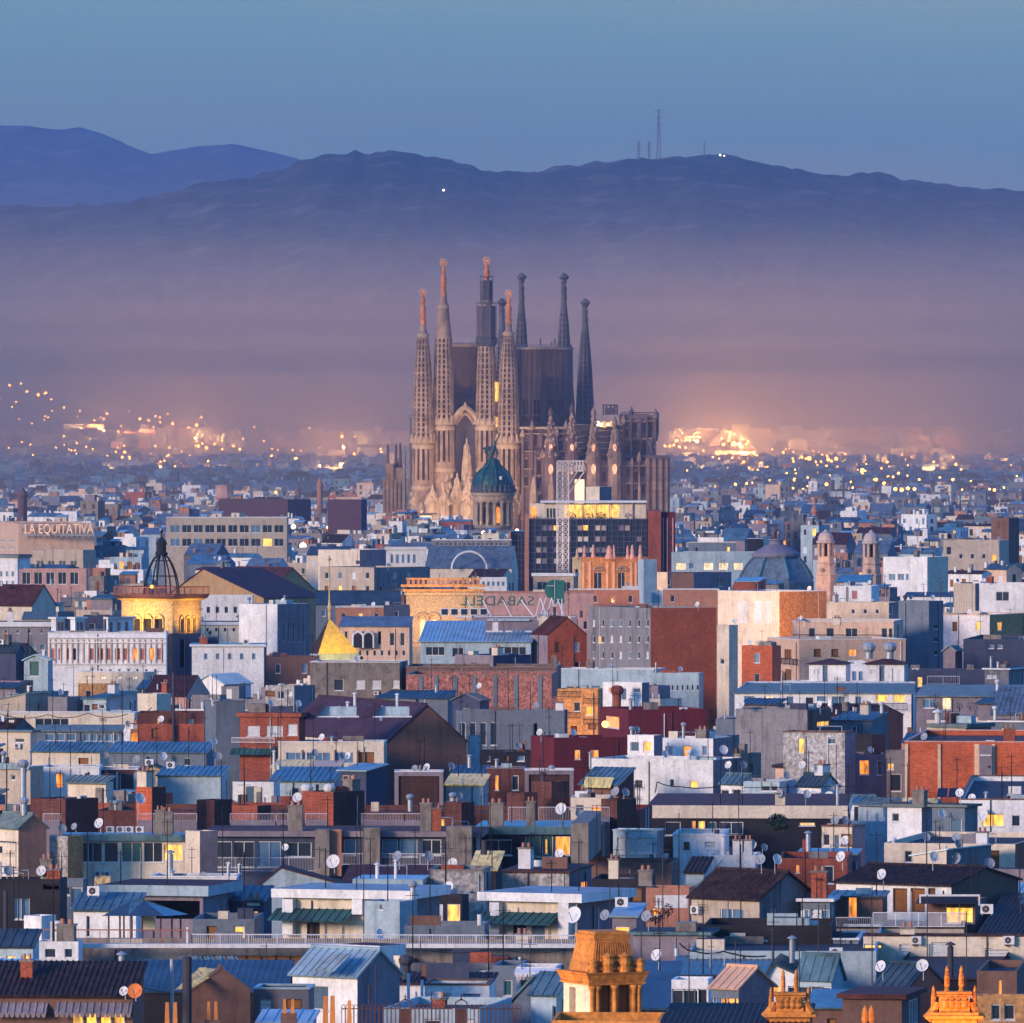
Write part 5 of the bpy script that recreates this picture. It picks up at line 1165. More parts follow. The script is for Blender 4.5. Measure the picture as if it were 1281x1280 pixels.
def lattice_mast():
    D = 2350; root = empty('lattice_mast', P(704, 722, D)); tag(root, 'tall pinkish white lattice mast with a flared top in front of the office block', 'mast'); m = mat('pale lattice steel', (.55, .50, .50)); k = D / F
    mb = MB(); c = P(704, HY, D); w_ = 7.2 * k; z0, z1 = zat(760, D), zat(578, D)
    n = 26
    for sx in (-1, 1):
        for sy in (-1, 1): mb.tube((c.x + sx * w_, D + sy * w_, z0), (c.x + sx * w_, D + sy * w_, z1), .2, m, n=4)
    for j in range(n):
        za = z0 + (z1 - z0) * j / n; zb = z0 + (z1 - z0) * (j + 1) / n
        for yy in (-w_, w_):
            mb.tube((c.x - w_, D + yy, za), (c.x, D + yy, zb), .09, m, n=4); mb.tube((c.x, D + yy, za), (c.x - w_, D + yy, zb), .09, m, n=4)
            mb.tube((c.x, D + yy, za), (c.x + w_, D + yy, zb), .09, m, n=4); mb.tube((c.x + w_, D + yy, za), (c.x, D + yy, zb), .09, m, n=4); mb.tube((c.x - w_, D + yy, zb), (c.x + w_, D + yy, zb), .07, m, n=4)
        for xx in (-w_, w_): mb.tube((c.x + xx, D - w_, za), (c.x + xx, D + w_, zb), .07, m, n=4)
    mb.tube((c.x, D - w_, z0), (c.x, D - w_, z1), .2, m, n=4)
    part_of(mb, 'lattice_shaft', root)
    mb = MB()
    for x in range(697, 733, 4): mb.tube(P(x, 577, D), P(x, 590 + max(0, 8 - abs(x - 715)) * .5, D), .28, m, n=4); mb.tube(P(x, 577, D), P(x + 3.5, 589, D), .2, m, n=4)
    for y, x1 in ((577, 731), (583, 731), (589, 730)): mb.tube(P(697, y, D), P(x1, y, D), .3, m, n=4)
    mb.tube(P(711, 618, D), P(731, 590, D), .25, m, n=4); mb.tube(P(712, 606, D), P(722, 590, D), .2, m, n=4)
    part_of(mb, 'flared_head', root)
    flood('floodlight at the foot of the lattice mast', P(700, 724, D - 24), P(704, 650, D), 9000, (1, .78, .6), R(60))
lattice_mast()
# orange neoclassical building
def neo():
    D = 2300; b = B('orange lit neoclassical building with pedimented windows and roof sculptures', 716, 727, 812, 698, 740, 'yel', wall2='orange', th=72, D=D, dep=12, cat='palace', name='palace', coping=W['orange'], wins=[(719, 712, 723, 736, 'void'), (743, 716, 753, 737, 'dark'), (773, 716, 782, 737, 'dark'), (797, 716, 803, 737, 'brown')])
    for x0, x1 in ((741, 755), (771, 785)):
        mb = MB(); Bf = b.faces['B']; s0 = ray_s(Bf[0] - Bf[2] * .2, Bf[1], x0); s1 = ray_s(Bf[0] - Bf[2] * .2, Bf[1], x1); p = Bf[0] - Bf[2] * .25 + Bf[1] * s0; q = Bf[0] - Bf[2] * .25 + Bf[1] * s1; z = zat(713.5, p.y)
        for k in range(6): t0, t1 = k / 6, (k + 1) / 6; mb.tube(p.lerp(q, t0) + UP * (z + math.sin(t0 * math.pi) * .9), p.lerp(q, t1) + UP * (z + math.sin(t1 * math.pi) * .9), .28, STOL, n=5)
        mb.tube(p + UP * z, q + UP * z, .28, STOL, n=5); part_of(mb, 'pediment', b.root)
    for x in (729, 737, 759, 767, 789, 795): pier(b, x, x + 2, 703, 738, out=.3, m='peach', name='pilaster', face='B')
    for x, h, w_ in ((722, 12, 2.5), (731, 16, 2.5), (742, 17, 2.8), (762, 16, 5), (768, 17, 2), (785, 16, 2), (791, 17, 3.2), (801, 17, 2.8)):
        mb = MB(); c = P(x, 698, D + 1.5); k = D / F; mb.lathe(c, [(w_ * k, -.3), (w_ * k, h * .2 * k), (w_ * k * .65, h * .3 * k), (w_ * k * .75, h * .6 * k), (w_ * .4 * k, h * .8 * k), (w_ * .5 * k, h * .88 * k), (0, h * k)], W['pink'] if x > 726 else W['stone'], 8); part_of(mb, 'roof_statue', b.root)
    flood('floodlight below the orange neoclassical facade', P(770, 745, D - 22), P(770, 720, D + 2), 6500, (1, .40, .08), R(100))
neo()
b = B('beige flat porch left of the orange neoclassical building', 667, 718, 722, 717, 744, 'stone', roof='slab', ye=721, th=10, D=2240, wins=[(672, 728, 685, 740, 'dark'), (703, 728, 714, 740, 'dark')])
b = B('light blue slab tower in front of the neoclassical building', 798, 805, 822, 700, 764, 'ltblue', wall2='ltblue', th=62, D=2090)
b = B('white rooftop room beside the light blue slab', 779, 779, 800, 734, 764, 'white', D=2070, clutter=2)
b = B('pale blue rooftop room right of the light blue slab', 815, 830, 835, 739, 764, 'ltblue', D=2075)
b = B('lilac block behind the light blue slab', 822, 835, 862, 716, 745, 'cream', wall2='lilac', th=50, D=2300, wins=[(833, 724, 839, 732, 'dark')])
b = B('brick red terrace left of the white school wing', 830, 830, 900, 738, 764, 'terra', D=2000, coping=TRIM, clutter=2)
b = B('tall grey concrete block with rows of small windows', 736, 814, 896, 761, 842, 'gray', wall2='brickb', th=62, D=1480, ylow=838, cat='apartment block', wins=
   [(741 + i * 11.2, 775 + j * 20, 744.5 + i * 11.2, 784 + j * 20, random.choice(['dark', 'dark', 'shut', 'blue'])) for i in range(7) for j in range(3)] + [(748, 795, 753, 805, 'lito')], clutter=4)
b = B('beige strip block right of the dark brick side', 897, 912, 923, 782, 866, 'cream', th=40, D=1440, clutter=1, wins=[(901, 824, 906, 831, 'dark')])
b = B('grey brown parapet block with a stair head', 508, 696, 702, 835, 848, 'brown', th=3, D=1395, dep=10, coping=W['conc'])
b = B('brown grey stair head on the parapet block', 569, 617, 664, 820, 838, 'lilac', wall2='navy', th=45, D=1410, dep=5)
b = B('rough brick party wall with grey concrete piers', 508, 690, 698, 845, 892, 'brickp', th=3, D=1370, dep=9, ylow=888, cat='wall', name='party_wall', coping=W['conc'], rm='flatr')
for x in (524, 543, 567, 591, 617, 643, 673): pier(b, x, x + 5, 846, 890, out=.12, m='blueg')
b = B('grey apartment block with white shuttered windows', 388, 500, 510, 829, 884, 'conc', th=6, D=1400, cat='apartment block', coping=TRIM, wins=[(418, 850, 430, 864, 'dark'), (445, 851, 457, 862, 'shut'), (465, 851, 477, 862, 'shut'), (491, 851, 508, 861, 'shut')], clutter=4)
acunit(471, 867, 6, b)
b = B('brown block with a stained top left of the grey shuttered block', 331, 331, 398, 822, 850, 'brown', D=1500, dep=10, clutter=3)
b = B('long light blue low block with a white parapet', 698, 818, 832, 838, 868, 'ltblue', th=15, D=1460, coping=TRIM, wins=[(709, 858, 718, 864, 'dark'), (720, 858, 726, 864, 'dark'), (734, 857, 738, 866, 'blue'), (740, 857, 752, 866, 'blue')], clutter=3)
b = B('pale block with small arched windows right of the long light blue block', 816, 874, 880, 842, 868, 'ltblue', th=12, D=1440, wins=[(818, 855, 822, 865, 'dark')] + [(G, 832, 876, 857, 864, 7, 1, .4, .9, 'dark')])
# ---- middle distance, right -------------------------------------------------
def slate_dome():
    D = 2350; k = D / F; c = P(971, HY, D); root = empty('domed_hall', Vector((c.x, D, 0))); tag(root, 'octagonal blue slate dome with a sculpture on its lantern', 'domed building'); PROT.append((922, 1022, 655, 740, D, 20))
    mb = MB(); mb.lathe((c.x, D, 0), [(50 * k, 0), (50 * k, zat(728, D)), (48 * k, zat(724, D)), (43 * k, zat(715, D)), (37 * k, zat(706, D)), (29 * k, zat(697, D))], RM['slate'], 8, a0=.3, smooth=False); o = part_of(mb, 'dome', root)
    mb = MB()
    for i in range(8):
        an = .3 + 2 * math.pi * i / 8; pr = [(48.5, 724), (43.5, 715), (37.5, 706), (29.3, 697)]
        for (r0, y0), (r1, y1) in zip(pr, pr[1:]): mb.tube((c.x + math.cos(an) * r0 * k, D + math.sin(an) * r0 * k, zat(y0, D)), (c.x + math.cos(an) * r1 * k, D + math.sin(an) * r1 * k, zat(y1, D)), .4, RM['metal'], n=5)
    part_of(mb, 'rib', root, o)
    mb = MB(); mb.lathe((c.x, D, 0), [(30 * k, zat(697, D)), (31 * k, zat(694, D)), (30 * k, zat(692, D)), (12 * k, zat(682, D)), (9 * k, zat(681, D)), (8.5 * k, zat(677, D)), (11 * k, zat(676, D)), (10 * k, zat(674.5, D)), (0, zat(674, D))], mat('pinkish lead', (.22, .20, .25)), 16); part_of(mb, 'lantern', root)
    mb = MB(); body(mb, [], BR); DD = D
    for p, q, r, r2 in (((969, 674), (968, 667), 2.0, 2.6), ((968, 667), (971, 662), 2.6, 1.6), ((971, 662), (973, 659), 1.6, 1.2), ((968, 665), (963, 662), 1.2, .6), ((973, 662), (977, 668), 1.2, .8), ((965, 674), (966, 668), 1.4, 1.6), ((975, 674), (974, 668), 1.4, 1.4), ((966, 660), (963, 656), .8, .4)):
        mb.tube(P(p[0], p[1], D), P(q[0], q[1], D), r * k, STOM, r2 * k, n=7)
    part_of(mb, 'sculpture', root)
slate_dome()
def belltower(xc, yt, D, lab, yb):
    k = D / F; c = P(xc, HY, D); root = empty('bell_tower', Vector((c.x, D, 0))); tag(root, lab, 'tower'); PROT.append((xc - 14, xc + 14, yt, yb, D, 8))
    m = mat('peach stone', (.62, .42, .31), var=.35, scale=.5); m2 = mat('grey cap stone', (.50, .42, .40)); h = lambda y: zat(yt + y, D)
    mb = MB(); mb.lathe((c.x, D, 0), [(13.5 * k, 0), (13.5 * k, h(58)), (14.5 * k, h(57)), (12.5 * k, h(54)), (11.2 * k, h(44)), (12.5 * k, h(42)), (11 * k, h(40.5)), (10.5 * k, h(34))], m, 8, a0=.39, smooth=False); part_of(mb, 'shaft', root)
    mb = MB(); mb.lathe((c.x, D, 0), [(6 * k, h(34)), (6 * k, h(18))], W['dark'], 8, a0=.39, smooth=False)
    for i in range(8):
        an = 2 * math.pi * i / 8 + .39; mb.tube((c.x + math.cos(an) * 9.4 * k, D + math.sin(an) * 9.4 * k, h(34)), (c.x + math.cos(an) * 9.4 * k, D + math.sin(an) * 9.4 * k, h(18)), 1.9 * k, m, n=6)
    part_of(mb, 'belfry', root)
    mb = MB(); mb.lathe((c.x, D, 0), [(10 * k, h(18)), (12 * k, h(17)), (12 * k, h(15)), (10 * k, h(14)), (9.4 * k, h(9)), (7 * k, h(5)), (3 * k, h(3)), (2.2 * k, h(2)), (2.4 * k, h(1)), (0, h(0))], m2, 12); part_of(mb, 'cap', root)
    mb = MB(); mb.lathe((c.x - 5 * k, D - 12 * k, h(51)), [(2.2 * k, -.4), (2.6 * k, 0), (2.2 * k, .4), (0, .5)], STOL, 10); part_of(mb, 'round_window', root)
belltower(1033, 662, 2190, 'nearer peach bell tower beside the slate dome', 745); belltower(1090, 663, 2290, 'farther peach bell tower right of the slate dome', 725)
flood('floodlight between the peach bell towers', P(1050, 735, 2160), P(1036, 700, 2190), 7000, (1, .5, .22), R(100))
b = B('large cream blank walled block with an orange lit side', 898, 975, 1034, 741, 812, 'cream', wall2='orange', th=42, D=1560, dep=15, coping=TRIM, ylow=806, clutter=2)  # lamplight on the side is also put into its orange wall colour
for x0_, x1_, y0_ in ((923, 936, 752), (943, 954, 752), (956, 966, 752)): pier(b, x0_, x1_, y0_, 780, out=.06, m='white', name='patched_panel')
flood('floodlight on the orange side of the large cream block', P(1030, 800, 1535), P(1004, 765, 1572), 15000, (1, .42, .08), R(110))
b = B('small red gabled attic in front of the slate dome', 918, 948, 958, 723, 742, 'brick', roof='shed', ye=728, rm='metall', th=10, D=1760, dep=5, wins=[(945, 730, 948, 738, 'dark')])
b = B('long pale school wing with lit cream windows', 840, 955, 966, 691, 716, 'ltblue', th=10, D=2400, cat='school', dep=12, wins=[(845, 704, 858, 713, 'litw'), (862, 704, 868, 712, 'blue'), (880, 704, 892, 713, 'litw'), (899, 704, 911, 713, 'litw'), (917, 704, 929, 713, 'litw')])
b = B('grey blue attic on the pale school wing', 862, 862, 921, 679, 694, 'blueg', D=2450, coping=W['cream'])
b = B('low brown building in front of the pale school wing', 840, 868, 915, 717, 742, 'brown', wall2='lilac', th=20, D=2150, clutter=4, wins=[(898, 723, 905, 734, 'dark')])
b = B('white billboard frame with dark panels behind the dome', 935, 935, 955, 674, 690, 'dark', D=2700, dep=2, coping=TRIM, cat='billboard', name='billboard')
b = B('white cube house with one pink window below the bell towers', 1043, 1090, 1100, 733, 770, 'white', th=12, D=1700, clutter=2, wins=[(1066, 739, 1073, 750, 'pink')])
b = B('small house with a blue metal roof below the nearer bell tower', 1046, 1086, 1092, 720, 740, 'peach', roof='shed', ye=729, rm='metal', th=8, D=1760, dep=5)
b = B('cream block with stacked terraces and black railings', 1021, 1112, 1124, 754, 782, 'cream', wall2='lilac', th=14, D=1590, wins=[(G, 1060, 1120, 760, 770, 4, 1, .3, .6, 'dark')], clutter=3)
b = B('cream terraced block with a row of dark balcony doors', 991, 1118, 1130, 778, 806, 'peach', th=8, D=1500, coping=TRIM, cat='apartment block', wins=[(1012, 786, 1020, 799, 'dark'), (1034, 786, 1043, 799, 'dark'), (1058, 786, 1073, 800, 'dark'), (1103, 786, 1110, 800, 'dark'), (1112, 786, 1117, 800, 'dark')], clutter=3)
railing(b, 993, 1118, 794, 802, BLK, inset=-.9)
b = B('peach apartment block with shuttered windows under the terraces', 960, 1000, 1133, 801, 860, 'peach', wall2='peach', th=74, D=1455, cat='apartment block', coping=TRIM, ylow=852, wins=[(965, 812, 968, 824, 'brown'), (981, 812, 990, 824, 'brown'), (1018, 812, 1027, 821, 'brown'), (1040, 812, 1049, 821, 'brown'), (1062, 812, 1071, 821, 'lito'), (982, 837, 990, 850, 'brown')])
railing(b, 962, 998, 822, 829, BLK, inset=-.7)
b = B('red brick block below the large cream wall', 928, 966, 977, 808, 858, 'brickb', th=25, D=1420, dep=7, clutter=2)
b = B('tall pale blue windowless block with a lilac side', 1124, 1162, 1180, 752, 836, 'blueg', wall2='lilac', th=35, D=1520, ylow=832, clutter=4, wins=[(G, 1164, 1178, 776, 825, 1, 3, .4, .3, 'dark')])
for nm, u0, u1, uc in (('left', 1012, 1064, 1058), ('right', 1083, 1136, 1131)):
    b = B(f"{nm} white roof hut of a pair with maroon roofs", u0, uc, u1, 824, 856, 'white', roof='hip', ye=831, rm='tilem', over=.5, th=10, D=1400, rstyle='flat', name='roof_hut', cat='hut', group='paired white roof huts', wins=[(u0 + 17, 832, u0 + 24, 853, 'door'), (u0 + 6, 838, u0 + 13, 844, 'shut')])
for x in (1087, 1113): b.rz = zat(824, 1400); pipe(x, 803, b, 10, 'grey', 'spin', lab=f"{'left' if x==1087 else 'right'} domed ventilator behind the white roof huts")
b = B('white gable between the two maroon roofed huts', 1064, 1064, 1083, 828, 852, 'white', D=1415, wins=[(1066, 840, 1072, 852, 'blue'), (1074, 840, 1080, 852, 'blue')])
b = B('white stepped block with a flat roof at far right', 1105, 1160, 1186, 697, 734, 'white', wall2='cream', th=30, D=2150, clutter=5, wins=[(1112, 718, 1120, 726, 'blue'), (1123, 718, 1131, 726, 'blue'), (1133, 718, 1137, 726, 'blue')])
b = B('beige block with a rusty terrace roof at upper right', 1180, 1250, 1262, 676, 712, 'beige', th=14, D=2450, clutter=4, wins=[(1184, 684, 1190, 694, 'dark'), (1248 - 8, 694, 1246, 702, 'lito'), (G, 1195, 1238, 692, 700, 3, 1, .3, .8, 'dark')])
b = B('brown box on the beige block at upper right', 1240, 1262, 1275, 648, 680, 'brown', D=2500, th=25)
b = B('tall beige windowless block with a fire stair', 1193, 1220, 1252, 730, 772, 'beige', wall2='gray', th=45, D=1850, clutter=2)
b = B('bright white block with curved roof at right edge', 1225, 1300, 1320, 730, 768, 'white', D=1800, clutter=3, wins=[(1246, 740, 1262, 752, 'dark')])
b = B('white and peach low block with a glowing strip at right', 1180, 1238, 1290, 770, 806, 'white', wall2='orange', th=25, D=1600, coping=W['peach'], clutter=2)
b = B('navy blue industrial shed at right edge', 1205, 1300, 1320, 800, 834, 'navy', th=8, D=1480, wins=[(G, 1235, 1256, 806, 812, 2, 1, .6, .8, 'blue')], clutter=3)
b = B('small lilac gabled shed left of the navy shed', 1180, 1195, 1204, 808, 832, 'lilac', roof='gablef', ye=814, D=1500, rm='metal')
b = B('grey house with a white window near the right edge', 1232, 1262, 1290, 836, 860, 'gray', roof='slab', ye=838, th=20, D=1420, wins=[(1234, 844, 1247, 849, 'shut')], clutter=2)
b = B('dark blue terrace with white fence panels at right', 1134, 1134, 1235, 838, 858, 'navy', D=1435)
railing(b, 1160, 1200, 846, 856, TRIM, sp=.3)
# very long green grey roofed terrace block
b = B('long white attic block with a green grey roof and lit windows', 919, 1140, 1146, 856, 892, 'white', roof='shed', ye=868, rm='grg', rstyle='flat', th=2, D=1300, dep=6, cat='apartment block', ylow=888, over=.4,
      wins=[(931, 871, 944, 885, 'blue'), (956, 871, 968, 885, 'litw'), (984, 871, 993, 883, 'blue'), (1008, 872, 1018, 884, 'dark'), (1022, 871, 1034, 878, 'blue'), (1041, 871, 1056, 882, 'blue'), (1070, 871, 1078, 882, 'blue'), (1096, 869, 1110, 879, 'lit'), (1118, 869, 1132, 879, 'lit')])
railing(b, 945, 1135, 880, 888, BLK, inset=-.8)
acunit(975, 882, 6, b)
b = B('right wing of the long attic block with a planted terrace', 1146, 1300, 1310, 858, 894, 'lilac', roof='shed', ye=872, rm='grg', rstyle='flat', th=2, D=1290, dep=6, over=.5, wins=[(1155, 874, 1170, 886, 'blue'), (1178, 873, 1190, 888, 'litw'), (1235, 874, 1244, 886, 'litw'), (1262, 874, 1276, 882, 'blue')])
for i, x in enumerate((1172, 1200, 1214, 1226)): bush(f"reddish terrace shrub on the right attic wing, {'first second third fourth'.split()[i]} from left", x, 883, 6, 1284, n=90, g='terrace shrubs on the right attic wing')

# ================================================================= NEAR ROOFS (photo rows 850 - 1280)
def D2(y): return Dof(y)
# ---- rows 860-930 ----
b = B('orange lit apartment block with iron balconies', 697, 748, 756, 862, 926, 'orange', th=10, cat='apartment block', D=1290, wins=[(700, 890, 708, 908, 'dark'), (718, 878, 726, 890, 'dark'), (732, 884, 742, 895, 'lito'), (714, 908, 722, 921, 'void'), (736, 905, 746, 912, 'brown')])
for y in (872, 898): railing(b, 697, 726, y - 7, y, BLK, inset=-.7); railing(b, 730, 750, y + 2, y + 8, BLK, inset=-.7)
flood('floodlight on the orange lit balcony block', P(722, 924, 1278), P(722, 890, 1292), 1600, (1, .42, .06), R(110))
b = B('white cube block behind the brick red chimney', 754, 803, 812, 854, 890, 'white', wall2='lilac', th=30, D=1230)
b.rz = zat(888, 1228); pipe(772, 857, b, 10, 'brick', 'spin', inset=-3.5, lab='brick red chimney with a domed cap in front of the white cube', zb=zat(890, 1224))
b = B('upper maroon block with a row of tall vents', 750, 786, 886, 888, 930, 'maroon', wall2='maroon', th=75, D=1180, dep=8, ylow=926, clutter=4)
b = B('lower maroon block with two glowing windows', 664, 693, 784, 923, 972, 'maroon', wall2='maroon', th=72, D=1085, dep=8, ylow=950, wins=[(719, 938, 726, 950, 'lito'), (739, 938, 749, 948, 'lito')], clutter=3)
globe(uniq('tall flame coloured lamp column before the upper maroon block'), 757, 906, 4.5, 1150, LAMP, .1, cat='lamp')
b = B('dim blue grey block with dark openings left of the orange balconies', 570, 706, 710, 889, 950, 'blueg', th=5, D=1190, wins=[(G, 572, 624, 900, 936, 4, 1, .6, .8, 'dark'), (668, 905, 672, 925, 'void'), (G, 672, 706, 915, 925, 5, 1, .35, .9, 'blue')], clutter=5)
b = B('low brown block with a flat dark roof right of the rough brick wall', 690, 690, 760, 874, 895, 'brickp', D=1320, clutter=2, wins=[(700, 878, 712, 890, 'dark')])
b = B('huddle of blue metal roofed huts before the rough brick wall', 470, 520, 560, 866, 892, 'blueg', roof='gable', ye=874, rm='metald', th=30, D=1320, dep=6, clutter=2)
b = B('second huddled hut with a blue metal roof at the rough brick wall', 524, 560, 570, 865, 890, 'blueg', roof='shed', ye=874, rm='metald', th=20, D=1305, dep=5)
b = B('third huddled hut with a rounded blue roof at the rough brick wall', 566, 600, 612, 868, 892, 'navy', roof='gablef', ye=876, rm='metald', th=25, D=1295, dep=5)
# big dark roofed hall
b = B('big brown gabled house with a wide purple slate roof', 350, 483, 584, 882, 968, 'cream', wall2='brown', roof='gable', ye=929, rm='purple', rstyle='flat', th=68, D=1120, dep=12, cat='house', name='house', ylow=958, over=.3)
b2 = B('cream framed loggia under the wide purple slate roof', 348, 480, 484, 929, 964, 'cream', th=3, D=1108, dep=4, coping=TRIM, wins=[(358, 941, 382, 955, 'blue'), (384, 941, 414, 955, 'blue'), (418, 941, 442, 955, 'blue'), (446, 941, 468, 955, 'brown')], ylow=958)
for x in (376, 417, 446): pier(b2, x, x + 1.6, 938, 957, out=.3, m='peach')
for (x, yt) in ((424, 883), (444, 866), (435, 877), (477, 882), (497, 867)):
    b.rz = zat(yt + 20, 1118); pipe(x, yt, b, 4, 'white', 'cowl', inset=-.5, lab=f"white vent pipe in the roof well of the purple slate house, near {'its left' if x<440 else 'the middle' if x<450 else 'the right skylight' if x<480 else 'the ridge'} side")
for x0_, x1_ in ((392, 446), (462, 512)):
    mb = MB(); D = 1112; pbox(mb, x0_, x1_, 884, 896, D + 2, .2, W['ltblue']); pbox(mb, x0_ - 6, x1_ + 3, 896, 897.5, D + .5, 1.2, TRIM); o = P(x0_, 896, D); mb.hexa([P(x0_ - 12, 900, D), P(x0_, 900, D), P(x0_, 900, D + 2), P(x0_ - 12, 900, D + 2), P(x0_ - 4, 884, D + 2), P(x0_ + 20, 878, D + 2), P(x0_ + 20, 878, D + 3), P(x0_ - 4, 884, D + 3)], RM['purple']); part_of(mb, 'roof_well', b.root)
b.rz = zat(965, 1112); antenna(525, 925, b, inset=-1.2, kind='double', lab='twin white aerial before the brown gable wall', zb=zat(968, 1118)); antenna(531, 922, b, inset=-1.3, lab='second aerial right before the brown gable wall', zb=zat(968, 1118))
b = B('pale blue slab wall right of the brown gable', 586, 586, 602, 921, 962, 'ltblue', D=1128, dep=4)
b = B('dark low sheds right of the pale blue slab', 600, 600, 664, 940, 972, 'dark', D=1110, dep=6, clutter=3)
b = B('red brick house with white roller shutters and a balcony', 300, 374, 382, 892, 950, 'brick', roof='slab', ye=897, rm='flatr', coping=W['brick'], th=12, D=1110, cat='house', wins=[(309, 908, 325, 921, 'shut'), (333, 908, 354, 921, 'shut'), (360, 906, 372, 920, 'shut')], ylow=946)
railing(b, 290, 343, 923, 929, TRIM, inset=-1.2); awning(b, 290, 345, 936, 944, 1.3, RM['green'])
b = B('windowless blue grey stair tower left of the red brick house', 255, 270, 306, 878, 952, 'blueg', wall2='blueg', th=70, D=1150, coping=W['blueg'], clutter=3, ylow=948)
b = B('dark topped brick block in front of a tall purple pipe', 172, 172, 257, 892, 934, 'brickd', D=1165, ylow=930, clutter=2)
b_ = B('lighter brick wall strip under the dark topped block', 172, 172, 256, 906, 934, 'brick', D=1163, dep=1.5, prot=False)
b.rz = zat(930, 1160); pipe(217, 842, b, 4, 'dark', 'plain', inset=-2.4, lab='very tall dark purple pipe before the brick block')
b = B('orange lit room at the left end of the brick block', 150, 163, 174, 912, 932, 'white', wall2='orange', D=1170, th=65, wins=[(164, 916, 173, 929, 'lito')])
b = B('long cream parapet wall with sagging cables', -10, 168, 173, 893, 912, 'cream', th=2, D=1200, coping=TRIM, clutter=2)
for i, (u0, uc, u1, yt, wl, rf) in enumerate(((-4, 32, 62, 868, 'beige', 'shedr'), (104, 133, 172, 866, 'ltblue', 'shed'), (60, 84, 106, 872, 'gray', 'flat'), (172, 196, 214, 868, 'cream', 'flat'))):
    b = B(['beige hut with a sloping blue roof on the long parapet', 'light blue hut with a metal roof on the long parapet', 'grey hut between two blue roofed huts', 'cream hut with tangled cables beside the purple pipe'][i], u0, uc, u1, yt, 894, wl, roof=rf, ye=yt + 9 if rf != 'flat' else None, rm='metal', th=30, D=1235, dep=6, clutter=2)
b = B('white gabled hut with a light blue roof beside the tall purple pipe', 245, 280, 314, 844, 866, 'white', roof='gablef', ye=856, xp=262, rm='metall', th=30, D=1420, dep=6)
b = B('dark blue roofed row under the cream balcony', 172, 208, 216, 852, 868, 'navy', roof='shed', ye=862, rm='metald', D=1400, th=10)
b = B('white topped stained concrete box left of the grey shuttered block', 332, 368, 394, 858, 900, 'stain', wall2='lilac', th=35, D=1260, clutter=2, ylow=896)
b = B('cream wall with a small dark window at the left edge', -10, 38, 44, 914, 940, 'cream', roof='slab', ye=916, rm='metald', coping=RM['metald'], th=20, D=1140, wins=[(19, 924, 30, 929, 'dark')]); acunit(23, 933, 8, b)
b = B('long low glazed veranda left of the orange lit room', 46, 46, 152, 908, 932, 'blueg', roof='shed', ye=915, rm='grg', D=1150, dep=5, wins=[(G, 56, 96, 916, 928, 3, 1, .85, .8, 'blue'), (G, 104, 150, 918, 928, 5, 1, .8, .9, 'blue')], rstyle='flat')
b = B('white house with a sloping blue metal roof at left', 40, 125, 136, 930, 966, 'cream', roof='shed', ye=941, rm='metal', th=18, D=1085, dep=7, name='house', cat='house', ylow=962); dish(131, 945, 5, b, onwall=True, col='grey')
b = B('blue grey house with a long ribbed metal roof at left', 136, 258, 268, 930, 966, 'blueg', roof='shed', ye=942, rm='metal', th=12, D=1078, dep=7, name='house', cat='house', ylow=962, wins=[(183, 946, 188, 960, 'dark'), (230, 948, 238, 958, 'dark')])
dish(171, 950, 5, b, onwall=True, col='grey', aim=-30); dish(204, 946, 5.5, b, onwall=True, aim=30); dish(268, 927, 4.5, b, zb=zat(940, 1080)); dish(272, 946, 6, b, col='grey', aim=30, onwall=True)
b = B('bright white wall with a drain pipe above the brick terraces', 54, 54, 124, 961, 1002, 'white', D=1030, dep=8, ylow=998, coping=TRIM)
b = B('beige ribbed metal wall at the left edge', -10, 38, 54, 960, 1002, 'beige', wall2='beige', th=30, D=1025, dep=6, coping=TRIM, ylow=998, clutter=2); awning(b, -5, 38, 954, 962, .3, RM['flatb'])
b = B('dark glazed room with white posts right of the white wall', 123, 123, 172, 963, 1000, 'brickd', D=1035, dep=7, coping=TRIM, wins=[(125, 968, 142, 988, 'dark'), (150, 968, 168, 988, 'dark')])
for x in (123, 145, 168): pier(b, x, x + 3, 966, 998, out=.15, m='ltblue')
b = B('yellowish gable beside the blue lean-to roof', 172, 172, 206, 958, 985, 'yel', D=1050, dep=5, roof='gablef', ye=964, rm='metald')
b = B('blue metal lean-to roof on white walls at centre left', 197, 276, 286, 960, 990, 'ltblue', roof='shed', ye=971, rm='metal', th=10, D=1040, dep=7, clutter=3)
b = B('green blue ribbed metal roof with skylight strip', 338, 418, 430, 961, 994, 'ltblue', roof='shed', ye=978, rm='metal', th=8, D=1035, dep=8, wins=[(395, 981, 399, 990, 'dark')], clutter=2)
b = B('pair of cream glass skylights behind the green blue roof', 340, 384, 392, 952, 965, 'cream', roof='shed', ye=961, rm='glassy', th=10, D=1062, dep=4)
b = B('small peach roof right of the cream skylights', 390, 424, 430, 953, 964, 'peach', roof='shed', ye=960, rm='orange', rstyle='flat', th=8, D=1060, dep=4)
b = B('dark glazed house with a bright blue pitched roof', 424, 458, 484, 957, 998, 'navy', wall2='navy', roof='shed', ye=965, rm='metall', th=30, D=1030, dep=6, wins=[(428, 970, 440, 985, 'dark')])
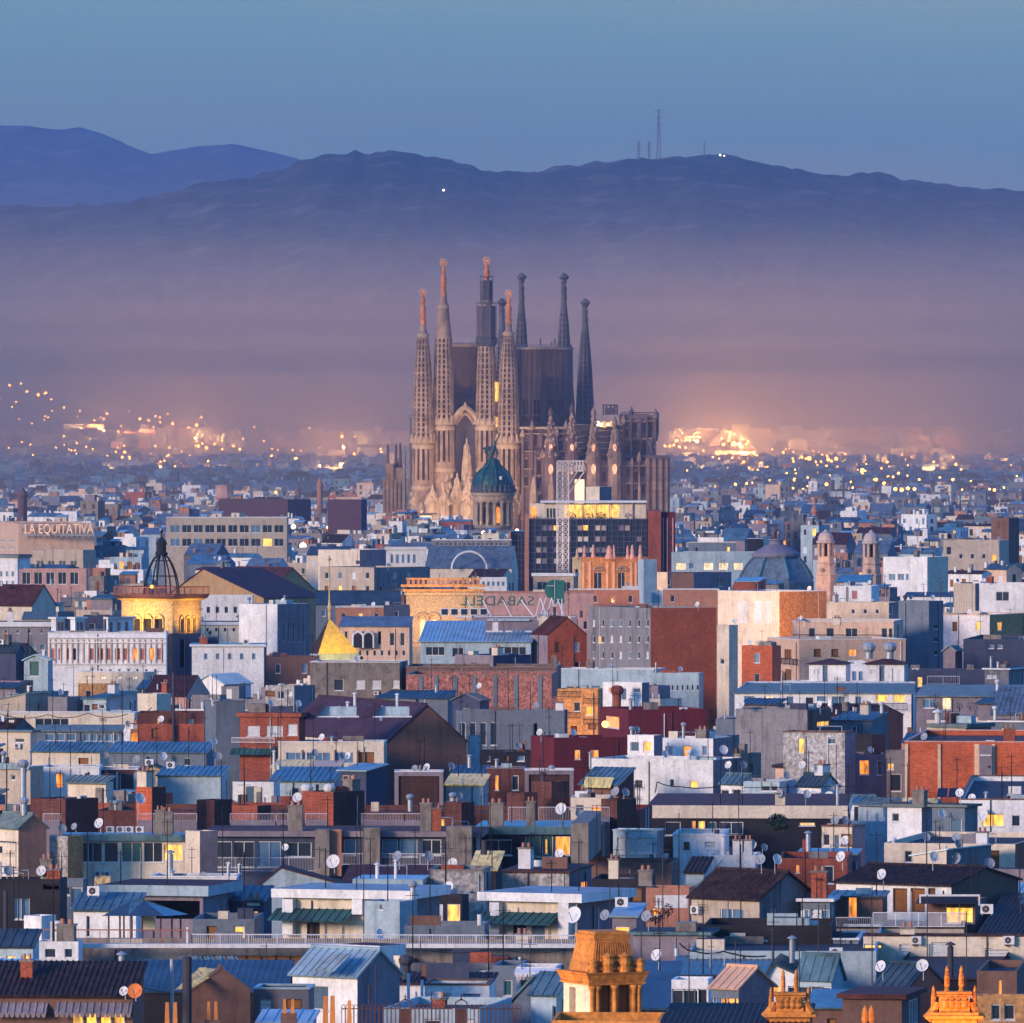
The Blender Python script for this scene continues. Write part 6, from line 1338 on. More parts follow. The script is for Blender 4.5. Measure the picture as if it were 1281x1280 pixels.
def frame_box(lab, x0, x1, yt, yb, D):
    b = B(lab, x0, x0, x1, yt, yb, 'brickd', D=D, dep=4, coping=TRIM, cat='roof frame', name='framed_terrace_screen')
    mb = MB(); pbox(mb, x0 - .5, x0 + 4.5, yt, yb + 20, D - .5, .48, W['lilac']); pbox(mb, x1 - 4.5, x1 + .5, yt, yb + 20, D - .5, .48, W['lilac']); pbox(mb, x0 + 4.5, x1 - 4.5, yt, yt + 5, D - .5, .48, W['lilac']); part_of(mb, 'frame', b.root)
    mb = MB()
    for i in range(int((x1 - x0 - 9) / 1.6)): pbox(mb, x0 + 4.5 + i * 1.6, x0 + 4.9 + i * 1.6, yt + 5, yb, D - .3, .06, W['brown'])
    part_of(mb, 'screen_slats', b.root); return b
b = frame_box('white framed dark slatted screen left of the yellow skylight', 494, 554, 966, 1016, 1008); dish(534, 960, 5, b, zb=zat(968, 1009)); dish(519, 961, 4, b, zb=zat(968, 1009), col='grey'); pipe(526, 957, b, 4, 'conc', 'plain', inset=.4)
b = frame_box('white framed dark slatted screen beside the maroon walls', 657, 717, 964, 1004, 1015); pipe(690, 957, b, 5, 'grey', 'spin', inset=.5)
b = B('brown screen box right of the yellow skylight', 609, 609, 657, 962, 996, 'brickd', D=1022, dep=5, coping=W['lilac'])
b = B('low white house with a yellow glowing skylight roof', 558, 604, 611, 970, 998, 'ltblue', roof='shed', ye=982, rm='glassy', th=10, D=1012, dep=4, rstyle='seam', ylow=996)
b = B('dark blue tiled roof behind the yellow skylight', 566, 607, 612, 959, 978, 'navy', roof='shed', ye=970, rm='metald', th=8, D=1030, dep=5)
b = B('brown hut with a blue metal roof and yellow skylight panel', 726, 774, 793, 962, 1004, 'brown', wall2='brickd', roof='shed', ye=982, rm='metal', th=28, D=1000, dep=6, ylow=1000); awning(b, 733, 768, 972, 985, .9, RM['glassy'], name='skylight'); dish(770, 990, 6, b, onwall=True, col='grey'); dish(735, 993, 4.5, b, onwall=True, col='grey', aim=-35)
# big white building centre right
b = B('large off-white building with a stained flat wall', 739, 892, 932, 951, 1008, 'white', wall2='gray', th=22, D=1010, dep=12, ylow=994, cat='apartment block', wins=[(794, 976, 804, 986, 'dark'), (838, 975, 843, 984, 'dark'), (863, 977, 874, 986, 'lit')], clutter=3)
b = B('white upper box on the left of the large off-white building', 785, 818, 828, 920, 954, 'white', wall2='lilac', th=30, D=1035, dep=5)
b = B('white middle upper storey of the large off-white building', 827, 892, 917, 924, 954, 'white', wall2='lilac', th=20, D=1040, dep=7, clutter=3); dish(905, 938, 6, b, onwall=True)
b = B('white block with a purple side and dark rain stains', 980, 1057, 1070, 917, 1002, 'stain', wall2='lilac', th=22, D=1000, dep=8, ylow=998, coping=W['brown'], cat='apartment block', clutter=2)
b = B('purple rendered wall with a dark rooftop box', 1070, 1070, 1108, 944, 1004, 'lilac', D=1008, dep=8, ylow=996)
b = B('dark box with a grey dish on the purple wall', 1070, 1092, 1108, 919, 946, 'dark', wall2='brown', th=40, D=1015, dep=4); dish(1089, 938, 4.5, b, onwall=True)
b = B('open gap with balconies left of the big red brick wall', 1108, 1108, 1134, 940, 1000, 'gray', D=1030, dep=5, wins=[(1110, 955, 1118, 963, 'lit'), (1114, 968, 1128, 990, 'dark')])
b = B('big bright red brick wall with white concrete piers', 1132, 1300, 1320, 929, 1000, 'brickb', th=2, D=1000, dep=8, coping=W['pink'], cat='wall', name='party_wall', ylow=990, clutter=5, rm='flatr')
for x0_, x1_ in ((1132, 1136), (1173, 1177), (1219, 1225), (1241, 1245)): pier(b, x0_, x1_, 931, 1000, out=.18, m='peach')
mb = MB(); pbox(mb, 1225, 1241, 932, 1000, b.D - .1, .08, W['lilac']); pbox(mb, 1226, 1240, 944, 946, b.D - .25, .14, TRIM); pbox(mb, 1236, 1239, 958, 961, b.D - .14, .03, W['dark']); part_of(mb, 'recessed_panel', b.root)
for i in range(7):
    x = 1172 + i * 14; D = 985; sp = empty('solar_panel', P(x, 996, D)); tag(sp, uniq(f"dark tilted solar panel before the red brick wall, {['leftmost', 'second', 'third', 'fourth', 'fifth', 'sixth', 'rightmost'][i]} of its row"), 'solar panel', 'solar panels before the red brick wall')
    mb = MB(); roof_plane(mb, P(x, 997, D), P(x + 12.5, 997, D), P(x + 14, 986, D + 1), P(x + 1.5, 986, D + 1), SOLAR, 'seam', th=.04, period=.35); part_of(mb, 'glass', sp); mb = MB(); mb.tube(P(x + 3, 987, D + .95), P(x + 3, 999, D + .95), .03, PIPE); mb.tube(P(x + 12, 987, D + .95), P(x + 12, 999, D + .95), .03, PIPE); part_of(mb, 'stand', sp)
b = B('white penthouse with a dark curved roof above the red brick wall', 1164, 1208, 1240, 906, 932, 'cream', wall2='gray', roof='slab', ye=911, rm='metald', coping=RM['metald'], th=30, D=1060); pipe(1173, 887, b, 8, 'white', 'cowl')
b = B('long pale canopy at the right edge above the red brick', 1240, 1300, 1310, 902, 932, 'blueg', roof='slab', ye=904, coping=TRIM, D=1075, clutter=2)
b = B('dark stained block behind the white block with purple side', 920, 1010, 1040, 888, 924, 'gray', wall2='brown', th=25, D=1100, clutter=6, ylow=920, wins=[(1022, 903, 1038, 908, 'lit')])
b = B('cluttered low grey house right of the dark stained block', 1040, 1090, 1110, 892, 924, 'blueg', roof='shed', ye=902, rm='metald', th=20, D=1110, clutter=4)
b = B('low pink house with a dark flat roof between white walls', 970, 1030, 1041, 957, 978, 'peach', roof='slab', ye=961, rm='tile', coping=RM['tile'], th=15, D=1035)
b = B('small white gabled house with ducts and a dark blue roof', 996, 1027, 1049, 970, 1014, 'white', wall2='ltblue', roof='gable', ye=984, rm='metald', th=45, D=985, dep=5, name='house', cat='house', ylow=1010)
dish(1037, 997, 7, b, onwall=True); dish(1040, 986, 4.5, b, onwall=True, col='grey')
for i, x in enumerate((1003, 1010, 1017)):
    mb = MB(); 
    for k in range(6): t0, t1 = math.pi * k / 6, math.pi * (k + 1) / 6; c = P(x, 994, 984.4); mb.tube(c + Vector((math.cos(t0) * .35, 0, math.sin(t0) * .35)), c + Vector((math.cos(t1) * .35, 0, math.sin(t1) * .35)), .11, TRIM, n=6)
    mb.tube(c + Vector((.35, 0, 0)), c + Vector((.35, 0, -1)), .11, TRIM, n=6); part_of(mb, 'duct', b.root)
b = B('white house with a steep blue roof right of the off-white building', 901, 930, 948, 970, 1008, 'white', roof='gable', ye=981, rm='metal', th=35, D=990, dep=5, clutter=2)
b = B('white glazed lean-to with dark panes behind the small gabled house', 930, 975, 996, 978, 1008, 'ltblue', D=985, th=18, wins=[(952, 972 + 6, 963, 990, 'dark'), (964, 979, 973, 990, 'dark')], clutter=2)
b = B('blue glass pitched roofs left of the cream hut with junk', 1042, 1080, 1108, 997, 1022, 'blueg', roof='gable', ye=1010, rm='metal', th=20, D=965, dep=5, wins=[(1088, 1014, 1098, 1022, 'blue')])
b = B('long cream slab roofed terrace flat with a dark recessed front', 812, 1058, 1064, 1008, 1052, 'dark', roof='slab', ye=1024, coping=W['cream'], th=3, D=905, dep=10, cat='apartment block', over=.2, ylow=1044, clutter=5, rm='flatr',
      wins=[(832, 1028, 852, 1045, 'dark'), (865, 1027, 870, 1044, 'lito'), (873, 1027, 882, 1045, 'lit'), (886, 1028, 896, 1045, 'green'), (900, 1028, 930, 1044, 'dark'), (1000, 1029, 1020, 1033, 'lit'), (1034, 1030, 1048, 1034, 'lito')])
bush('round dark bush under the long cream slab', 974, 1029, 14, 898, n=900, flat=.75)
railing(b, 860, 960, 1044, 1052, BLK, inset=-.8)
b = B('white spandrel wall under the dark recessed front', 842, 905, 912, 1045, 1070, 'white', th=4, D=880, coping=TRIM, clutter=3)
b = B('cream hut with a lilac side under the long cream slab', 1028, 1066, 1082, 1035, 1066, 'cream', wall2='lilac', th=25, D=868, coping=W['brown'])
b = B('white rooftop hut with a small dark window and junk on its roof', 1110, 1153, 1166, 1006, 1058, 'white', wall2='lilac', roof='slab', ye=1010, coping=RM['metald'], th=22, D=893, dep=6, ylow=1052, wins=[(1116, 1017, 1125, 1028, 'dark')])
for i in range(9):
    pass
mb = MB()
for i in range(10): x = 1124 + i * 4.5; o = P(x, 1006 - random.random() * 5, 895 + random.random() * 2); roof_plane(mb, o, o + Vector((1.0, 0, -.1)), o + Vector((1.1, .8, .3)), o + Vector((0, .8, .25)), RM['glassy'] if i % 3 else RM['metal'], 'flat', th=.03)
part_of(mb, 'stored_panel', b.root)
b = B('grey rooftop hut with a blue door', 1166, 1207, 1223, 1007, 1060, 'blueg', wall2='gray', roof='slab', ye=1010, coping=RM['metald'], th=25, D=888, dep=5, ylow=1054, wins=[(1188, 1024, 1203, 1054, 'door')]); dish(1178, 1018, 6, b, onwall=True)
b = B('white penthouse at the right edge with a yellow curtained window', 1200, 1300, 1310, 1001, 1046, 'white', th=4, D=910, coping=W['brown'], dep=8, clutter=6, wins=[(1229, 1018, 1256, 1034, 'lit'), (1266, 1020, 1276, 1034, 'dark')]); dish(1228, 1020, 9, b, onwall=True, aim=-30); dish(1216, 998, 5, b); dish(1263, 997, 5, b, col='grey')
b = B('long pale flat roof with a brick red end at right', 1106, 1270, 1320, 1056, 1088, 'cream', wall2='brick', th=12, D=860, dep=8, clutter=5)
b = B('white hut with a brown curved roof and two grey dishes', 1142, 1184, 1240, 1063, 1088, 'cream', wall2='gray', roof='shedr', ye=1072, rm='metall', rstyle='flat', th=25, D=848, dep=5); dish(1195, 1074, 8, b, zb=zat(1084, 848), col='grey', aim=-30); dish(1238, 1080, 7, b, zb=zat(1088, 848), col='grey', aim=30)
b = B('row of blue solar collectors on the brown roof', 998, 1070, 1076, 1063, 1088, 'navy', roof='shed', ye=1070, rm='metal', rstyle='flat', th=6, D=850, dep=3, clutter=2); dish(1032, 1076, 5.5, b, zb=zat(1086, 850), col='grey'); dish(1066, 1077, 6, b, zb=zat(1086, 850), col='grey', aim=-30); pipe(1011, 1039, b, 6, 'grey', 'cowl', lab='tall thick grey flue right of the white chimney cluster')
b = B('long low brick red attic wall behind the two tiled houses', 972, 1060, 1066, 1074, 1130, 'brick', th=4, D=835, dep=6)
# white chimney cluster
b = B('white chimney plinth with four white stacks', 886, 945, 952, 1070, 1084, 'white', th=6, D=838, dep=3, cat='chimney base', clutter=0)
for i, (x, yt, w_) in enumerate(((905, 1043, 6), (923, 1047, 12), (936, 1047, 10), (903, 1060, 4))): pipe(x, yt, b, w_, 'white', 'stack' if w_ > 7 else 'cowl', lab=f"{['slim', 'broad', 'second broad', 'stubby'][i]} white stack on the white chimney plinth")
dish(941, 1057, 6, b); dish(956, 1060, 5, b, col='grey')
# ---- long terrace building with piers (rows 985-1100) ----
LB = B('dark glazed terrace flat with a blue slab roof and one lit window', 84, 232, 236, 1044, 1100, 'cream', roof='slab', ye=1052, coping=RM['metal'], rm='metal', th=2, D=838, dep=10, cat='apartment block', ylow=1094, over=.5, wins=[(92, 1054, 128, 1079, 'dark'), (130, 1054, 148, 1079, 'dark'), (152, 1054, 178, 1079, 'green'), (180, 1054, 203, 1079, 'dark'), (205, 1056, 229, 1077, 'lit')])
acunit(123, 1093, 9, LB); acunit(135, 1093, 9, LB)
b = B('stained white pier with an orange lit edge', 62, 85, 92, 1046, 1102, 'stain', wall2='orange', th=40, D=832, dep=3)  # orange light on the edge is painted in as wall colour
b = B('cream and pink pier between the two terrace flats', 232, 250, 262, 1040, 1100, 'cream', wall2='pink', th=50, D=826, dep=3)
LB2 = B('long dim terrace flat with lilac railings and concrete piers', 262, 596, 604, 1040, 1098, 'navy', roof='slab', ye=1047, coping=W['lilac'], th=1.5, D=833, dep=10, cat='apartment block', ylow=1090, over=.6, rm='flatr',
       wins=[(268, 1052, 290, 1085, 'dark'), (292, 1052, 318, 1085, 'dark'), (322, 1052, 352, 1085, 'blue'), (356, 1054, 390, 1072, 'dark'), (430, 1050, 446, 1070, 'blue'), (478, 1050, 498, 1072, 'blue'), (500, 1050, 522, 1072, 'blue'), (528, 1050, 552, 1070, 'dark'), (592, 1052, 602, 1068, 'blue')])
railing(LB2, 262, 394, 1073, 1090, RAIL, inset=-1.4); railing(LB2, 428, 558, 1068, 1082, RAIL, inset=-1.4)
for x0_, x1_, y0_ in ((394, 412, 1038), (454, 475, 1036), (558, 590, 1034)): pier(LB2, x0_, x1_, y0_, 1096, out=2.2, m='conc', name='concrete_pier')
pier(LB2, 413, 427, 1038, 1096, out=1.4, m='terra', name='concrete_pier')
dish(357, 1060, 4.5, LB2, D=830, onwall=True)
LB3 = B('terrace flat with glowing green windows and planters', 600, 735, 742, 1034, 1084, 'dark', roof='slab', ye=1044, coping=RM['metal'], rm='metal', th=2, D=842, dep=9, cat='apartment block', over=.4, ylow=1076, wins=[(657, 1046, 676, 1072, 'green'), (678, 1046, 692, 1072, 'green'), (694, 1046, 714, 1070, 'lito'), (716, 1046, 734, 1070, 'green'), (606, 1050, 640, 1070, 'dark'), (682, 1050, 685, 1068, 'lit')])
pier(LB3, 736, 752, 1030, 1080, out=1.5, m='conc', name='concrete_pier'); pier(LB3, 753, 768, 1032, 1080, out=1.0, m='brown', name='concrete_pier')
LB4 = B('lilac box room with white roller shutters and two air units', 767, 822, 830, 1040, 1084, 'ltblue', wall2='lilac', th=12, D=838, dep=7, coping=RM['metall'], ylow=1076, wins=[(772, 1048, 794, 1068, 'shut'), (797, 1048, 818, 1068, 'shut')])
acunit(816, 1071, 9, LB4); acunit(829.5, 1071, 8, LB4)
for i, x in enumerate((664, 682, 700, 720, 745, 760)): bush(f"trailing terrace plant under the glowing green windows, {['first', 'second', 'third', 'fourth', 'fifth', 'sixth'][i]} from left", x, 1073 + (i % 2) * 3, 9, 834, n=150, g='trailing plants on the green windowed terrace', flat=.6)
b = B('brown fascia terrace below the lilac box room', 730, 840, 850, 1080, 1118, 'brown', th=5, D=818, dep=3, ylow=1112, wins=[(796, 1095, 812, 1110, 'lito')]); 
# upper tier: brick boxes, railings, piers
UT = []
for i, (u0, uc, u1, yt, wl, w2) in enumerate(((38, 82, 123, 1000, 'brickd', 'brickd'), (170, 190, 198, 985, 'brickb', 'brickd'), (246, 268, 290, 1001, 'brickd', 'brickd'), (290, 322, 330, 1008, 'brick', 'brickd'), (378, 417, 456, 991, 'brick', 'brickd'), (556, 577, 582, 1004, 'brickd', 'brickd'), (752, 772, 796, 1000, 'brickd', 'brickd'), (634, 656, 664, 992, 'brickd', 'brick'), (665, 690, 712, 978, 'brickd', 'brickd'))):
    b = B(['dark brick rooftop box with a black side at left', 'bright red brick box behind the round white dish', 'black brick rooftop box above the blue slab roof', 'low red brick box with a slanting blue cover', 'large orange brown brick box with two white pots', 'small dark brick box between concrete piers', 'dark brick box right of the cream ribbed wall', 'small dark brick box with a lit pane', 'dark brick box in front of the framed screen'][i], u0, uc, u1, yt, 1040, wl, wall2=w2, th=38, D=866 + (i % 3) * 5, dep=5, cat='rooftop box', name='stair_box', clutter=1); UT.append(b)
    if i == 4:
        for x in (384, 412): pipe(x, 980, b, 9, 'white', 'spin', lab=f"white pot on the {'left' if x<400 else 'right'} of the orange brown brick box")
    if i == 7: pass
for i, (x0_, x1_) in enumerate(((54, 76), (172, 194), (210, 246), (288, 344), (346, 360), (382, 410), (452, 506), (506, 528), (636, 660), (674, 762))):
    b = B(f"pale railed parapet on the upper terrace tier, {['first', 'second', 'third', 'fourth', 'fifth', 'sixth', 'seventh', 'eighth', 'ninth', 'tenth'][i]} stretch from left", x0_, x0_, x1_, 1027, 1042, 'lilac', D=856, dep=1.5, cat='parapet', name='parapet', prot=False); railing(b, x0_, x1_, 1018 if x0_ < 600 else 1010, 1028, RAIL, inset=.2)
b = B('cream ribbed parapet wall behind the big dish', 714, 762, 766, 998, 1030, 'cream', D=872, th=3, dep=3)
b = B('dark recess wall running along the upper terrace tier', 120, 640, 660, 1016, 1044, 'brickd', D=884, th=1, dep=4, clutter=8)
b = B('dark recess wall right of the small lit pane', 640, 800, 816, 1014, 1040, 'maroon', D=880, th=1, dep=4, clutter=5)
for i, (x, yt, w_) in enumerate(((370, 1004, 18), (533, 1001, 14), (621, 1001, 18), (664, 999, 11), (768, 998, 10), (200, 1010, 11), (546, 1007, 12))):
    b = LB2 if x < 610 else LB3; b0 = b.rz; b.rz = zat(1044, b.D); pipe(x, yt, b, w_, 'conc' if i != 6 else 'brick', 'stack', inset=.5, lab=['broad concrete stack with dishes above the long dim flat', 'concrete stack below the slatted screen', 'broad concrete stack left of the blue slab', 'slim concrete stack right of the small lit pane', 'slim concrete stack beside the dark brick box', 'slim lilac stack above the blue slab roof at left', 'dark brick stack beside the concrete one'][i]); b.rz = b0
dish(175, 999, 7.5, D=862, lab='round white dish before the bright red brick box', zb=zat(1016, 862)); dish(124, 1030, 6.5, D=850, aim=-35, lab='white dish beside the row of air units', zb=zat(1042, 850)); dish(93, 1034, 4.5, D=850, col='grey', lab='small grey dish left of the row of air units', zb=zat(1042, 850))
dish(372, 998, 6.5, D=850, lab='white dish on the broad concrete stack', zb=zat(1006, 850), aim=-30); dish(702, 1012, 7.5, D=850, aim=-30, lab='big white dish before the cream ribbed wall', zb=zat(1030, 850)); dish(417, 1078, 9, D=810, aim=-25, lab='large white dish at the foot of the concrete pier', zb=zat(1092, 810)); dish(700, 1068, 6, D=812, col='white', lab='small white dish on the maroon roof below the plants', zb=zat(1080, 812))
for i, x in enumerate((137, 150, 161, 174)): b = LB; b0 = b.rz; b.rz = zat(1042, b.D); acunit(x, 1035, 10, b, onroof=True, lab=f"rooftop air conditioner above the lit terrace flat, {['first', 'second', 'third', 'fourth'][i]} from left"); b.rz = b0
b = B('cream house with a terracotta gable at the left edge', -12, 23, 58, 1020, 1102, 'cream', wall2='terra', roof='gable', ye=1036, rm='grg', rstyle='corr', th=52, D=830, dep=6, name='house', cat='house', ylow=1098, wins=[(-4, 1058, 3, 1068, 'dark')])
railing(b, -8, 20, 1052, 1084, BLK, inset=-.5, sp=2.5)
pipe(30, 997, b, 7, 'grey', 'spin', lab='domed grey ventilator above the terracotta gable'); pipe(29, 950, b, 8, 'grey', 'spin', inset=4, lab='upper domed grey ventilator at the left edge')
# ---- rows 1085-1130 ----
b = B('long low white gable wall with a maroon roof', 318, 446, 450, 1086, 1116, 'ltblue', roof='gablef', ye=1112, xp=350, rm='tilem', rstyle='flat', th=1, D=760, dep=12, ylow=1112, over=.15)
b = B('pale roof sheet with two white vent pipes', 447, 524, 534, 1100, 1120, 'dark', roof='slab', ye=1107, coping=RM['metall'], rm='metall', th=5, D=752, dep=7)
pipe(472, 1079, b, 5, 'white', 'cowl'); pipe(495, 1075, b, 4, 'white', 'cowl')
b = B('maroon pitched roof behind the two white vent pipes', 430, 530, 540, 1084, 1112, 'brown', roof='shed', ye=1104, rm='tilem', rstyle='flat', th=6, D=775, dep=9)
b = B('stained grey concrete wall with a yellow skylight on top', 537, 605, 614, 1090, 1130, 'stain', th=5, D=755, dep=6, ylow=1122, coping=W['conc'])
b2 = B('yellow glowing lean-to skylight above the stained wall', 590, 620, 628, 1067, 1094, 'dark', roof='shed', ye=1088, rm='glassy', th=10, D=775, dep=4, rstyle='seam')
b = B('long mottled stucco wall with graffiti and a sloping maroon roof', 628, 712, 740, 1083, 1124, 'stain', wall2='lilac', roof='shed', ye=1092, rm='tilem', rstyle='flat', th=16, D=758, dep=8, ylow=1120, wins=[(727, 1104, 736, 1117, 'lito')])
b = B('dark shaded terrace with black plants beside the mottled wall', 740, 810, 820, 1100, 1146, 'dark', th=5, D=752, dep=6, clutter=3)
for i, (x, y, r_) in enumerate(((790, 1142, 12), (820, 1146, 10), (836, 1138, 8), (756, 1150, 9))): bush(f"dark terrace shrub below the pinkish panel, {['first', 'second', 'third', 'fourth'][i]} one", x, y, r_, 718, n=200, g='dark shrubs on the shaded terrace')
b = B('reddish awning terrace with a blank white pink panel', 808, 862, 870, 1111, 1146, 'terra', th=8, D=735, dep=3, wins=[(815, 1136, 826, 1146, 'lito')])
mb = MB(); pbox(mb, 820, 860, 1120, 1136, 731, .12, TRIM); part_of(mb, 'blank_panel', b.root)
b = B('wide light blue concrete canopy on blue grey walls', 134, 254, 292, 1108, 1170, 'lilac', wall2='blueg', roof='slab', ye=1121, coping=W['ltblue'], rm='tilem', th=14, D=735, dep=7, ylow=1160, over=.6, wins=[(160, 1126, 250, 1150, 'void')])
b = B('thin pale slab above the wide light blue canopy', 189, 296, 302, 1098, 1112, 'white', D=765, th=3, dep=6, coping=TRIM); pipe(213, 1063, b, 7, 'grey', 'cowl'); pipe(286, 1078, b, 4, 'white', 'cowl'); pipe(300, 1080, b, 4, 'white', 'cowl')
dish(254, 1096, 5.5, b, col='grey')
b = B('glowing little stair window beside the light blue canopy', 118, 118, 138, 1098, 1122, 'yel', D=770, dep=3, wins=[(120, 1106, 136, 1117, 'lit')])
b = B('dark blue grey wall with sloping corrugated fence top', 241, 318, 330, 1150, 1188, 'blueg', D=712, th=3, dep=2)
b = B('dim blue sheet roof between the canopies', 266, 330, 340, 1110, 1150, 'navy', roof='shed', ye=1128, rm='metald', D=742, dep=7, th=8)
b = B('ribbed blue grey metal roof left of the pergola', 92, 170, 180, 1119, 1172, 'white', roof='shed', ye=1139, rm='metal', th=10, D=722, dep=7, ylow=1160, wins=[(108, 1146, 112, 1172, 'dark')], clutter=1)
# canopied terrace houses
for i, (x0_, x1_, x2_, y0_, lab) in enumerate(((354, 508, 550, 1114, 'left'), (612, 722, 782, 1118, 'right'))):
    b = B(f"{lab} terrace house with a concrete canopy and green awning", x0_, x1_, x2_, y0_, 1182, 'cream', wall2='blueg' if i == 0 else 'lilac', roof='slab', ye=y0_ + 11, coping=W['white'], rm='flatb', th=18 if i == 0 else 25, D=708, dep=8, name='house', cat='house', ylow=1174, over=.7,
        wins=[(x0_ + 30, 1154, x0_ + 46, 1180, 'doord'), (x0_ + 52, 1156, x0_ + 70, 1180, 'door' if i else 'cream'), (x0_ + 74, 1156, x0_ + 90, 1180, 'cream')])
    awning(b, x0_ - 8, x0_ + 90, y0_ + 22, y0_ + 37, 2.2, RM['green']); pier(b, x0_ - 1 if i == 0 else x0_ + 1, x0_ + 12, y0_ + 11, 1170, out=.8, m='white', name='pillar'); pier(b, x0_ + 86, x0_ + 99, y0_ + 11, y0_ + 30 if i == 0 else 1180, out=.8, m='white', name='pillar')
    if i: dish(718, 1145, 11, b, D=704, aim=-35, zb=zat(1180, 704)); dish(757, 1145, 7, b, onwall=True, col='grey')
b = B('blue rendered hut wall between the two canopied houses', 456, 500, 522, 1128, 1178, 'ltblue', wall2='ltblue', th=25, D=700, dep=3, wins=[(475, 1132, 479, 1138, 'dark')], prot=False)
b = B('dark brick chimney block between the canopied houses', 540, 578, 586, 1120, 1152, 'dark', D=728, th=15, dep=4, wins=[])
b = B('small peach wall with a vent between the canopied houses', 586, 586, 608, 1118, 1154, 'stain', D=732, dep=4)
b = B('blue grey slanting metal fence between the canopied houses', 506, 606, 612, 1158, 1190, 'blueg', D=690, dep=1.5, th=2)
b = B('light blue tarpaulin lean-to right of the right canopied house', 766, 796, 806, 1132, 1190, 'lilac', roof='shed', ye=1147, rm='metall', rstyle='flat', D=696, dep=5, th=10)
# pergola
def pergola():
    D = 692; root = empty('pergola', P(180, 1180, D)); tag(root, 'open terrace pergola with a blue grey hipped roof on thin posts', 'pergola'); PROT.append((127, 236, 1125, 1182, D, 5))
    mb = MB(); e0, e1 = P(127, 1146, D), P(206, 1146, D - .6); r0, r1 = P(164, 1127, D + 2.5), P(180, 1127, D + 2.5); e2 = P(236, 1144, D + 3)
    mb.face([e0, e1, r1, r0], RM['metald'], Vector((0, -1, 1))); mb.face([e1, e2, r1], RM['metal'], Vector((1, -1, 1))); mb.face([e2, P(140, 1144, D + 5), r0, r1], RM['metal'], Vector((0, 1, 1))); mb.face([e0, r0, P(140, 1144, D + 5)], RM['metal'])
    roof_plane(mb, P(160, 1145, D - .1), e2, r1 + Vector((0, .05, .05)), r0 + Vector((0, .05, .05)), RM['metal'], 'seam', th=.05); part_of(mb, 'roof', root)
    for x, dd in ((136, .3), (155, .3), (165, .3), (178, .3), (201, .2), (226, 3), (150, 4), (215, 4)):
        mb = MB(); mb.tube(P(x, 1182, D + dd), P(x, 1145.5, D + dd), .07, TRIMB, n=6); part_of(mb, 'post', root)
    mb = MB(); pbox(mb, 179, 194, 1143, 1164, D + 3.5, 1.5, W['cream']); part_of(mb, 'cupboard', root)
pergola()
TB = B('long terrace building with a stained white parapet and railings', 47, 738, 745, 1184, 1216, 'conc', th=.6, D=676, dep=9, cat='apartment block', ylow=1206, rm='flat', coping=None)
mb = MB(); pbox(mb, 47, 738, 1181, 1186, 674.6, .8, W['white']); part_of(mb, 'ledge', TB.root)
railing(TB, 10, 240, 1163, 1181, RUST, inset=-.6, sp=.5); railing(TB, 240, 738, 1169, 1184, TRIM, inset=-.6, sp=.16)
for i, x in enumerate((73, 235)): TB.rz = zat(1186, 676); pipe(x, 1152 + i * 8, TB, 9 if i == 0 else 4, 'white', 'plain', inset=-.2, lab=['white square post on the rusty railed terrace', 'white post where rusty and white railings meet'][i])
TB.rz = zat(1184, 676) - .3
b = B('white rounded parapet end with dark rail at left', 47, 98, 104, 1178, 1204, 'white', D=672, th=5, dep=3)
# left edge rows 1100-1217
b = B('dark sheds with a framed blue window at the left edge', -10, 75, 84, 1100, 1152, 'dark', th=6, D=745, dep=6, wins=[(18, 1124, 27, 1150, 'blue'), (28, 1124, 37, 1150, 'blue'), (54, 1106, 74, 1113, 'void')], clutter=6)
b = B('pale blue sheet beside the dark sheds', 72, 104, 110, 1100, 1140, 'blueg', D=755, th=10, dep=4)
b = B('white water tank on the rusty railed terrace', 30, 52, 58, 1146, 1172, 'white', th=30, D=700, dep=3, cat='water tank', name='water_tank')
b = B('white house wall with a dark blue roof at the left edge', -14, 41, 48, 1165, 1224, 'ltblue', roof='shed', ye=1184, rm='metald', th=10, D=655, dep=7, name='house', cat='house', ylow=1216); dish(47, 1211, 6, b, onwall=True, col='grey'); pipe(7, 1114, b, 6, 'dark', 'plain', inset=2, lab='tall thick grey pole at the left edge')
# right side rows 1090-1200
b = B('cream house with a dark tiled roof and a blue window', 865, 950, 1018, 1092, 1182, 'beige', wall2='gray', roof='gable', ye=1124, rm='tile', th=38, D=706, dep=8, name='house', cat='house', ylow=1170, over=.5, wins=[(901, 1137, 930, 1154, 'blue'), (963, 1136, 972, 1148, 'blue')]); acunit(873, 1138, 13, b)
b = B('small white wall with a dark roof left of the cream tiled house', 858, 880, 890, 1074, 1112, 'ltblue', roof='shed', ye=1092, rm='tile', D=760, th=10, dep=8)
b = B('lower dark terrace wall of the cream tiled house', 880, 1040, 1046, 1158, 1188, 'dark', th=4, D=690, dep=4, clutter=3, wins=[(892, 1174, 922, 1177, 'blue'), (926, 1174, 960, 1177, 'blue')])
RT = B('wide tiled house with brown curtained windows and a lit terrace', 1046, 1190, 1274, 1087, 1170, 'white', wall2='brown', roof='gable', ye=1108, rm='tile', th=32, D=722, dep=10, name='house', cat='house', ylow=1164, over=.4,
       wins=[(1117, 1111, 1135, 1141, 'brown'), (1139, 1111, 1157, 1141, 'brown'), (1161, 1111, 1170, 1141, 'brown'), (1062, 1121, 1072, 1149, 'lito'), (1078, 1128, 1090, 1158, 'blue'), (1094, 1128, 1106, 1158, 'shut')])
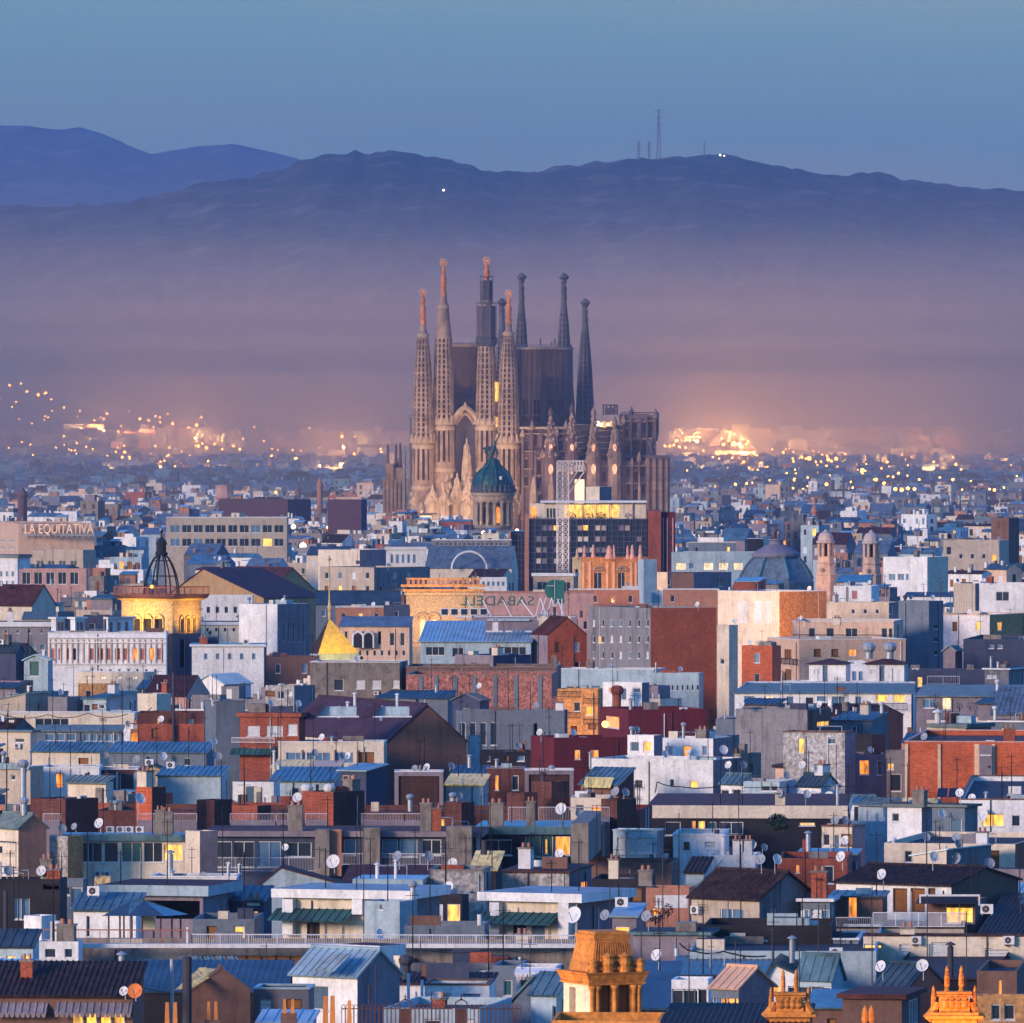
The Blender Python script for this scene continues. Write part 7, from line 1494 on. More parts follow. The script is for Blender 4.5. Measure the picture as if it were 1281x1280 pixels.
b = B('lit sunroom under a white framed awning', 1160, 1220, 1234, 1128, 1168, 'brown', th=10, D=712, dep=5, wins=[(1183, 1129, 1217, 1155, 'lit')], ylow=1162); awning(b, 1150, 1224, 1119, 1130, 1.8, W['dark'], style='flat')
mb = MB(); pbox(mb, 1150, 1226, 1119, 1121.5, 709.5, .12, TRIM); pbox(mb, 1150, 1152, 1121.5, 1130, 709.5, .12, TRIM); pbox(mb, 1224, 1226, 1121.5, 1133, 709.5, .12, TRIM); part_of(mb, 'awning_frame', b.root)
b = B('tiled terrace edge with a glass railing', 1046, 1206, 1214, 1162, 1182, 'beige', th=2, D=703, dep=6, clutter=0, coping=RM['tile']); railing(b, 1092, 1206, 1142, 1160, TRIM, inset=.1, glass=mat('frosted glass', (.5, .55, .62), alpha=.45), posts=1.6); railing(b, 1046, 1090, 1148, 1160, RAIL, inset=.1)
dish(1103, 1094, 7, RT, D=719, zb=zat(1120, 719)); dish(1005, 1158, 6, RT, D=700, lab='grey dish at the left end of the glass railed terrace', col='grey', zb=zat(1172, 700))
b = B('small brown terrace hut with a blue roof and orange doorway', 1040, 1104, 1110, 1116, 1164, 'brown', roof='shed', ye=1123, rm='metald', th=6, D=712, dep=4, wins=[(1061, 1122, 1072, 1150, 'lito')])
b = B('blue tarpaulin bundle hut left of the orange doorway', 1002, 1038, 1046, 1124, 1168, 'blueg', roof='slab', ye=1128, rm='metal', th=8, D=708, dep=4)
b = B('huge dark tiled roof slope at the right edge', 1226, 1300, 1330, 1120, 1180, 'dark', roof='shed', ye=1170, rm='tile', th=4, D=700, dep=12)
CW = B('cream apartment wall with small windows under the glass terrace', 1080, 1300, 1312, 1172, 1212, 'cream', wall2='white', th=3, D=684, dep=8, ylow=1206, coping=RM['tile'], wins=[(1125, 1181, 1138, 1195, 'shut'), (1165, 1179, 1187, 1197, 'shut'), (1232, 1188, 1262, 1205, 'shut'), (1081, 1181, 1104, 1187, 'lit')]); acunit(1146, 1176, 13, CW); acunit(1262, 1176, 14, CW)
b = B('white framed skylight with a yellow glow', 991, 1074, 1082, 1176, 1196, 'blueg', th=5, D=690, dep=4, coping=TRIM, wins=[(1047, 1181, 1072, 1188, 'lit')], clutter=0)
b = B('long light blue parapet wall with a drooping cable', 862, 1096, 1104, 1190, 1218, 'ltblue', th=1.5, D=672, dep=5, ylow=1212, clutter=3)
b = B('grey purple flat roofed block right of the orange tower', 792, 884, 894, 1166, 1204, 'lilac', roof='slab', ye=1170, coping=RM['metal'], th=7, D=684, dep=8, clutter=2, ylow=1198, wins=[(818, 1186, 827, 1194, 'dark')])
# ---- bottom rows ----
b = B('dark brown tiled house with a brick chimney at bottom left', -20, 166, 180, 1206, 1300, 'brown', wall2='brown', roof='shed', ye=1246, rm='tile', th=5, D=578, dep=8, name='house', cat='house', over=.4, wins=[(90, 1266, 105, 1290, 'lit'), (107, 1266, 122, 1290, 'lit'), (125, 1266, 140, 1290, 'lit'), (142, 1266, 157, 1290, 'lit')])
awning(b, -12, 60, 1254, 1267, .8, W['lilac'], 'awning', True, 'corr'); awning(b, 70, 166, 1254, 1267, .8, W['lilac'], 'awning', True, 'corr')
b.rz = zat(1222, 582); pipe(34, 1196, b, 15, 'brick', 'stack', inset=3, lab='small brick chimney on the dark brown tiled house'); dish(155, 1240, 6, b, D=577, zb=zat(1250, 577)); dish(169, 1240, 9.5, b, D=576, col='orange', aim=-12, zb=zat(1252, 576), lab='big orange dish at the corner of the dark brown tiled roof')
b = B('wide dark blue corrugated roof at bottom left', 162, 356, 366, 1204, 1262, 'dark', roof='shed', ye=1242, rm='metald', rstyle='corr', th=4, D=632, dep=10, ylow=1250, over=.3)
b.rz = zat(1215, 636); pipe(112 + 40, 1190, b, 8, 'grey', 'cowl', lab='pointed grey cowl behind the dark brown tiled house', inset=5, zb=zat(1212, 640))
for i in range(5):
    D = 645; sp = empty('glass_roof_panel', P(225 + i * 15, 1200, D)); tag(sp, uniq(f"green glass roof panel behind the blue corrugated roof, {['leftmost', 'second', 'middle', 'fourth', 'rightmost'][i]}"), 'glass panel', 'green glass roof panels'); mb = MB(); x = 224 + i * 15; roof_plane(mb, P(x + 4, 1205, D), P(x + 17, 1205, D), P(x + 12, 1196, D + 2), P(x, 1196, D + 2), RM['grg'], 'seam', th=.05, period=.4); part_of(mb, 'pane', sp)
b = B('brown gabled house with a bright translucent roof strip', 238, 240, 313, 1212, 1310, 'brown', wall2='brown', roof='gable', ye=1240, th=80, rm='brown', D=598, dep=6, name='house', cat='house', rstyle='flat', over=.1, ylow=1290, wins=[])
mb = MB(); roof_plane(mb, P(219, 1238, 595), P(243, 1234, 596), P(278, 1213, 600), P(250, 1210, 599), RM['glassy'], 'seam', th=.05); part_of(mb, 'skylight', b.root)
b.rz = zat(1280, 592); pipe(234, 1197, b, 12, 'dark', 'plain', inset=-3, lab='thick black chimney beside the translucent roof strip', zb=zat(1290, 592)); pipe(215, 1200, b, 5, 'grey', 'plain', inset=-3, lab='grey pipe left of the thick black chimney', zb=zat(1290, 592))
tp = mat('orange lit terracotta', (.72, .27, .07), rough=.8)
def pots(lab, xs, yt, yb, D, w_=5):
    root = empty('chimney', P(sum(xs) / len(xs), yb, D)); tag(root, uniq(lab), 'chimney', 'orange chimney pots along the bottom edge')
    for x in xs:
        mb = MB(); k = D / F; o = P(x - w_ / 2, yb, D); t = P(x - w_ / 2 + .9, yt, D + .05); a = w_ * k; a2 = (w_ - 1.8) * k
        mb.hexa([o, o + Vector((a, 0, 0)), o + Vector((a, a, 0)), o + Vector((0, a, 0)), t, t + Vector((a2, 0, 0)), t + Vector((a2, a2, 0)), t + Vector((0, a2, 0))], tp); mb.box(t + Vector((.04, .04, 0)), (a2 - .08, 0, 0), (0, a2 - .08, 0), (0, 0, -.02), W['dark'], skip=()); part_of(mb, 'pot', root)
    mb = MB(); x0, x1 = min(xs) - w_, max(xs) + w_; pbox(mb, x0, x1, yb, yb + 90, D - .1, .8, W['brown']); part_of(mb, 'stack', root)
pots('pair of orange chimney pots left of the thick black chimney', (209, 219), 1254, 1282, 575, 6); pots('pair of orange chimney pots before the brown gable', (261, 270), 1253, 1276, 577); pots('pair of orange chimney pots below the low dark wall', (356, 366), 1250, 1268, 577); pots('pair of orange chimney pots before the white gabled house', (407, 416), 1246, 1282, 574, 7); pots('single orange post left of the iron fence', (437,), 1252, 1282, 574, 6)
b = B('low dark wall with a light blue flashing', 318, 386, 393, 1238, 1280, 'grayd', D=600, th=4, dep=3, coping=RM['metall'])
b = B('small light blue metal roof at the bottom edge', 324, 388, 396, 1266, 1300, 'ltblue', roof='shed', ye=1280, rm='metall', D=583, dep=4, th=8)
b = B('white gabled house with a light blue metal roof and bright panel', 366, 447, 500, 1190, 1280, 'white', wall2='lilac', roof='gable', ye=1221, rm='metall', th=38, D=612, dep=6, name='house', cat='house', ylow=1262, over=.4)
awning(b, 412, 440, 1192, 1214, 1.8, RM['flatb'], 'skylight'); b.rz = zat(1262, 608); pipe(462, 1232, b, 3, 'dark', 'plain', inset=-.4)
b = B('dark maroon roofed hut with a pronged black chimney', 498, 612, 620, 1219, 1262, 'white', roof='shed', ye=1232, rm='tilem', th=4, D=632, dep=5, clutter=1); pipe(508, 1194, b, 11, 'dark', 'spin', lab='pronged dark chimney right of the white gabled house'); 
b = B('white low wall with a maroon coping behind the iron fence', 531, 612, 618, 1233, 1275, 'white', th=3, D=620, dep=4, coping=W['brown'], ylow=1256); 
for x, yt in ((511, 1218), (528, 1226)): b.rz = zat(1262, 622); pipe(x, yt, b, 4, 'white', 'plain', inset=-.5)
b = B('shaded facade with white shuttered windows under the terrace', 500, 640, 650, 1205, 1245, 'gray', th=2, D=668, dep=4, wins=[(535, 1213, 558, 1224, 'shut'), (599, 1212, 615, 1229, 'shut')], prot=False)
b = B('dark green doorway bay under the terrace', 616, 650, 660, 1208, 1280, 'blueg', th=5, D=650, dep=4, wins=[(630, 1226, 641, 1246, 'green')])
b = B('small hut with a striped white awning', 646, 696, 704, 1210, 1280, 'white', th=6, D=640, dep=5, wins=[(650, 1226, 660, 1260, 'dark')]); awning(b, 645, 700, 1211, 1217, .8, TRIM, 'awning', True, 'flat')
b = B('blue house with a ribbed blue lean-to roof by the orange tower', 664, 696, 706, 1219, 1310, 'ltblue', wall2='cream', roof='shed', ye=1244, rm='metal', th=22, D=606, dep=5, name='house', cat='house', wins=[(691, 1258, 697, 1282, 'dark'), (703, 1250, 706, 1278, 'void')])
b = B('steep navy roof slope left of the blue lean-to', 640, 664, 672, 1222, 1300, 'blueg', roof='shedr', ye=1258, rm='metal', th=10, D=612, dep=4)
b = B('dark glazed roof behind the orange tower', 795, 840, 850, 1205, 1290, 'navy', roof='shed', ye=1262, rm='metald', rstyle='flat', th=4, D=640, dep=10, clutter=3); railing(b, 798, 836, 1263, 1272, RM['metal'], inset=-.4); 
b = B('white corrugated metal fence wall right of the orange tower', 840, 886, 892, 1226, 1275, 'white', th=6, D=628, dep=3)
for k in range(30): pass
b = B('small house with an orange lit ribbed roof', 890, 924, 968, 1212, 1270, 'blueg', wall2='lilac', roof='gable', ye=1236, rm='orange', th=40, D=622, dep=5, name='house', cat='house', ylow=1262, rstyle='seam')
b = B('long dark blue corrugated roof behind the orange roofed house', 838, 1000, 1008, 1198, 1232, 'dark', roof='shed', ye=1222, rm='metald', rstyle='corr', th=3, D=655, dep=8)
b = B('white gable end left of the blue ribbed roof', 958, 1002, 1012, 1206, 1245, 'white', roof='gablef', ye=1222, xp=966, rm='metald', th=5, D=642, dep=5)
b = B('blue ribbed roof house between white gable and grey ducts', 998, 1040, 1050, 1197, 1245, 'ltblue', roof='gable', ye=1225, rm='metal', th=28, D=640, dep=6)
b = B('blue grey awning shed behind the first obelisk crest', 1012, 1058, 1066, 1240, 1290, 'brown', roof='shed', ye=1262, rm='metal', th=6, D=618, dep=4, rstyle='flat')
b = B('dark brown house with a blue door behind the orange crests', 1054, 1128, 1152, 1244, 1310, 'brown', wall2='brown', roof='slab', ye=1250, coping=RM['tilem'], rm='tilem', th=12, D=612, dep=7, wins=[(1137, 1252, 1150, 1280, 'door')], name='house', cat='house')
b = B('rust coloured gabled house with a purple ribbed roof', 1094, 1136, 1182, 1208, 1290, 'brown', wall2='terra', roof='gable', ye=1236, rm='metald', th=42, D=630, dep=6, name='house', cat='house', over=.3)
dish(1102, 1209, 7.5, b, D=628, zb=zat(1226, 628)); dish(1154, 1208, 8, b, D=628, zb=zat(1226, 628), aim=-20)
b = B('long dark roof slope rising behind the second obelisk crest', 1110, 1240, 1262, 1198, 1245, 'dark', roof='shed', ye=1226, rm='tile', rstyle='flat', th=5, D=650, dep=8, clutter=2); pipe(1189, 1178, b, 8, 'dark', 'cowl', lab='capped dark chimney behind the second obelisk crest')
b = B('dim brown parapet right of the second obelisk crest', 1222, 1272, 1284, 1215, 1260, 'brown', th=6, D=626, dep=4)
b = B('orange brick wall with a dark double window at bottom right', 1222, 1300, 1312, 1246, 1310, 'orange', wall2='brick', th=3, D=606, dep=5, wins=[(1240, 1256, 1252, 1276, 'dark'), (1256, 1256, 1269, 1276, 'dark')])
b = B('wide dark brown tiled roof along the bottom edge', 826, 1006, 1016, 1258, 1320, 'brown', roof='shed', ye=1290, rm='tile', th=2, D=560, dep=6)
b = B('white courtyard wall segment behind the iron fence', 480, 600, 640, 1262, 1310, 'ltblue', th=10, D=596, dep=3, clutter=2)
# orange lit stone tower
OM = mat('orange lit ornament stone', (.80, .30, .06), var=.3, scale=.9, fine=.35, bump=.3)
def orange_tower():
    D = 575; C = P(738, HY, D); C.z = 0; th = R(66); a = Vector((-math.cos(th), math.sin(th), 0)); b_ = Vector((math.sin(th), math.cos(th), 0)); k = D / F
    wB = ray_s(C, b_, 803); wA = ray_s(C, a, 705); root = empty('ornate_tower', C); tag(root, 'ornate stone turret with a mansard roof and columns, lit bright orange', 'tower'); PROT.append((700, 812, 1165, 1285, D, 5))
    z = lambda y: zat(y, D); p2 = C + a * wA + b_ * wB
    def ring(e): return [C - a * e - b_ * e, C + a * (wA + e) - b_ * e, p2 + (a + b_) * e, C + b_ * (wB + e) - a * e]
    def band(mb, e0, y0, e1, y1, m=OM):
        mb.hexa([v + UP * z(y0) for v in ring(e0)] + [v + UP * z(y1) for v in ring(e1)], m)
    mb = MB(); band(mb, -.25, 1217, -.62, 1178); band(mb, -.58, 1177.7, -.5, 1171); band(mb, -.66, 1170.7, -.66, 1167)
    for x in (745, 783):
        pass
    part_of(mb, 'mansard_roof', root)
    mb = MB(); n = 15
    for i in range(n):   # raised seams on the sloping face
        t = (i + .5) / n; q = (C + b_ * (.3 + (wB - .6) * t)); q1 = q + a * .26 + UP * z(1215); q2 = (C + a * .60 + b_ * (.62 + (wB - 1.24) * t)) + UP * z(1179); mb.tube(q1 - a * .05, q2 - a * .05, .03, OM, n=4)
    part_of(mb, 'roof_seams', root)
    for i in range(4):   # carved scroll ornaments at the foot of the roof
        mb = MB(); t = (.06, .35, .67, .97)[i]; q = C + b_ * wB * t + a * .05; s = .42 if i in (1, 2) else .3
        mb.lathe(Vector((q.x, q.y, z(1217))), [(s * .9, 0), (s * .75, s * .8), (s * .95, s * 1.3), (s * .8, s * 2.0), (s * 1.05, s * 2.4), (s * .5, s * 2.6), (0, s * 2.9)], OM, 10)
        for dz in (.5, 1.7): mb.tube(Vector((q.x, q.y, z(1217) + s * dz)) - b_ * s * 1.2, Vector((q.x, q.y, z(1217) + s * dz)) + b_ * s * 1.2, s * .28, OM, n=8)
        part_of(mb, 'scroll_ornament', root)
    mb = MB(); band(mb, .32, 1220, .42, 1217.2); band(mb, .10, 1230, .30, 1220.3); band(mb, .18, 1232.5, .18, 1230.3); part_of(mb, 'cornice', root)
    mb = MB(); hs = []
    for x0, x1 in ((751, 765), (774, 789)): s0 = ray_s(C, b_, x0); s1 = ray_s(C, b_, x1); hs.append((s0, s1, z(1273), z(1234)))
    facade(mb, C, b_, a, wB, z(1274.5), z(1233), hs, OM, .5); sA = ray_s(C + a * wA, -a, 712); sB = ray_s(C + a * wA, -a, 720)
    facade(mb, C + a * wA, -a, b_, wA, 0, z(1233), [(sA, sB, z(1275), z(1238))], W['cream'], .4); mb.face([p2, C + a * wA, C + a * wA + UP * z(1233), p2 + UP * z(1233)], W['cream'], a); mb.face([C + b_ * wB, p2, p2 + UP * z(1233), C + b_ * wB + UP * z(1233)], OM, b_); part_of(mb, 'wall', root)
    for (s0, s1, z0, z1) in hs: window(root, Vector((C.x, C.y, 0)) + b_ * s0 + UP * z0 + a * .2, b_, a, s1 - s0, z1 - z0, 'brown')
    for x in (741, 747.5, 769, 793, 799):
        mb = MB(); s = ray_s(C - a * .22, b_, x); q = C - a * .22 + b_ * s; r = .15
        mb.lathe(Vector((q.x, q.y, 0)), [(r * 1.5, z(1275)), (r * 1.5, z(1272.5)), (r * 1.05, z(1271.5)), (r, z(1260)), (r * .9, z(1241)), (r * 1.0, z(1240)), (r * 1.6, z(1236)), (r * 1.7, z(1233))], OM, 12)
        part_of(mb, 'column', root)
    mb = MB(); band(mb, .45, 1279, .35, 1274.8); mb.hexa([Vector((v.x, v.y, 0)) for v in ring(.2)] + [v + UP * z(1279.2) for v in ring(.2)], OM); part_of(mb, 'base', root)
    flood('black floodlight below the right face of the ornate orange turret', C - a * 5.5 + b_ * wB * .5 + UP * (z(1275) - 2.0), C + b_ * wB * .5 + UP * z(1215), 4200, (1, .34, .03), R(120), .6)
    flood('black floodlight below the left face of the ornate orange turret', C - b_ * 5 + a * wA * .5 + UP * (z(1275) - 1), C + a * wA * .5 + UP * z(1240), 420, (1, .55, .15), R(100), .5)
orange_tower()
b = B('orange lit ledge at the foot of the ornate turret', 690, 826, 832, 1277, 1320, OM, th=2, D=566, dep=2)
def obelisk_crest(lab, cx, y0, D, s=1.0):
    """y0: row of the block's top edge"""
    root = empty('ornate_crest', P(cx, y0 + 40, D)); tag(root, lab, 'roof ornament'); PROT.append((cx - 36, cx + 36, y0 - 36, y0 + 40, D, 1)); k = D / F * s
    c = P(cx, y0, D); L = lambda x, y: P(cx + x * s, y0 + y * s, D)
    mb = MB(); pbox(mb, cx - 19 * s, cx + 19 * s, y0 + 2, y0 + 25 * s, D, .9, OM); pbox(mb, cx - 22 * s, cx + 22 * s, y0 - 1, y0 + 2, D - .15, 1.2, OM); pbox(mb, cx - 22 * s, cx + 22 * s, y0 + 3, y0 + 4.5, D - .08, 1.05, OM)
    pbox(mb, cx - 30 * s, cx + 30 * s, y0 + 25 * s + .2, y0 + 29 * s, D - .25, 1.4, OM); pbox(mb, cx - 36 * s, cx + 36 * s, y0 + 29 * s + .2, y0 + 33 * s, D - .4, 1.7, OM); pbox(mb, cx - 28 * s, cx + 28 * s, y0 + 33.2 * s, y0 + 90, D - .1, 1.3, OM); part_of(mb, 'pedestal', root)
    for i, x in enumerate((-12, -4, 4, 12)):
        mb = MB(); q = L(x, 14); mb.lathe(q + Vector((0, 0, -.2)), [(.1, -.1), (.25, .05), (.2, .25), (.28, .4), (0, .55)], OM, 8); mb.tube(L(x - 3, 7) - Vector((0, .05, 0)), L(x + 3, 7) - Vector((0, .05, 0)), .09, OM, n=6); part_of(mb, 'carved_mask', root)
    for x, top, bot, w_ in ((-9, -34, -1, 6), (9, -34, -1, 6), (-26, -9, 25, 5.5), (26, -9, 25, 5.5)):
        mb = MB(); q = L(x, bot); h = (bot - top) * k; r = w_ * k * .62
        mb.lathe(q + Vector((0, .4, 0)), [(r * 1.1, 0), (r * 1.1, h * .05), (r * .8, h * .08), (r * .85, h * .18), (r * 1.05, h * .2), (r * .98, h * .26), (r * .9, h * .5), (r * .95, h * .52), (r * .6, h * .8), (r * .68, h * .83), (r * .25, h * .95), (0, h)], OM, 8, a0=.39, smooth=False)
        for t in (.3, .42, .6, .7): mb.lathe(q + Vector((0, .4 - r * .9, h * t)), [(0, -.12), (.1, 0), (0, .12)], OM, 6)
        part_of(mb, 'obelisk', root)
    for sg_ in (-1, 1):
        mb = MB(); prev = None
        for i in range(9):
            t = i / 8; q = L(sg_ * (22 + 12 * t ** 1.5), 12 + 22 * t) + Vector((0, .3, 0))
            if prev: mb.tube(prev, q, .17 + .02 * i, OM, n=7)
            prev = q
        part_of(mb, 'volute', root)
    flood('floodlight hidden below the ' + lab.split(',')[0][:60], P(cx, y0 + 36, D - 4.2) - UP * 1.6, P(cx, y0 + 2, D), 850, (1, .36, .03), R(110), .5)
obelisk_crest('carved orange crest with four obelisks above the long brown roof', 988, 1243, 566, .9)
obelisk_crest('larger carved orange crest with four obelisks near the orange brick wall', 1194, 1242, 566, 1.0)
root = empty('ornate_finial', P(1086, 1280, 566)); tag(root, 'small twin orange finial between the two obelisk crests', 'roof ornament'); PROT.append((1076, 1096, 1258, 1290, 566, 1))
for x in (1082, 1090): mb = MB(); q = P(x, 1290, 566); k = 566 / F; mb.lathe(q, [(4 * k, -2), (4 * k, 8 * k), (3 * k, 10 * k), (4.5 * k, 14 * k), (3.6 * k, 24 * k), (2 * k, 29 * k), (0, 33 * k)], OM, 8, smooth=False); part_of(mb, 'obelisk', root)
flood('floodlight below the small twin finial', P(1086, 1286, 562), P(1086, 1268, 566), 120, (1, .36, .03), R(90), .5)
# iron fence
def iron_fence():
    D = 586; root = empty('iron_fence', P(520, 1290, D)); tag(root, 'rusty iron fence with looped tops and ornate gate posts at the bottom edge', 'fence'); RI = mat('rusty dark iron', (.13, .06, .05))
    def seg(x0, x1, name):
        mb = MB(); mb.tube(P(x0, 1262, D), P(x1, 1262, D), .035, RI); mb.tube(P(x0, 1286, D), P(x1, 1286, D), .035, RI); n = int((x1 - x0) / 5.0); k = D / F
        for i in range(n):
            xa = x0 + (x1 - x0) * i / n; xb = xa + (x1 - x0) / n; c = P((xa + xb) / 2, 1259, D); r = (xb - xa) / 2 * k * .8
            for j in range(5): t0, t1 = math.pi * j / 5, math.pi * (j + 1) / 5; mb.tube(c + Vector((math.cos(t0) * r, 0, math.sin(t0) * r)), c + Vector((math.cos(t1) * r, 0, math.sin(t1) * r)), .028, RI, n=4)
            for s in (-1, 1): mb.tube(c + Vector((s * r, 0, 0)), c + Vector((s * r, 0, -1.9)), .028, RI, n=4)
        part_of(mb, name, root)
    seg(427, 500, 'fence_panel'); seg(514, 566, 'fence_panel'); seg(588, 652, 'fence_panel')
    for x in (507, 577):
        mb = MB(); mb.box(P(x - 6, 1300, D), (.6, 0, 0), (0, .3, 0), (0, 0, 1.9), RI, skip=()); c = P(x, 1252, D)
        for s in (-1, 1):
            mb.tube(P(x + s * 7, 1300, D), P(x + s * 7, 1254, D), .045, RI); mb.tube(P(x + s * 7, 1254, D), P(x, 1250, D), .04, RI)
            for q in (1262, 1272): 
                for j in range(6): t0, t1 = math.pi * 2 * j / 6, math.pi * 2 * (j + 1) / 6; cc = P(x + s * 3, q, D); mb.tube(cc + Vector((math.cos(t0) * .13, 0, math.sin(t0) * .2)), cc + Vector((math.cos(t1) * .13, 0, math.sin(t1) * .2)), .02, RI, n=4)
        mb.tube(P(x, 1252, D), P(x, 1244, D), .03, RI); mb.tube(P(x - 2, 1247, D), P(x + 2, 1247, D), .025, RI); mb.lathe(P(x, 1250, D), [(0, -.08), (.09, 0), (0, .1)], RI, 6); part_of(mb, 'gate_post', root)
iron_fence()
# cables and street-side poles
def cable(lab, pts, D, sag=6, r=.03):
    root = empty('cable', P(pts[0][0], pts[0][1], D)); tag(root, uniq(lab), 'cable', 'cables slung between roofs'); mb = MB()
    for (p, q) in zip(pts, pts[1:]):
        for i in range(10):
            t0, t1 = i / 10, (i + 1) / 10; f = lambda t: P(p[0] + (q[0] - p[0]) * t, p[1] + (q[1] - p[1]) * t + sag * 4 * t * (1 - t), D); mb.tube(f(t0), f(t1), r, BLK, n=5)
    part_of(mb, 'strand', root)
cable('thick black cable drooping over the light blue parapet wall', [(850, 1180), (870, 1190), (905, 1190), (958, 1196)], 668, 3, .06)
cable('pair of sagging cables over the long cream parapet', [(0, 893), (60, 894), (110, 892), (160, 893)], 1190, 5, .05)
cable('looping cable on the light blue hut left of the purple pipe', [(132, 880), (150, 890), (190, 885)], 1225, 8, .06)
cable('black cable looping along the large off-white wall', [(819, 992), (822, 978), (850, 984), (898, 984)], 1003, 2, .06)
cable('cable across the small white gabled house', [(930, 985), (996, 984), (1046, 983), (1100, 986)], 980, 1, .04)
cable('thin cable from the reddish awning to the white stacks', [(870, 1108), (905, 1075)], 742, 2, .03)
cable('thin cable across the dark blue corrugated roof', [(160, 1232), (280, 1246), (330, 1240)], 628, 4, .03)
cable('thin cable running in front of the long terrace parapet', [(540, 1190), (620, 1186), (700, 1190)], 662, 4, .03)

# ================================================================= rooftop clutter, filler blocks, far city, lamps
rnd = random.Random(5)
CLN = 0
for b in list(BL):
    n = getattr(b, 'auto', 0) or (rnd.choice([0, 1, 1, 2, 2]) if 640 < b.D < 1750 and b.wA * F / b.D > 24 and b.root.name.split('.')[0] in ('city_building', 'house') and hasattr(b, 'rz') else 0)
    if not n: continue
    for _ in range(n):
        x = rnd.uniform(b.x0 + 3, b.x1 - 3); yr = HY + (H - b.rz) * F / (b.D + 1.2); k = F / b.D; t = rnd.random(); ins = rnd.uniform(.4, min(3, b.wB * .5))
        if t < .34: antenna(x, yr - rnd.uniform(1.6, 5.2) * k, b, kind=rnd.choice(['yagi', 'pole', 'double', 'yagi']), inset=ins)
        elif t < .58: pipe(x, yr - rnd.uniform(.9, 2.4) * k, b, rnd.uniform(.28, .5) * k, rnd.choice(['grey', 'white', 'grey', 'dark']), rnd.choice(['cowl', 'plain', 'spin']), inset=ins)
        elif t < .68: pipe(x, yr - rnd.uniform(1.3, 2.4) * k, b, rnd.uniform(.8, 1.3) * k, rnd.choice(['conc', 'brick', 'white', 'cream']), 'stack', inset=ins)
        elif t < .9: dish(x, yr - 1.1 * k, .42 * k, b, D=b.D + ins, col=rnd.choice(['white', 'grey', 'white']), zb=b.rz)
        else: acunit(x, 0, .95 * k, b, onroof=True)
for b in list(BL):
    if 640 < b.D < 1250 and hasattr(b, 'rz') and b.wA * F / b.D > 30 and b.root.name.split('.')[0] in ('city_building', 'house', 'stair_box'):
        x = rnd.uniform(b.x0 + 3, b.xc - 3); yr = HY + (H - b.rz) * F / (b.D + 1); antenna(x, yr - rnd.uniform(2.2, 6.5) * F / b.D, b, kind=rnd.choice(['yagi', 'double', 'yagi', 'pole']), inset=rnd.uniform(.5, 2), r=.05)
# drainpipes, low partition walls and ducts that break up the plain walls and roofs, as parts of their buildings
for b in BL:
    if b.D > 1900 or b.D < 625 or not hasattr(b, 'rz') or b.root.name.split('.')[0] in ('party_wall', 'parapet', 'framed_terrace_screen', 'water_tank', 'chimney_base'): continue
    for fc, (O, X, Y, wd) in b.faces.items():
        if wd < 4: continue
        for _ in range(rnd.choice([0, 1, 1, 2])):
            s = rnd.uniform(.4, wd - .4); v = O + X * s - Y * .07; mb = MB(); mb.tube(Vector((v.x, v.y, b.ze - rnd.uniform(0, .6))), Vector((v.x, v.y, max(0, b.ze - 14))), rnd.uniform(.04, .075), rnd.choice([PIPE, PIPED, PIPED, TRIM]), n=5); part_of(mb, 'drainpipe', b.root)
    if b.rz <= b.ze + .5 and b.wA > 3.5 and b.wB > 3:
        for _ in range(rnd.choice([1, 2, 2, 3])):
            sw = rnd.uniform(.7, min(3.2, b.wA * .5)); s = rnd.uniform(.3, b.wA - sw - .2); t = rnd.uniform(.5, max(.6, b.wB * .6)); h = rnd.uniform(.4, 1.25); mb = MB(); o = b.C + b.a * s + b.b * t + UP * (b.rz - .01)
            if rnd.random() < .25: mb.tube(o + UP * h, o + b.a * sw + UP * h, .05, PIPE); mb.tube(o, o + UP * h, .04, PIPE); mb.tube(o + b.a * sw, o + b.a * sw + UP * h, .04, PIPE); part_of(mb, 'pipe_run', b.root)
            else: mb.box(o, b.a * sw, b.b * rnd.choice([.2, .6, 1.2, 2.0]), UP * h, W[rnd.choice(['white', 'conc', 'brick', 'cream', 'gray', 'ltblue', 'brown', 'navy'])], RM[rnd.choice(['flat', 'metal', 'metald', 'tilem'])], skip=(0,)); part_of(mb, 'roof_shed', b.root)
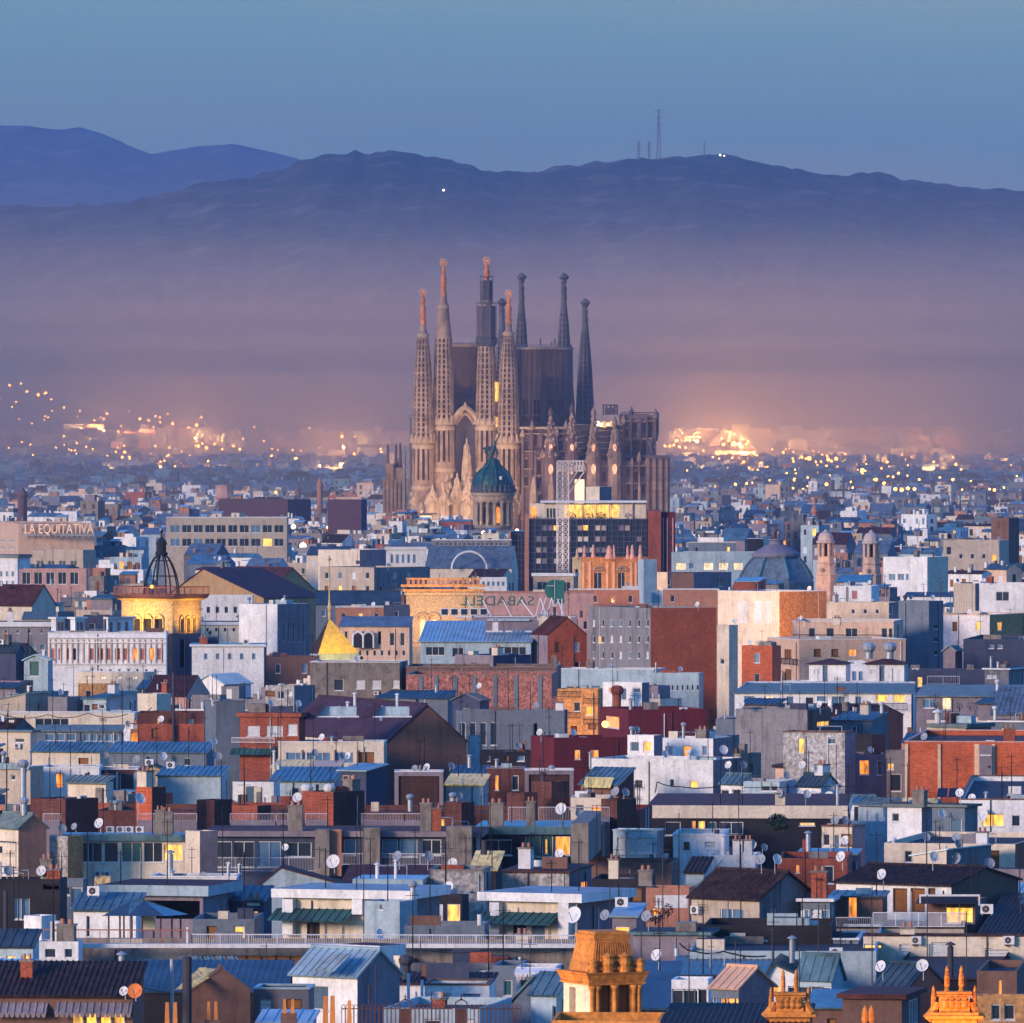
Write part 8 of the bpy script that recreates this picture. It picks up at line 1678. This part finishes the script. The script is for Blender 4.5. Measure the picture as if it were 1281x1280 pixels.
# tall thin poles that stand in front of the near roofs
def pole(x, yt, D, hb, lab, r=.05):
    c = P(x, yt, D); root = empty('antenna', Vector((c.x, D, hb))); mb = MB(); mb.tube((c.x, D, hb), c, r, PIPED, r * .7); part_of(mb, 'mast', root)
    mb = MB(); a = rnd.uniform(-1, 1); d = Vector((math.cos(a), math.sin(a) * .5, 0)) * .5
    for i, dz in enumerate((.2, .9)): mb.tube(c - d * (1 - i * .3) - UP * dz, c + d * (1 - i * .3) - UP * dz, .022, PIPED, n=4)
    part_of(mb, 'aerial', root); tag(root, uniq(lab), 'antenna', 'tall thin masts rising from the near roofs')
for x, yt, D, nm in ((180, 935, 1010, 'left of the blue lean-to roof'), (455, 890, 1080, 'before the purple slate roof'), (240, 1060, 822, 'beside the cream and pink pier'), (455, 1020, 700, 'before the left canopied house'), (526, 1175, 655, 'above the pronged dark chimney'), (653, 1160, 640, 'left of the ornate orange turret'), (663, 1178, 636, 'nearest the ornate orange turret'), (802, 1150, 640, 'just right of the ornate orange turret'), (862, 1180, 625, 'before the light blue parapet wall, left'), (890, 1168, 640, 'before the light blue parapet wall, middle'), (920, 1176, 640, 'before the light blue parapet wall, right'), (1000, 1186, 600, 'over the first obelisk crest'), (966, 1160, 660, 'behind the white gable end'), (1024, 1130, 660, 'above the blue ribbed roof'), (1091, 1110, 640, 'left of the rust coloured house'), (1160, 1120, 655, 'before the lit sunroom'), (1209, 1140, 640, 'before the tiled terrace edge'), (1236, 1170, 640, 'right of the second obelisk crest'), (333, 1180, 640, 'over the blue corrugated roof'), (470, 1205, 596, 'behind the iron fence, left'), (540, 1240, 596, 'behind the iron fence, middle'), (829, 1060, 700, 'beside the pinkish panel'), (763, 1110, 700, 'before the shaded terrace'), (97, 1050, 830, 'on the dark glazed terrace flat'), (640, 985, 850, 'above the green windows'), (1006, 915, 990, 'on the white stained block')):
    pole(x, yt, D, 15, f"tall thin mast {nm}")
# ---- filler blocks ----
WN = ['white', 'cream', 'beige', 'gray', 'blueg', 'lilac', 'pink', 'peach', 'brick', 'brown', 'ltblue', 'conc', 'brickp', 'grayd', 'stone']
WC = {'white': 'white', 'cream': 'cream', 'beige': 'beige', 'gray': 'grey', 'blueg': 'blue grey', 'lilac': 'lilac grey', 'pink': 'pink', 'peach': 'peach', 'brick': 'brick red', 'brown': 'brown', 'ltblue': 'light blue', 'conc': 'concrete grey', 'brickp': 'rough brick', 'grayd': 'dark grey', 'stone': 'sand coloured'}
WW = [18, 9, 5, 10, 13, 10, 3, 4, 2, 3, 13, 6, 1, 6, 3]
RN = {'flat': 'roof felt', 'flatr': 'red painted roof', 'flatb': 'pale roof', 'metal': 'blue metal roof', 'tile': 'brown roof', 'tilem': 'maroon roof', 'metald': 'dark metal roof', 'slate': 'slate roof'}
LMS = [(616, 600, 'the green domed rotunda'), (971, 700, 'the slate dome'), (202, 765, 'the yellow lit tower'), (412, 800, 'the yellow-lit pyramid roof'), (735, 690, 'the dark glass office block'), (70, 668, 'the white rooftop letters'), (285, 670, 'the long beige office bands'), (1033, 700, 'the nearer peach bell tower'), (1090, 690, 'the farther peach bell tower'), (770, 720, 'the orange neoclassical building'), (600, 790, 'the light blue metal roof'), (775, 800, 'the tall grey concrete block'), (540, 920, 'the big brown gable'), (600, 868, 'the rough brick party wall'), (1200, 960, 'the red brick wall'), (495, 600, 'the small three spired chapel'), (434, 640, 'the dark navy box'), (325, 636, 'the purple brown hall'), (1145, 790, 'the pale blue windowless block'), (937, 770, 'the large cream block'), (585, 700, 'the slate mansard palace'), (820, 590, 'the basilica'), (133, 810, 'the pink and white mansion'), (820, 955, 'the off-white building'), (300, 730, 'the long maroon roof'), (1060, 830, 'the paired white huts'), (1220, 690, 'the rusty roofed beige block')]
def where(x, y):
    d, (lx, ly, nm) = min(((x - l[0]) ** 2 + ((y - l[1]) * 2.2) ** 2, l) for l in LMS)
    dx, dy = x - lx, (y - ly)
    far = 'far ' if abs(dx) > 190 else ''
    h = '' if abs(dx) < 22 else (f'{far}left' if dx < 0 else f'{far}right'); v = 'below' if dy > 14 else 'beyond' if dy < -8 else 'beside'
    return (f"{v} {nm}" if not h else f"{h} of {nm}" if v == 'beside' else f"{v} and {h} of {nm}")
USED = set()
def ok(x0, x1, yt, D, dep, hard=True):
    """may a block with this outline stand here: it hides nothing placed by hand and is itself seen"""
    for (a, c, py, pb, pd, pdep) in PROT:
        if x1 > a and x0 < c:
            ov = min(x1, c) - max(x0, a)
            if pd > D and yt < pb - 1.5 and pb > yt and py < pb: 
                if ov > 1.0: return False
            if D - 2 < pd + pdep * .95 and pd < D + dep + 1: return False
            if pd < D and a <= x0 + 2 and c >= x1 - 2 and py <= yt - (2 if hard else 6): return False
    return True
LITM = [LIT, LITO, LITW]
def block(D, xc, wpx1, wpx2, z1, th, wall, rm, near, rr, lit=.05, roofk='flat', detail=True):
    """one ordinary block built as a single mesh: two faces, windows, parapet, roof rooms, chimneys"""
    mb = MB(); C = P(xc, HY, D); C.z = 0; a = Vector((-math.cos(th), math.sin(th), 0)); b_ = Vector((math.sin(th), math.cos(th), 0))
    wA = wpx1 * D / F / math.cos(th); wB = max(5, min(16, wpx2 * D / F / max(.2, math.sin(th)))) if wpx2 > 0 else 9
    m = W[wall]; p0 = C + a * wA; p1 = C + b_ * wB; p2 = p0 + b_ * wB; z0 = max(0, z1 - 16)
    cells = []
    for (O, X, Y, wd) in ((p0, -a, b_, wA), (C, b_, a, wB)):
        mb.face([O + UP * z0, O + X * wd + UP * z0, O + X * wd + UP * z1, O + UP * z1], m, -Y)
        n = int(wd / rr.uniform(2.2, 3.6)); sty = rr.random()
        if sty > .22 and n:
            wm = GLASS if rr.random() < .55 else rr.choice([GLASSB, SHUT, SHUTB, SHUT])
            hh = .9; zz = z1 - 2.3
            for fl in range(3 if near else 4):
                zz = z1 - 1.4 - .9 - fl * 3.0
                for i in range(n):
                    if rr.random() < .14: continue
                    s = wd * (i + .5) / n; hw = rr.choice([.45, .55, .7]) ; hh = rr.choice([.75, .9, 1.1]) if not sty > .8 else 1.15
                    mm = rr.choice(LITM) if rr.random() < lit else (wm if rr.random() < .8 else SHUT)
                    c = O + X * s - Y * .03; mb.face([c - X * hw + UP * (zz - hh), c + X * hw + UP * (zz - hh), c + X * hw + UP * (zz + hh), c - X * hw + UP * (zz + hh)], mm, -Y)
                if sty > .6:
                    mb.box(O - Y * .7 + UP * (zz - hh - .35), X * wd, Y * .68, UP * .18, m, skip=())
                    if near: 
                        for z_ in (.5, 1.0): mb.tube(O - Y * .68 + UP * (zz - hh - .2 + z_), O + X * wd - Y * .68 + UP * (zz - hh - .2 + z_), .03, RAIL, n=3)
    if roofk == 'flat':
        i = .25; q = [C + a * i + b_ * i, C + a * (wA - i) + b_ * i, p2 - a * i - b_ * i, p1 + a * i - b_ * i]; o = [C, p0, p2, p1]
        for k in range(4):
            j = (k + 1) % 4; mb.face([o[k] + UP * z1, o[j] + UP * z1, q[j] + UP * z1, q[k] + UP * z1], m, UP); mb.face([q[k] + UP * z1, q[j] + UP * z1, q[j] + UP * (z1 - .6), q[k] + UP * (z1 - .6)], m, q[(k + 2) % 4] - q[k])
        mb.face([v + UP * (z1 - .6) for v in q], RM[rm], UP); zr = z1 - .6
        for _ in range(rr.choice([1, 2, 2, 3]) if wA > 5 else 1):
            sw = rr.uniform(1.8, min(5, wA * .6)); s = rr.uniform(.3, max(.4, wA - sw - .4)); t = rr.uniform(.8, max(.9, wB * .5)); h = rr.uniform(1.6, 3.0); o_ = C + a * s + b_ * t + UP * zr; rm2 = rr.choice([m, m, W['white'], W['cream'], W['terra'], W['gray'], W['lilac']]); d_ = rr.uniform(1.5, 3.5)
            mb.box(o_, a * sw, b_ * d_, UP * h, rm2, RM[rr.choice(['flat', 'metal', 'flatb', 'tilem'])], skip=(0,))
            if rr.random() < .5: v = o_ + a * sw * .4 - b_ * .03; mb.face([v, v + a * .8, v + a * .8 + UP * 1.9, v + UP * 1.9], rr.choice([GLASS, PANE['door'], PANE['doord'], TRIM]), -b_)
            if rr.random() < .4: e = b_ * .5; roof_plane(mb, o_ + UP * h * .97 - e - a * .3, o_ + UP * h * .97 - e + a * (sw + .3), o_ + UP * (h + .6) + b_ * (d_ + .2) + a * (sw + .3), o_ + UP * (h + .6) + b_ * (d_ + .2) - a * .3, RM[rr.choice(['metal', 'metald', 'metall', 'grg'])], 'seam' if near else 'flat')
    else:
        mid = C + b_ * wB / 2; zr = z1; h = wB * rr.uniform(.12, .26); r1 = mid + UP * (z1 + h); r0 = r1 + a * wA
        mb.face([C + UP * z1, p1 + UP * z1, r1], m, -a); mb.face([p0 + UP * z1, p2 + UP * z1, r0], m, a)
        for (e0, e1) in ((p0 + UP * z1, C + UP * z1), (p2 + UP * z1, p1 + UP * z1)):
            d = (e1 - r1).normalized() * .3; roof_plane(mb, e0 + d + UP * .12, e1 + d + UP * .12, r1 + UP * .12, r0 + UP * .12, RM[rm], ('tile' if 'tile' in rm else 'seam') if near else 'flat')
    for _ in range(rr.choice([1, 2, 3, 4, 5])):
        s = rr.uniform(.3, wA - .3); t = rr.uniform(.3, wB * .7); w_ = rr.uniform(.35, .8); o_ = C + a * s + b_ * t + UP * (zr - .02); mb.box(o_, a * w_, b_ * w_, UP * rr.uniform(1.0, 2.3), rr.choice([W['brown'], W['conc'], W['white'], W['cream'], W['gray']]), skip=(0,))
    for _ in range(rr.choice([0, 1, 2, 3])):
        s = rr.uniform(.3, wA - .3); o_ = C + a * s + b_ * rr.uniform(.4, 3) + UP * (zr - .02); h = rr.uniform(2.5, 5.5); mb.tube(o_, o_ + UP * h, .04 if near else .07, PIPED, n=3)
        if rr.random() < .7: mb.tube(o_ + UP * (h - .3) - a * .5, o_ + UP * (h - .3) + a * .5, .03 if near else .05, PIPED, n=3)
    if near:
        for _ in range(rr.choice([1, 2, 3])): s = rr.uniform(.3, wA - .3); o_ = C + a * s + b_ * rr.uniform(.4, 2) + UP * (zr - .02); mb.tube(o_, o_ + UP * rr.uniform(.9, 2), rr.uniform(.1, .2), rr.choice([PIPE, PIPEW]), n=8)
    return mb, C
cands = []
y = 1262.0
while y > 569:
    base = y - HY
    step = max(2.1, base * .026)
    Dm = 40 * F / base
    wpx = 11.5 * F / Dm
    x = -20 - rnd.random() * wpx
    while x < 1300:
        w_ = wpx * rnd.uniform(.55, 1.35); w_ = max(9, w_)
        cands.append((x, x + w_, y + rnd.uniform(-.5, .5) * step)); x += w_ * rnd.uniform(1.0, 1.2)
    y -= step
cands.sort(key=lambda c: -c[2])
made = []; FAR = []
NMAX = 285
for (x0, x1, yt) in cands:
    D = (H - rnd.uniform(19.0, 24.5) - (rnd.random() < .08) * 4) * F / (yt - HY); 
    if D > 9100: D = rnd.uniform(8200, 9100)
    dep = 8
    near = D < 1900
    if not ok(x0, x1, yt - (1.5 if near else 0), D, dep): continue
    # keep own kind apart in depth
    clash = any(x1 > a and x0 < c and abs(D - d) < 10 + D * .0015 for (a, c, d) in made[-160:])
    if clash: continue
    cov = 0
    for (a, c, py, pb, pd, pdep) in PROT:
        if pd < D and py < yt - 3: cov += max(0, min(c, x1) - max(a, x0))
    if cov > (x1 - x0) * .92: continue
    z1 = zat(yt, D); th = R(rnd.choice([12, 18, 24, 30, 38, 50])); f = rnd.uniform(.6, .9); wl = rnd.choices(WN, WW)[0]
    if yt > 950 and rnd.random() < .45: wl = rnd.choice(['grayd', 'brown', 'blueg', 'gray', 'brick'])
    roofk = 'flat' if rnd.random() < .72 else 'gable'; rm = rnd.choice(['flat', 'flatr', 'flatb', 'flat', 'metal']) if roofk == 'flat' else rnd.choice(['tile', 'tilem', 'metal', 'metald', 'slate'])
    xc = x0 + (x1 - x0) * f
    args = (D, xc, xc - x0, x1 - xc, z1, th, wl, rm, near, random.Random(int(x0 * 31 + yt * 977)), .05 if yt > 640 else .03, roofk)
    made.append((x0, x1, D))
    if len([m for m in made]) <= NMAX or False:
        mb, C = block(*args); root = empty('apartment_block', C); part_of(mb, 'block_body', root)
        size = 'narrow' if (x1 - x0) * D / F < 8 else 'wide' if (x1 - x0) * D / F > 13 else 'mid-sized'
        lab = f"{size} {WC[wl]} block with {'a pitched ' if roofk=='gable' else 'a flat '}{RN[rm]} {where((x0+x1)/2, yt)}"
        t = 0
        for alt in ('', 'rather low ', 'rather tall ', 'cluttered ', 'plain ', 'weathered ', 'small '):
            if alt + lab not in USED: lab = alt + lab; break
        USED.add(lab); tag(root, short(lab, 16), 'apartment block', 'ordinary apartment blocks between the landmarks')
    else: FAR.append(args)
print('blocks', len(made), 'far', len(FAR))
big = MB()
for args in FAR:
    mb, C = block(*args[:8], False, *args[9:])
    off = len(big.v); big.v += mb.v; big.f += [tuple(i + off for i in f) for f in mb.f]; big.m += [big.mi(mb.mats[k]) for k in mb.m]; big.sm += mb.sm
tag(big.build('distant_rooftops'), 'hazy mass of small distant apartment blocks reaching to the foot of the hills', 'rooftops', kind='stuff')
# ---- houses and lamps on the far slopes ----
def on_slope(x, y):
    D = 9000.0
    while D < 13800:
        if hill_z(x, D) >= zat(y, D): return D
        D += 25
    return None
hm = MB()
for i in range(420):
    left = rnd.random() < .5
    x = rnd.uniform(-10, 500) if left else rnd.uniform(835, 1290)
    y = rnd.uniform(543, 580); D = rnd.uniform(8900, 9700) if y > 560 else on_slope(x, y)
    if not D: D = 9300
    zg = max(0, hill_z(x, D)); w_ = rnd.uniform(8, 24); h = rnd.uniform(5, 10); X = P(x, HY, D).x; m = W[rnd.choice(['beige', 'gray', 'lilac', 'pink', 'conc', 'brick', 'gray'])]
    hm.box((X, D - 12, zg - 6), (w_, 0, 0), (0, 12, 0), (0, 0, h + 6), m, RM[rnd.choice(['tilem', 'flatr', 'flat'])])
    for k in range(int(w_ / 4)):
        for fl in range(int(h / 3.2)):
            if rnd.random() < .75: q = Vector((X + 1.2 + k * 4, D - 12.1, zg + 1.2 + fl * 3.2)); hm.face([q, q + Vector((1.6, 0, 0)), q + Vector((1.6, 0, 1.6)), q + Vector((0, 0, 1.6))], GLASS if rnd.random() < .88 else LIT, Vector((0, -1, 0)))
tag(hm.build('hillside_houses'), 'faint hillside suburb houses scattered along the foot of the hills', 'houses', kind='stuff')
def lamp_at(x, y, r, m, lab, g):
    D = None
    if y < 562: D = on_slope(x, y + 2)
    D = (D or (40.0 * F / max(50, y - HY + 6) * .98)); D = min(D, 12500); D -= 16
    return globe(lab, x, y, r, D, m, 3.0 if D < 8800 else 6.0, g=g, name='street_lamp', cat='street lamp')
LL = [(12, 482, 2), (26, 480, 1.6), (34, 490, 2), (48, 494, 2.4), (57, 492, 2.6), (64, 500, 1.6), (80, 510, 1.5), (100, 514, 1.4), (20, 503, 1.4), (118, 526, 1.5), (130, 524, 1.4), (175, 524, 2), (186, 526, 1.8), (200, 522, 1.6), (216, 530, 2.2), (236, 536, 2.6), (246, 532, 2.4), (258, 540, 2.0), (262, 535, 1.6), (60, 522, 1.3), (40, 530, 1.3), (90, 535, 1.3), (148, 540, 1.5), (160, 548, 1.6), (318, 534, 1.3), (330, 552, 1.4), (387, 536, 1.6), (400, 560, 1.4), (428, 546, 2.2), (452, 540, 1.6), (443, 568, 1.8), (476, 562, 1.8), (490, 541, 2.6), (477, 566, 2.0), (156, 566, 2.4), (153, 572, 2.0), (162, 572, 1.8), (8, 548, 2.0), (38, 556, 1.6), (70, 560, 1.5), (116, 562, 1.4), (212, 560, 1.6), (248, 558, 2.4), (258, 560, 2.6), (268, 556, 2.0), (278, 562, 1.6), (292, 558, 2.0), (300, 562, 2.0), (370, 574, 2.4), (340, 570, 1.4), (304, 556, 1.6), (100, 548, 1.2), (190, 552, 1.3), (228, 548, 1.6), (270, 546, 1.5),
      (872, 545, 4.2), (884, 547, 3.0), (862, 546, 2.4), (951, 553, 4.6), (918, 556, 3.4), (912, 551, 2.8), (905, 556, 2.4), (896, 550, 2.2), (846, 552, 2.0), (832, 558, 2.4), (838, 558, 2.2), (843, 557, 2.0), (850, 559, 2.2), (858, 560, 1.8), (926, 558, 2.2), (936, 552, 2.0), (966, 562, 1.8), (980, 566, 2.0), (1012, 574, 3.0), (1003, 572, 2.2), (1020, 578, 2.0), (1036, 575, 2.6), (1046, 574, 2.6), (1040, 577, 2.0), (1078, 590, 2.2), (1096, 600, 2.4), (1106, 605, 2.6), (1120, 612, 2.6), (1128, 613, 2.8), (1136, 611, 2.6), (1144, 612, 2.2), (1110, 578, 1.8), (1124, 592, 2.0), (1150, 600, 1.8), (1168, 578, 1.6), (1196, 581, 2.0), (1192, 600, 2.2), (1244, 613, 2.2), (1238, 612, 1.6), (1256, 610, 1.4), (1192, 572, 1.2), (900, 566, 1.8), (880, 564, 1.6), (892, 572, 1.6), (930, 578, 1.6), (948, 588, 1.4), (960, 584, 1.4), (984, 592, 1.4), (994, 600, 2.4), (1026, 604, 2.2), (1034, 606, 2.4), (1020, 606, 2.0), (1038, 595, 1.4), (1060, 602, 1.6), (888, 600, 1.6), (920, 606, 2.0), (934, 605, 1.6), (1272, 596, 1.4)]
for i, (x, y, r) in enumerate(LL):
    lamp_at(x, y, r * (1.1 if r > 2.9 else .85), LAMPF, uniq(f"{'large' if r>2.9 else 'small' if r<1.7 else 'amber'} distant street lamp {where(x, y)}"), 'amber lamps of the distant suburb')
for i in range(172):
    left = rnd.random() < .55
    x = rnd.gauss(140, 130) if left else rnd.gauss(1010, 110); 
    if 500 < x < 835 or x < -5: continue
    y = rnd.triangular(484 + x * .1, 590, 552) if left else rnd.triangular(545, 615, 585); r = rnd.uniform(.7, 1.5)
    lamp_at(x, y, r, LAMPF, uniq('tiny pin prick street lamp among the distant suburb lamps'), 'pin prick lamps of the distant suburb')
for (x, y, D, p_, nm) in ((50, 516, 10200, 1.4, 'highest on the left slope'), (130, 540, 9800, 1.0, 'low on the left slope'), (245, 548, 9600, 1.3, 'above the white letters suburb'), (430, 560, 9400, 1.0, 'left of the chapel spires'), (872, 552, 9600, 1.9, 'nearest the basilica apse'), (925, 556, 9600, 2.2, 'above the right suburb'), (1030, 572, 9200, 1.3, 'over the right rooftops'), (1140, 590, 8600, 1.0, 'far right'), (640, 560, 9500, 1.0, 'behind the basilica'), (200, 584, 7300, .3, 'in the far rooftops at left'), (400, 583, 7600, .3, 'in the far rooftops left of the chapel'), (930, 584, 7400, .35, 'in the far rooftops at right'), (1180, 590, 7000, .3, 'in the far rooftops at far right')):
    o = globe(uniq(f"added sodium mast that lights the smog, {nm}"), x, y, 1.6, D, LAMPF, 30, 'added_smog_mast', 'added masts that light the smog', 'added mast')
    l = bpy.data.lights.new('glow', 'POINT'); l.energy = p_ * GLOW; l.color = (1, .52, .16); l.shadow_soft_size = 6; q = bpy.data.objects.new('glow', l); COL.objects.link(q); q.parent = o; q.location = (0, -8, 4)  # lamps added to make the smog glow warm
for (x, y, r, D) in ((72, 618, 3, 4800), (82, 628, 3.6, 4400), (88, 626, 3.0, 4400), (46, 606, 2.4, 5200), (52, 610, 2.2, 5200), (410, 660, 2, 3300), (345, 616, 2, 4700), (205, 588, 1.8, 6800)):
    globe(uniq(f"warm glowing lamp among the rooftops {where(x, y)}"), x, y, r, D, LAMP, 2, g='lamps among the middle rooftops')
# landmark-like slim towers in the hazy middle
for (x, yt, yb, w_, m, lab) in ((400, 596, 640, 3.5, W['terra'], 'slim terracotta chimney tower in the hazy rooftops at left'), (28, 608, 650, 6, STOM, 'brown church spire in the hazy rooftops at far left'), (1055, 592, 622, 1.5, NET, 'dark needle spire in the hazy rooftops at right'), (1019, 628, 650, 4, W['terra'], 'terracotta tower stub in the hazy rooftops at right'), (1201, 612, 640, .8, NET, 'thin radio mast in the hazy rooftops at far right'), (281, 610, 632, 11, W['pink'], 'crenellated pink round tower left of the purple brown hall')):
    D = 40 * F / (yb - HY); root = empty('slim_tower', Vector((P(x, HY, D).x, D, 0))); mb = MB(); k = D / F; c = P(x, HY, D)
    mb.lathe((c.x, D, 0), [(w_ * k, 0), (w_ * k, zat(yt + (8 if w_ < 8 else 0), D)), (w_ * k * (.5 if w_ < 8 else 1.1), zat(yt + (5 if w_ < 8 else -3), D)), (0, zat(yt, D))], m, 10, smooth=False); part_of(mb, 'shaft', root)
    if w_ > 3: mb = MB(); mb.lathe((c.x, D, 0), [(w_ * k * 1.01, zat(yt + 14, D)), (w_ * k * 1.2, zat(yt + 13, D)), (w_ * k * 1.2, zat(yt + 11, D)), (w_ * k, zat(yt + 10, D))], m, 10, smooth=False); part_of(mb, 'gallery', root)
    tag(root, lab, 'tower')
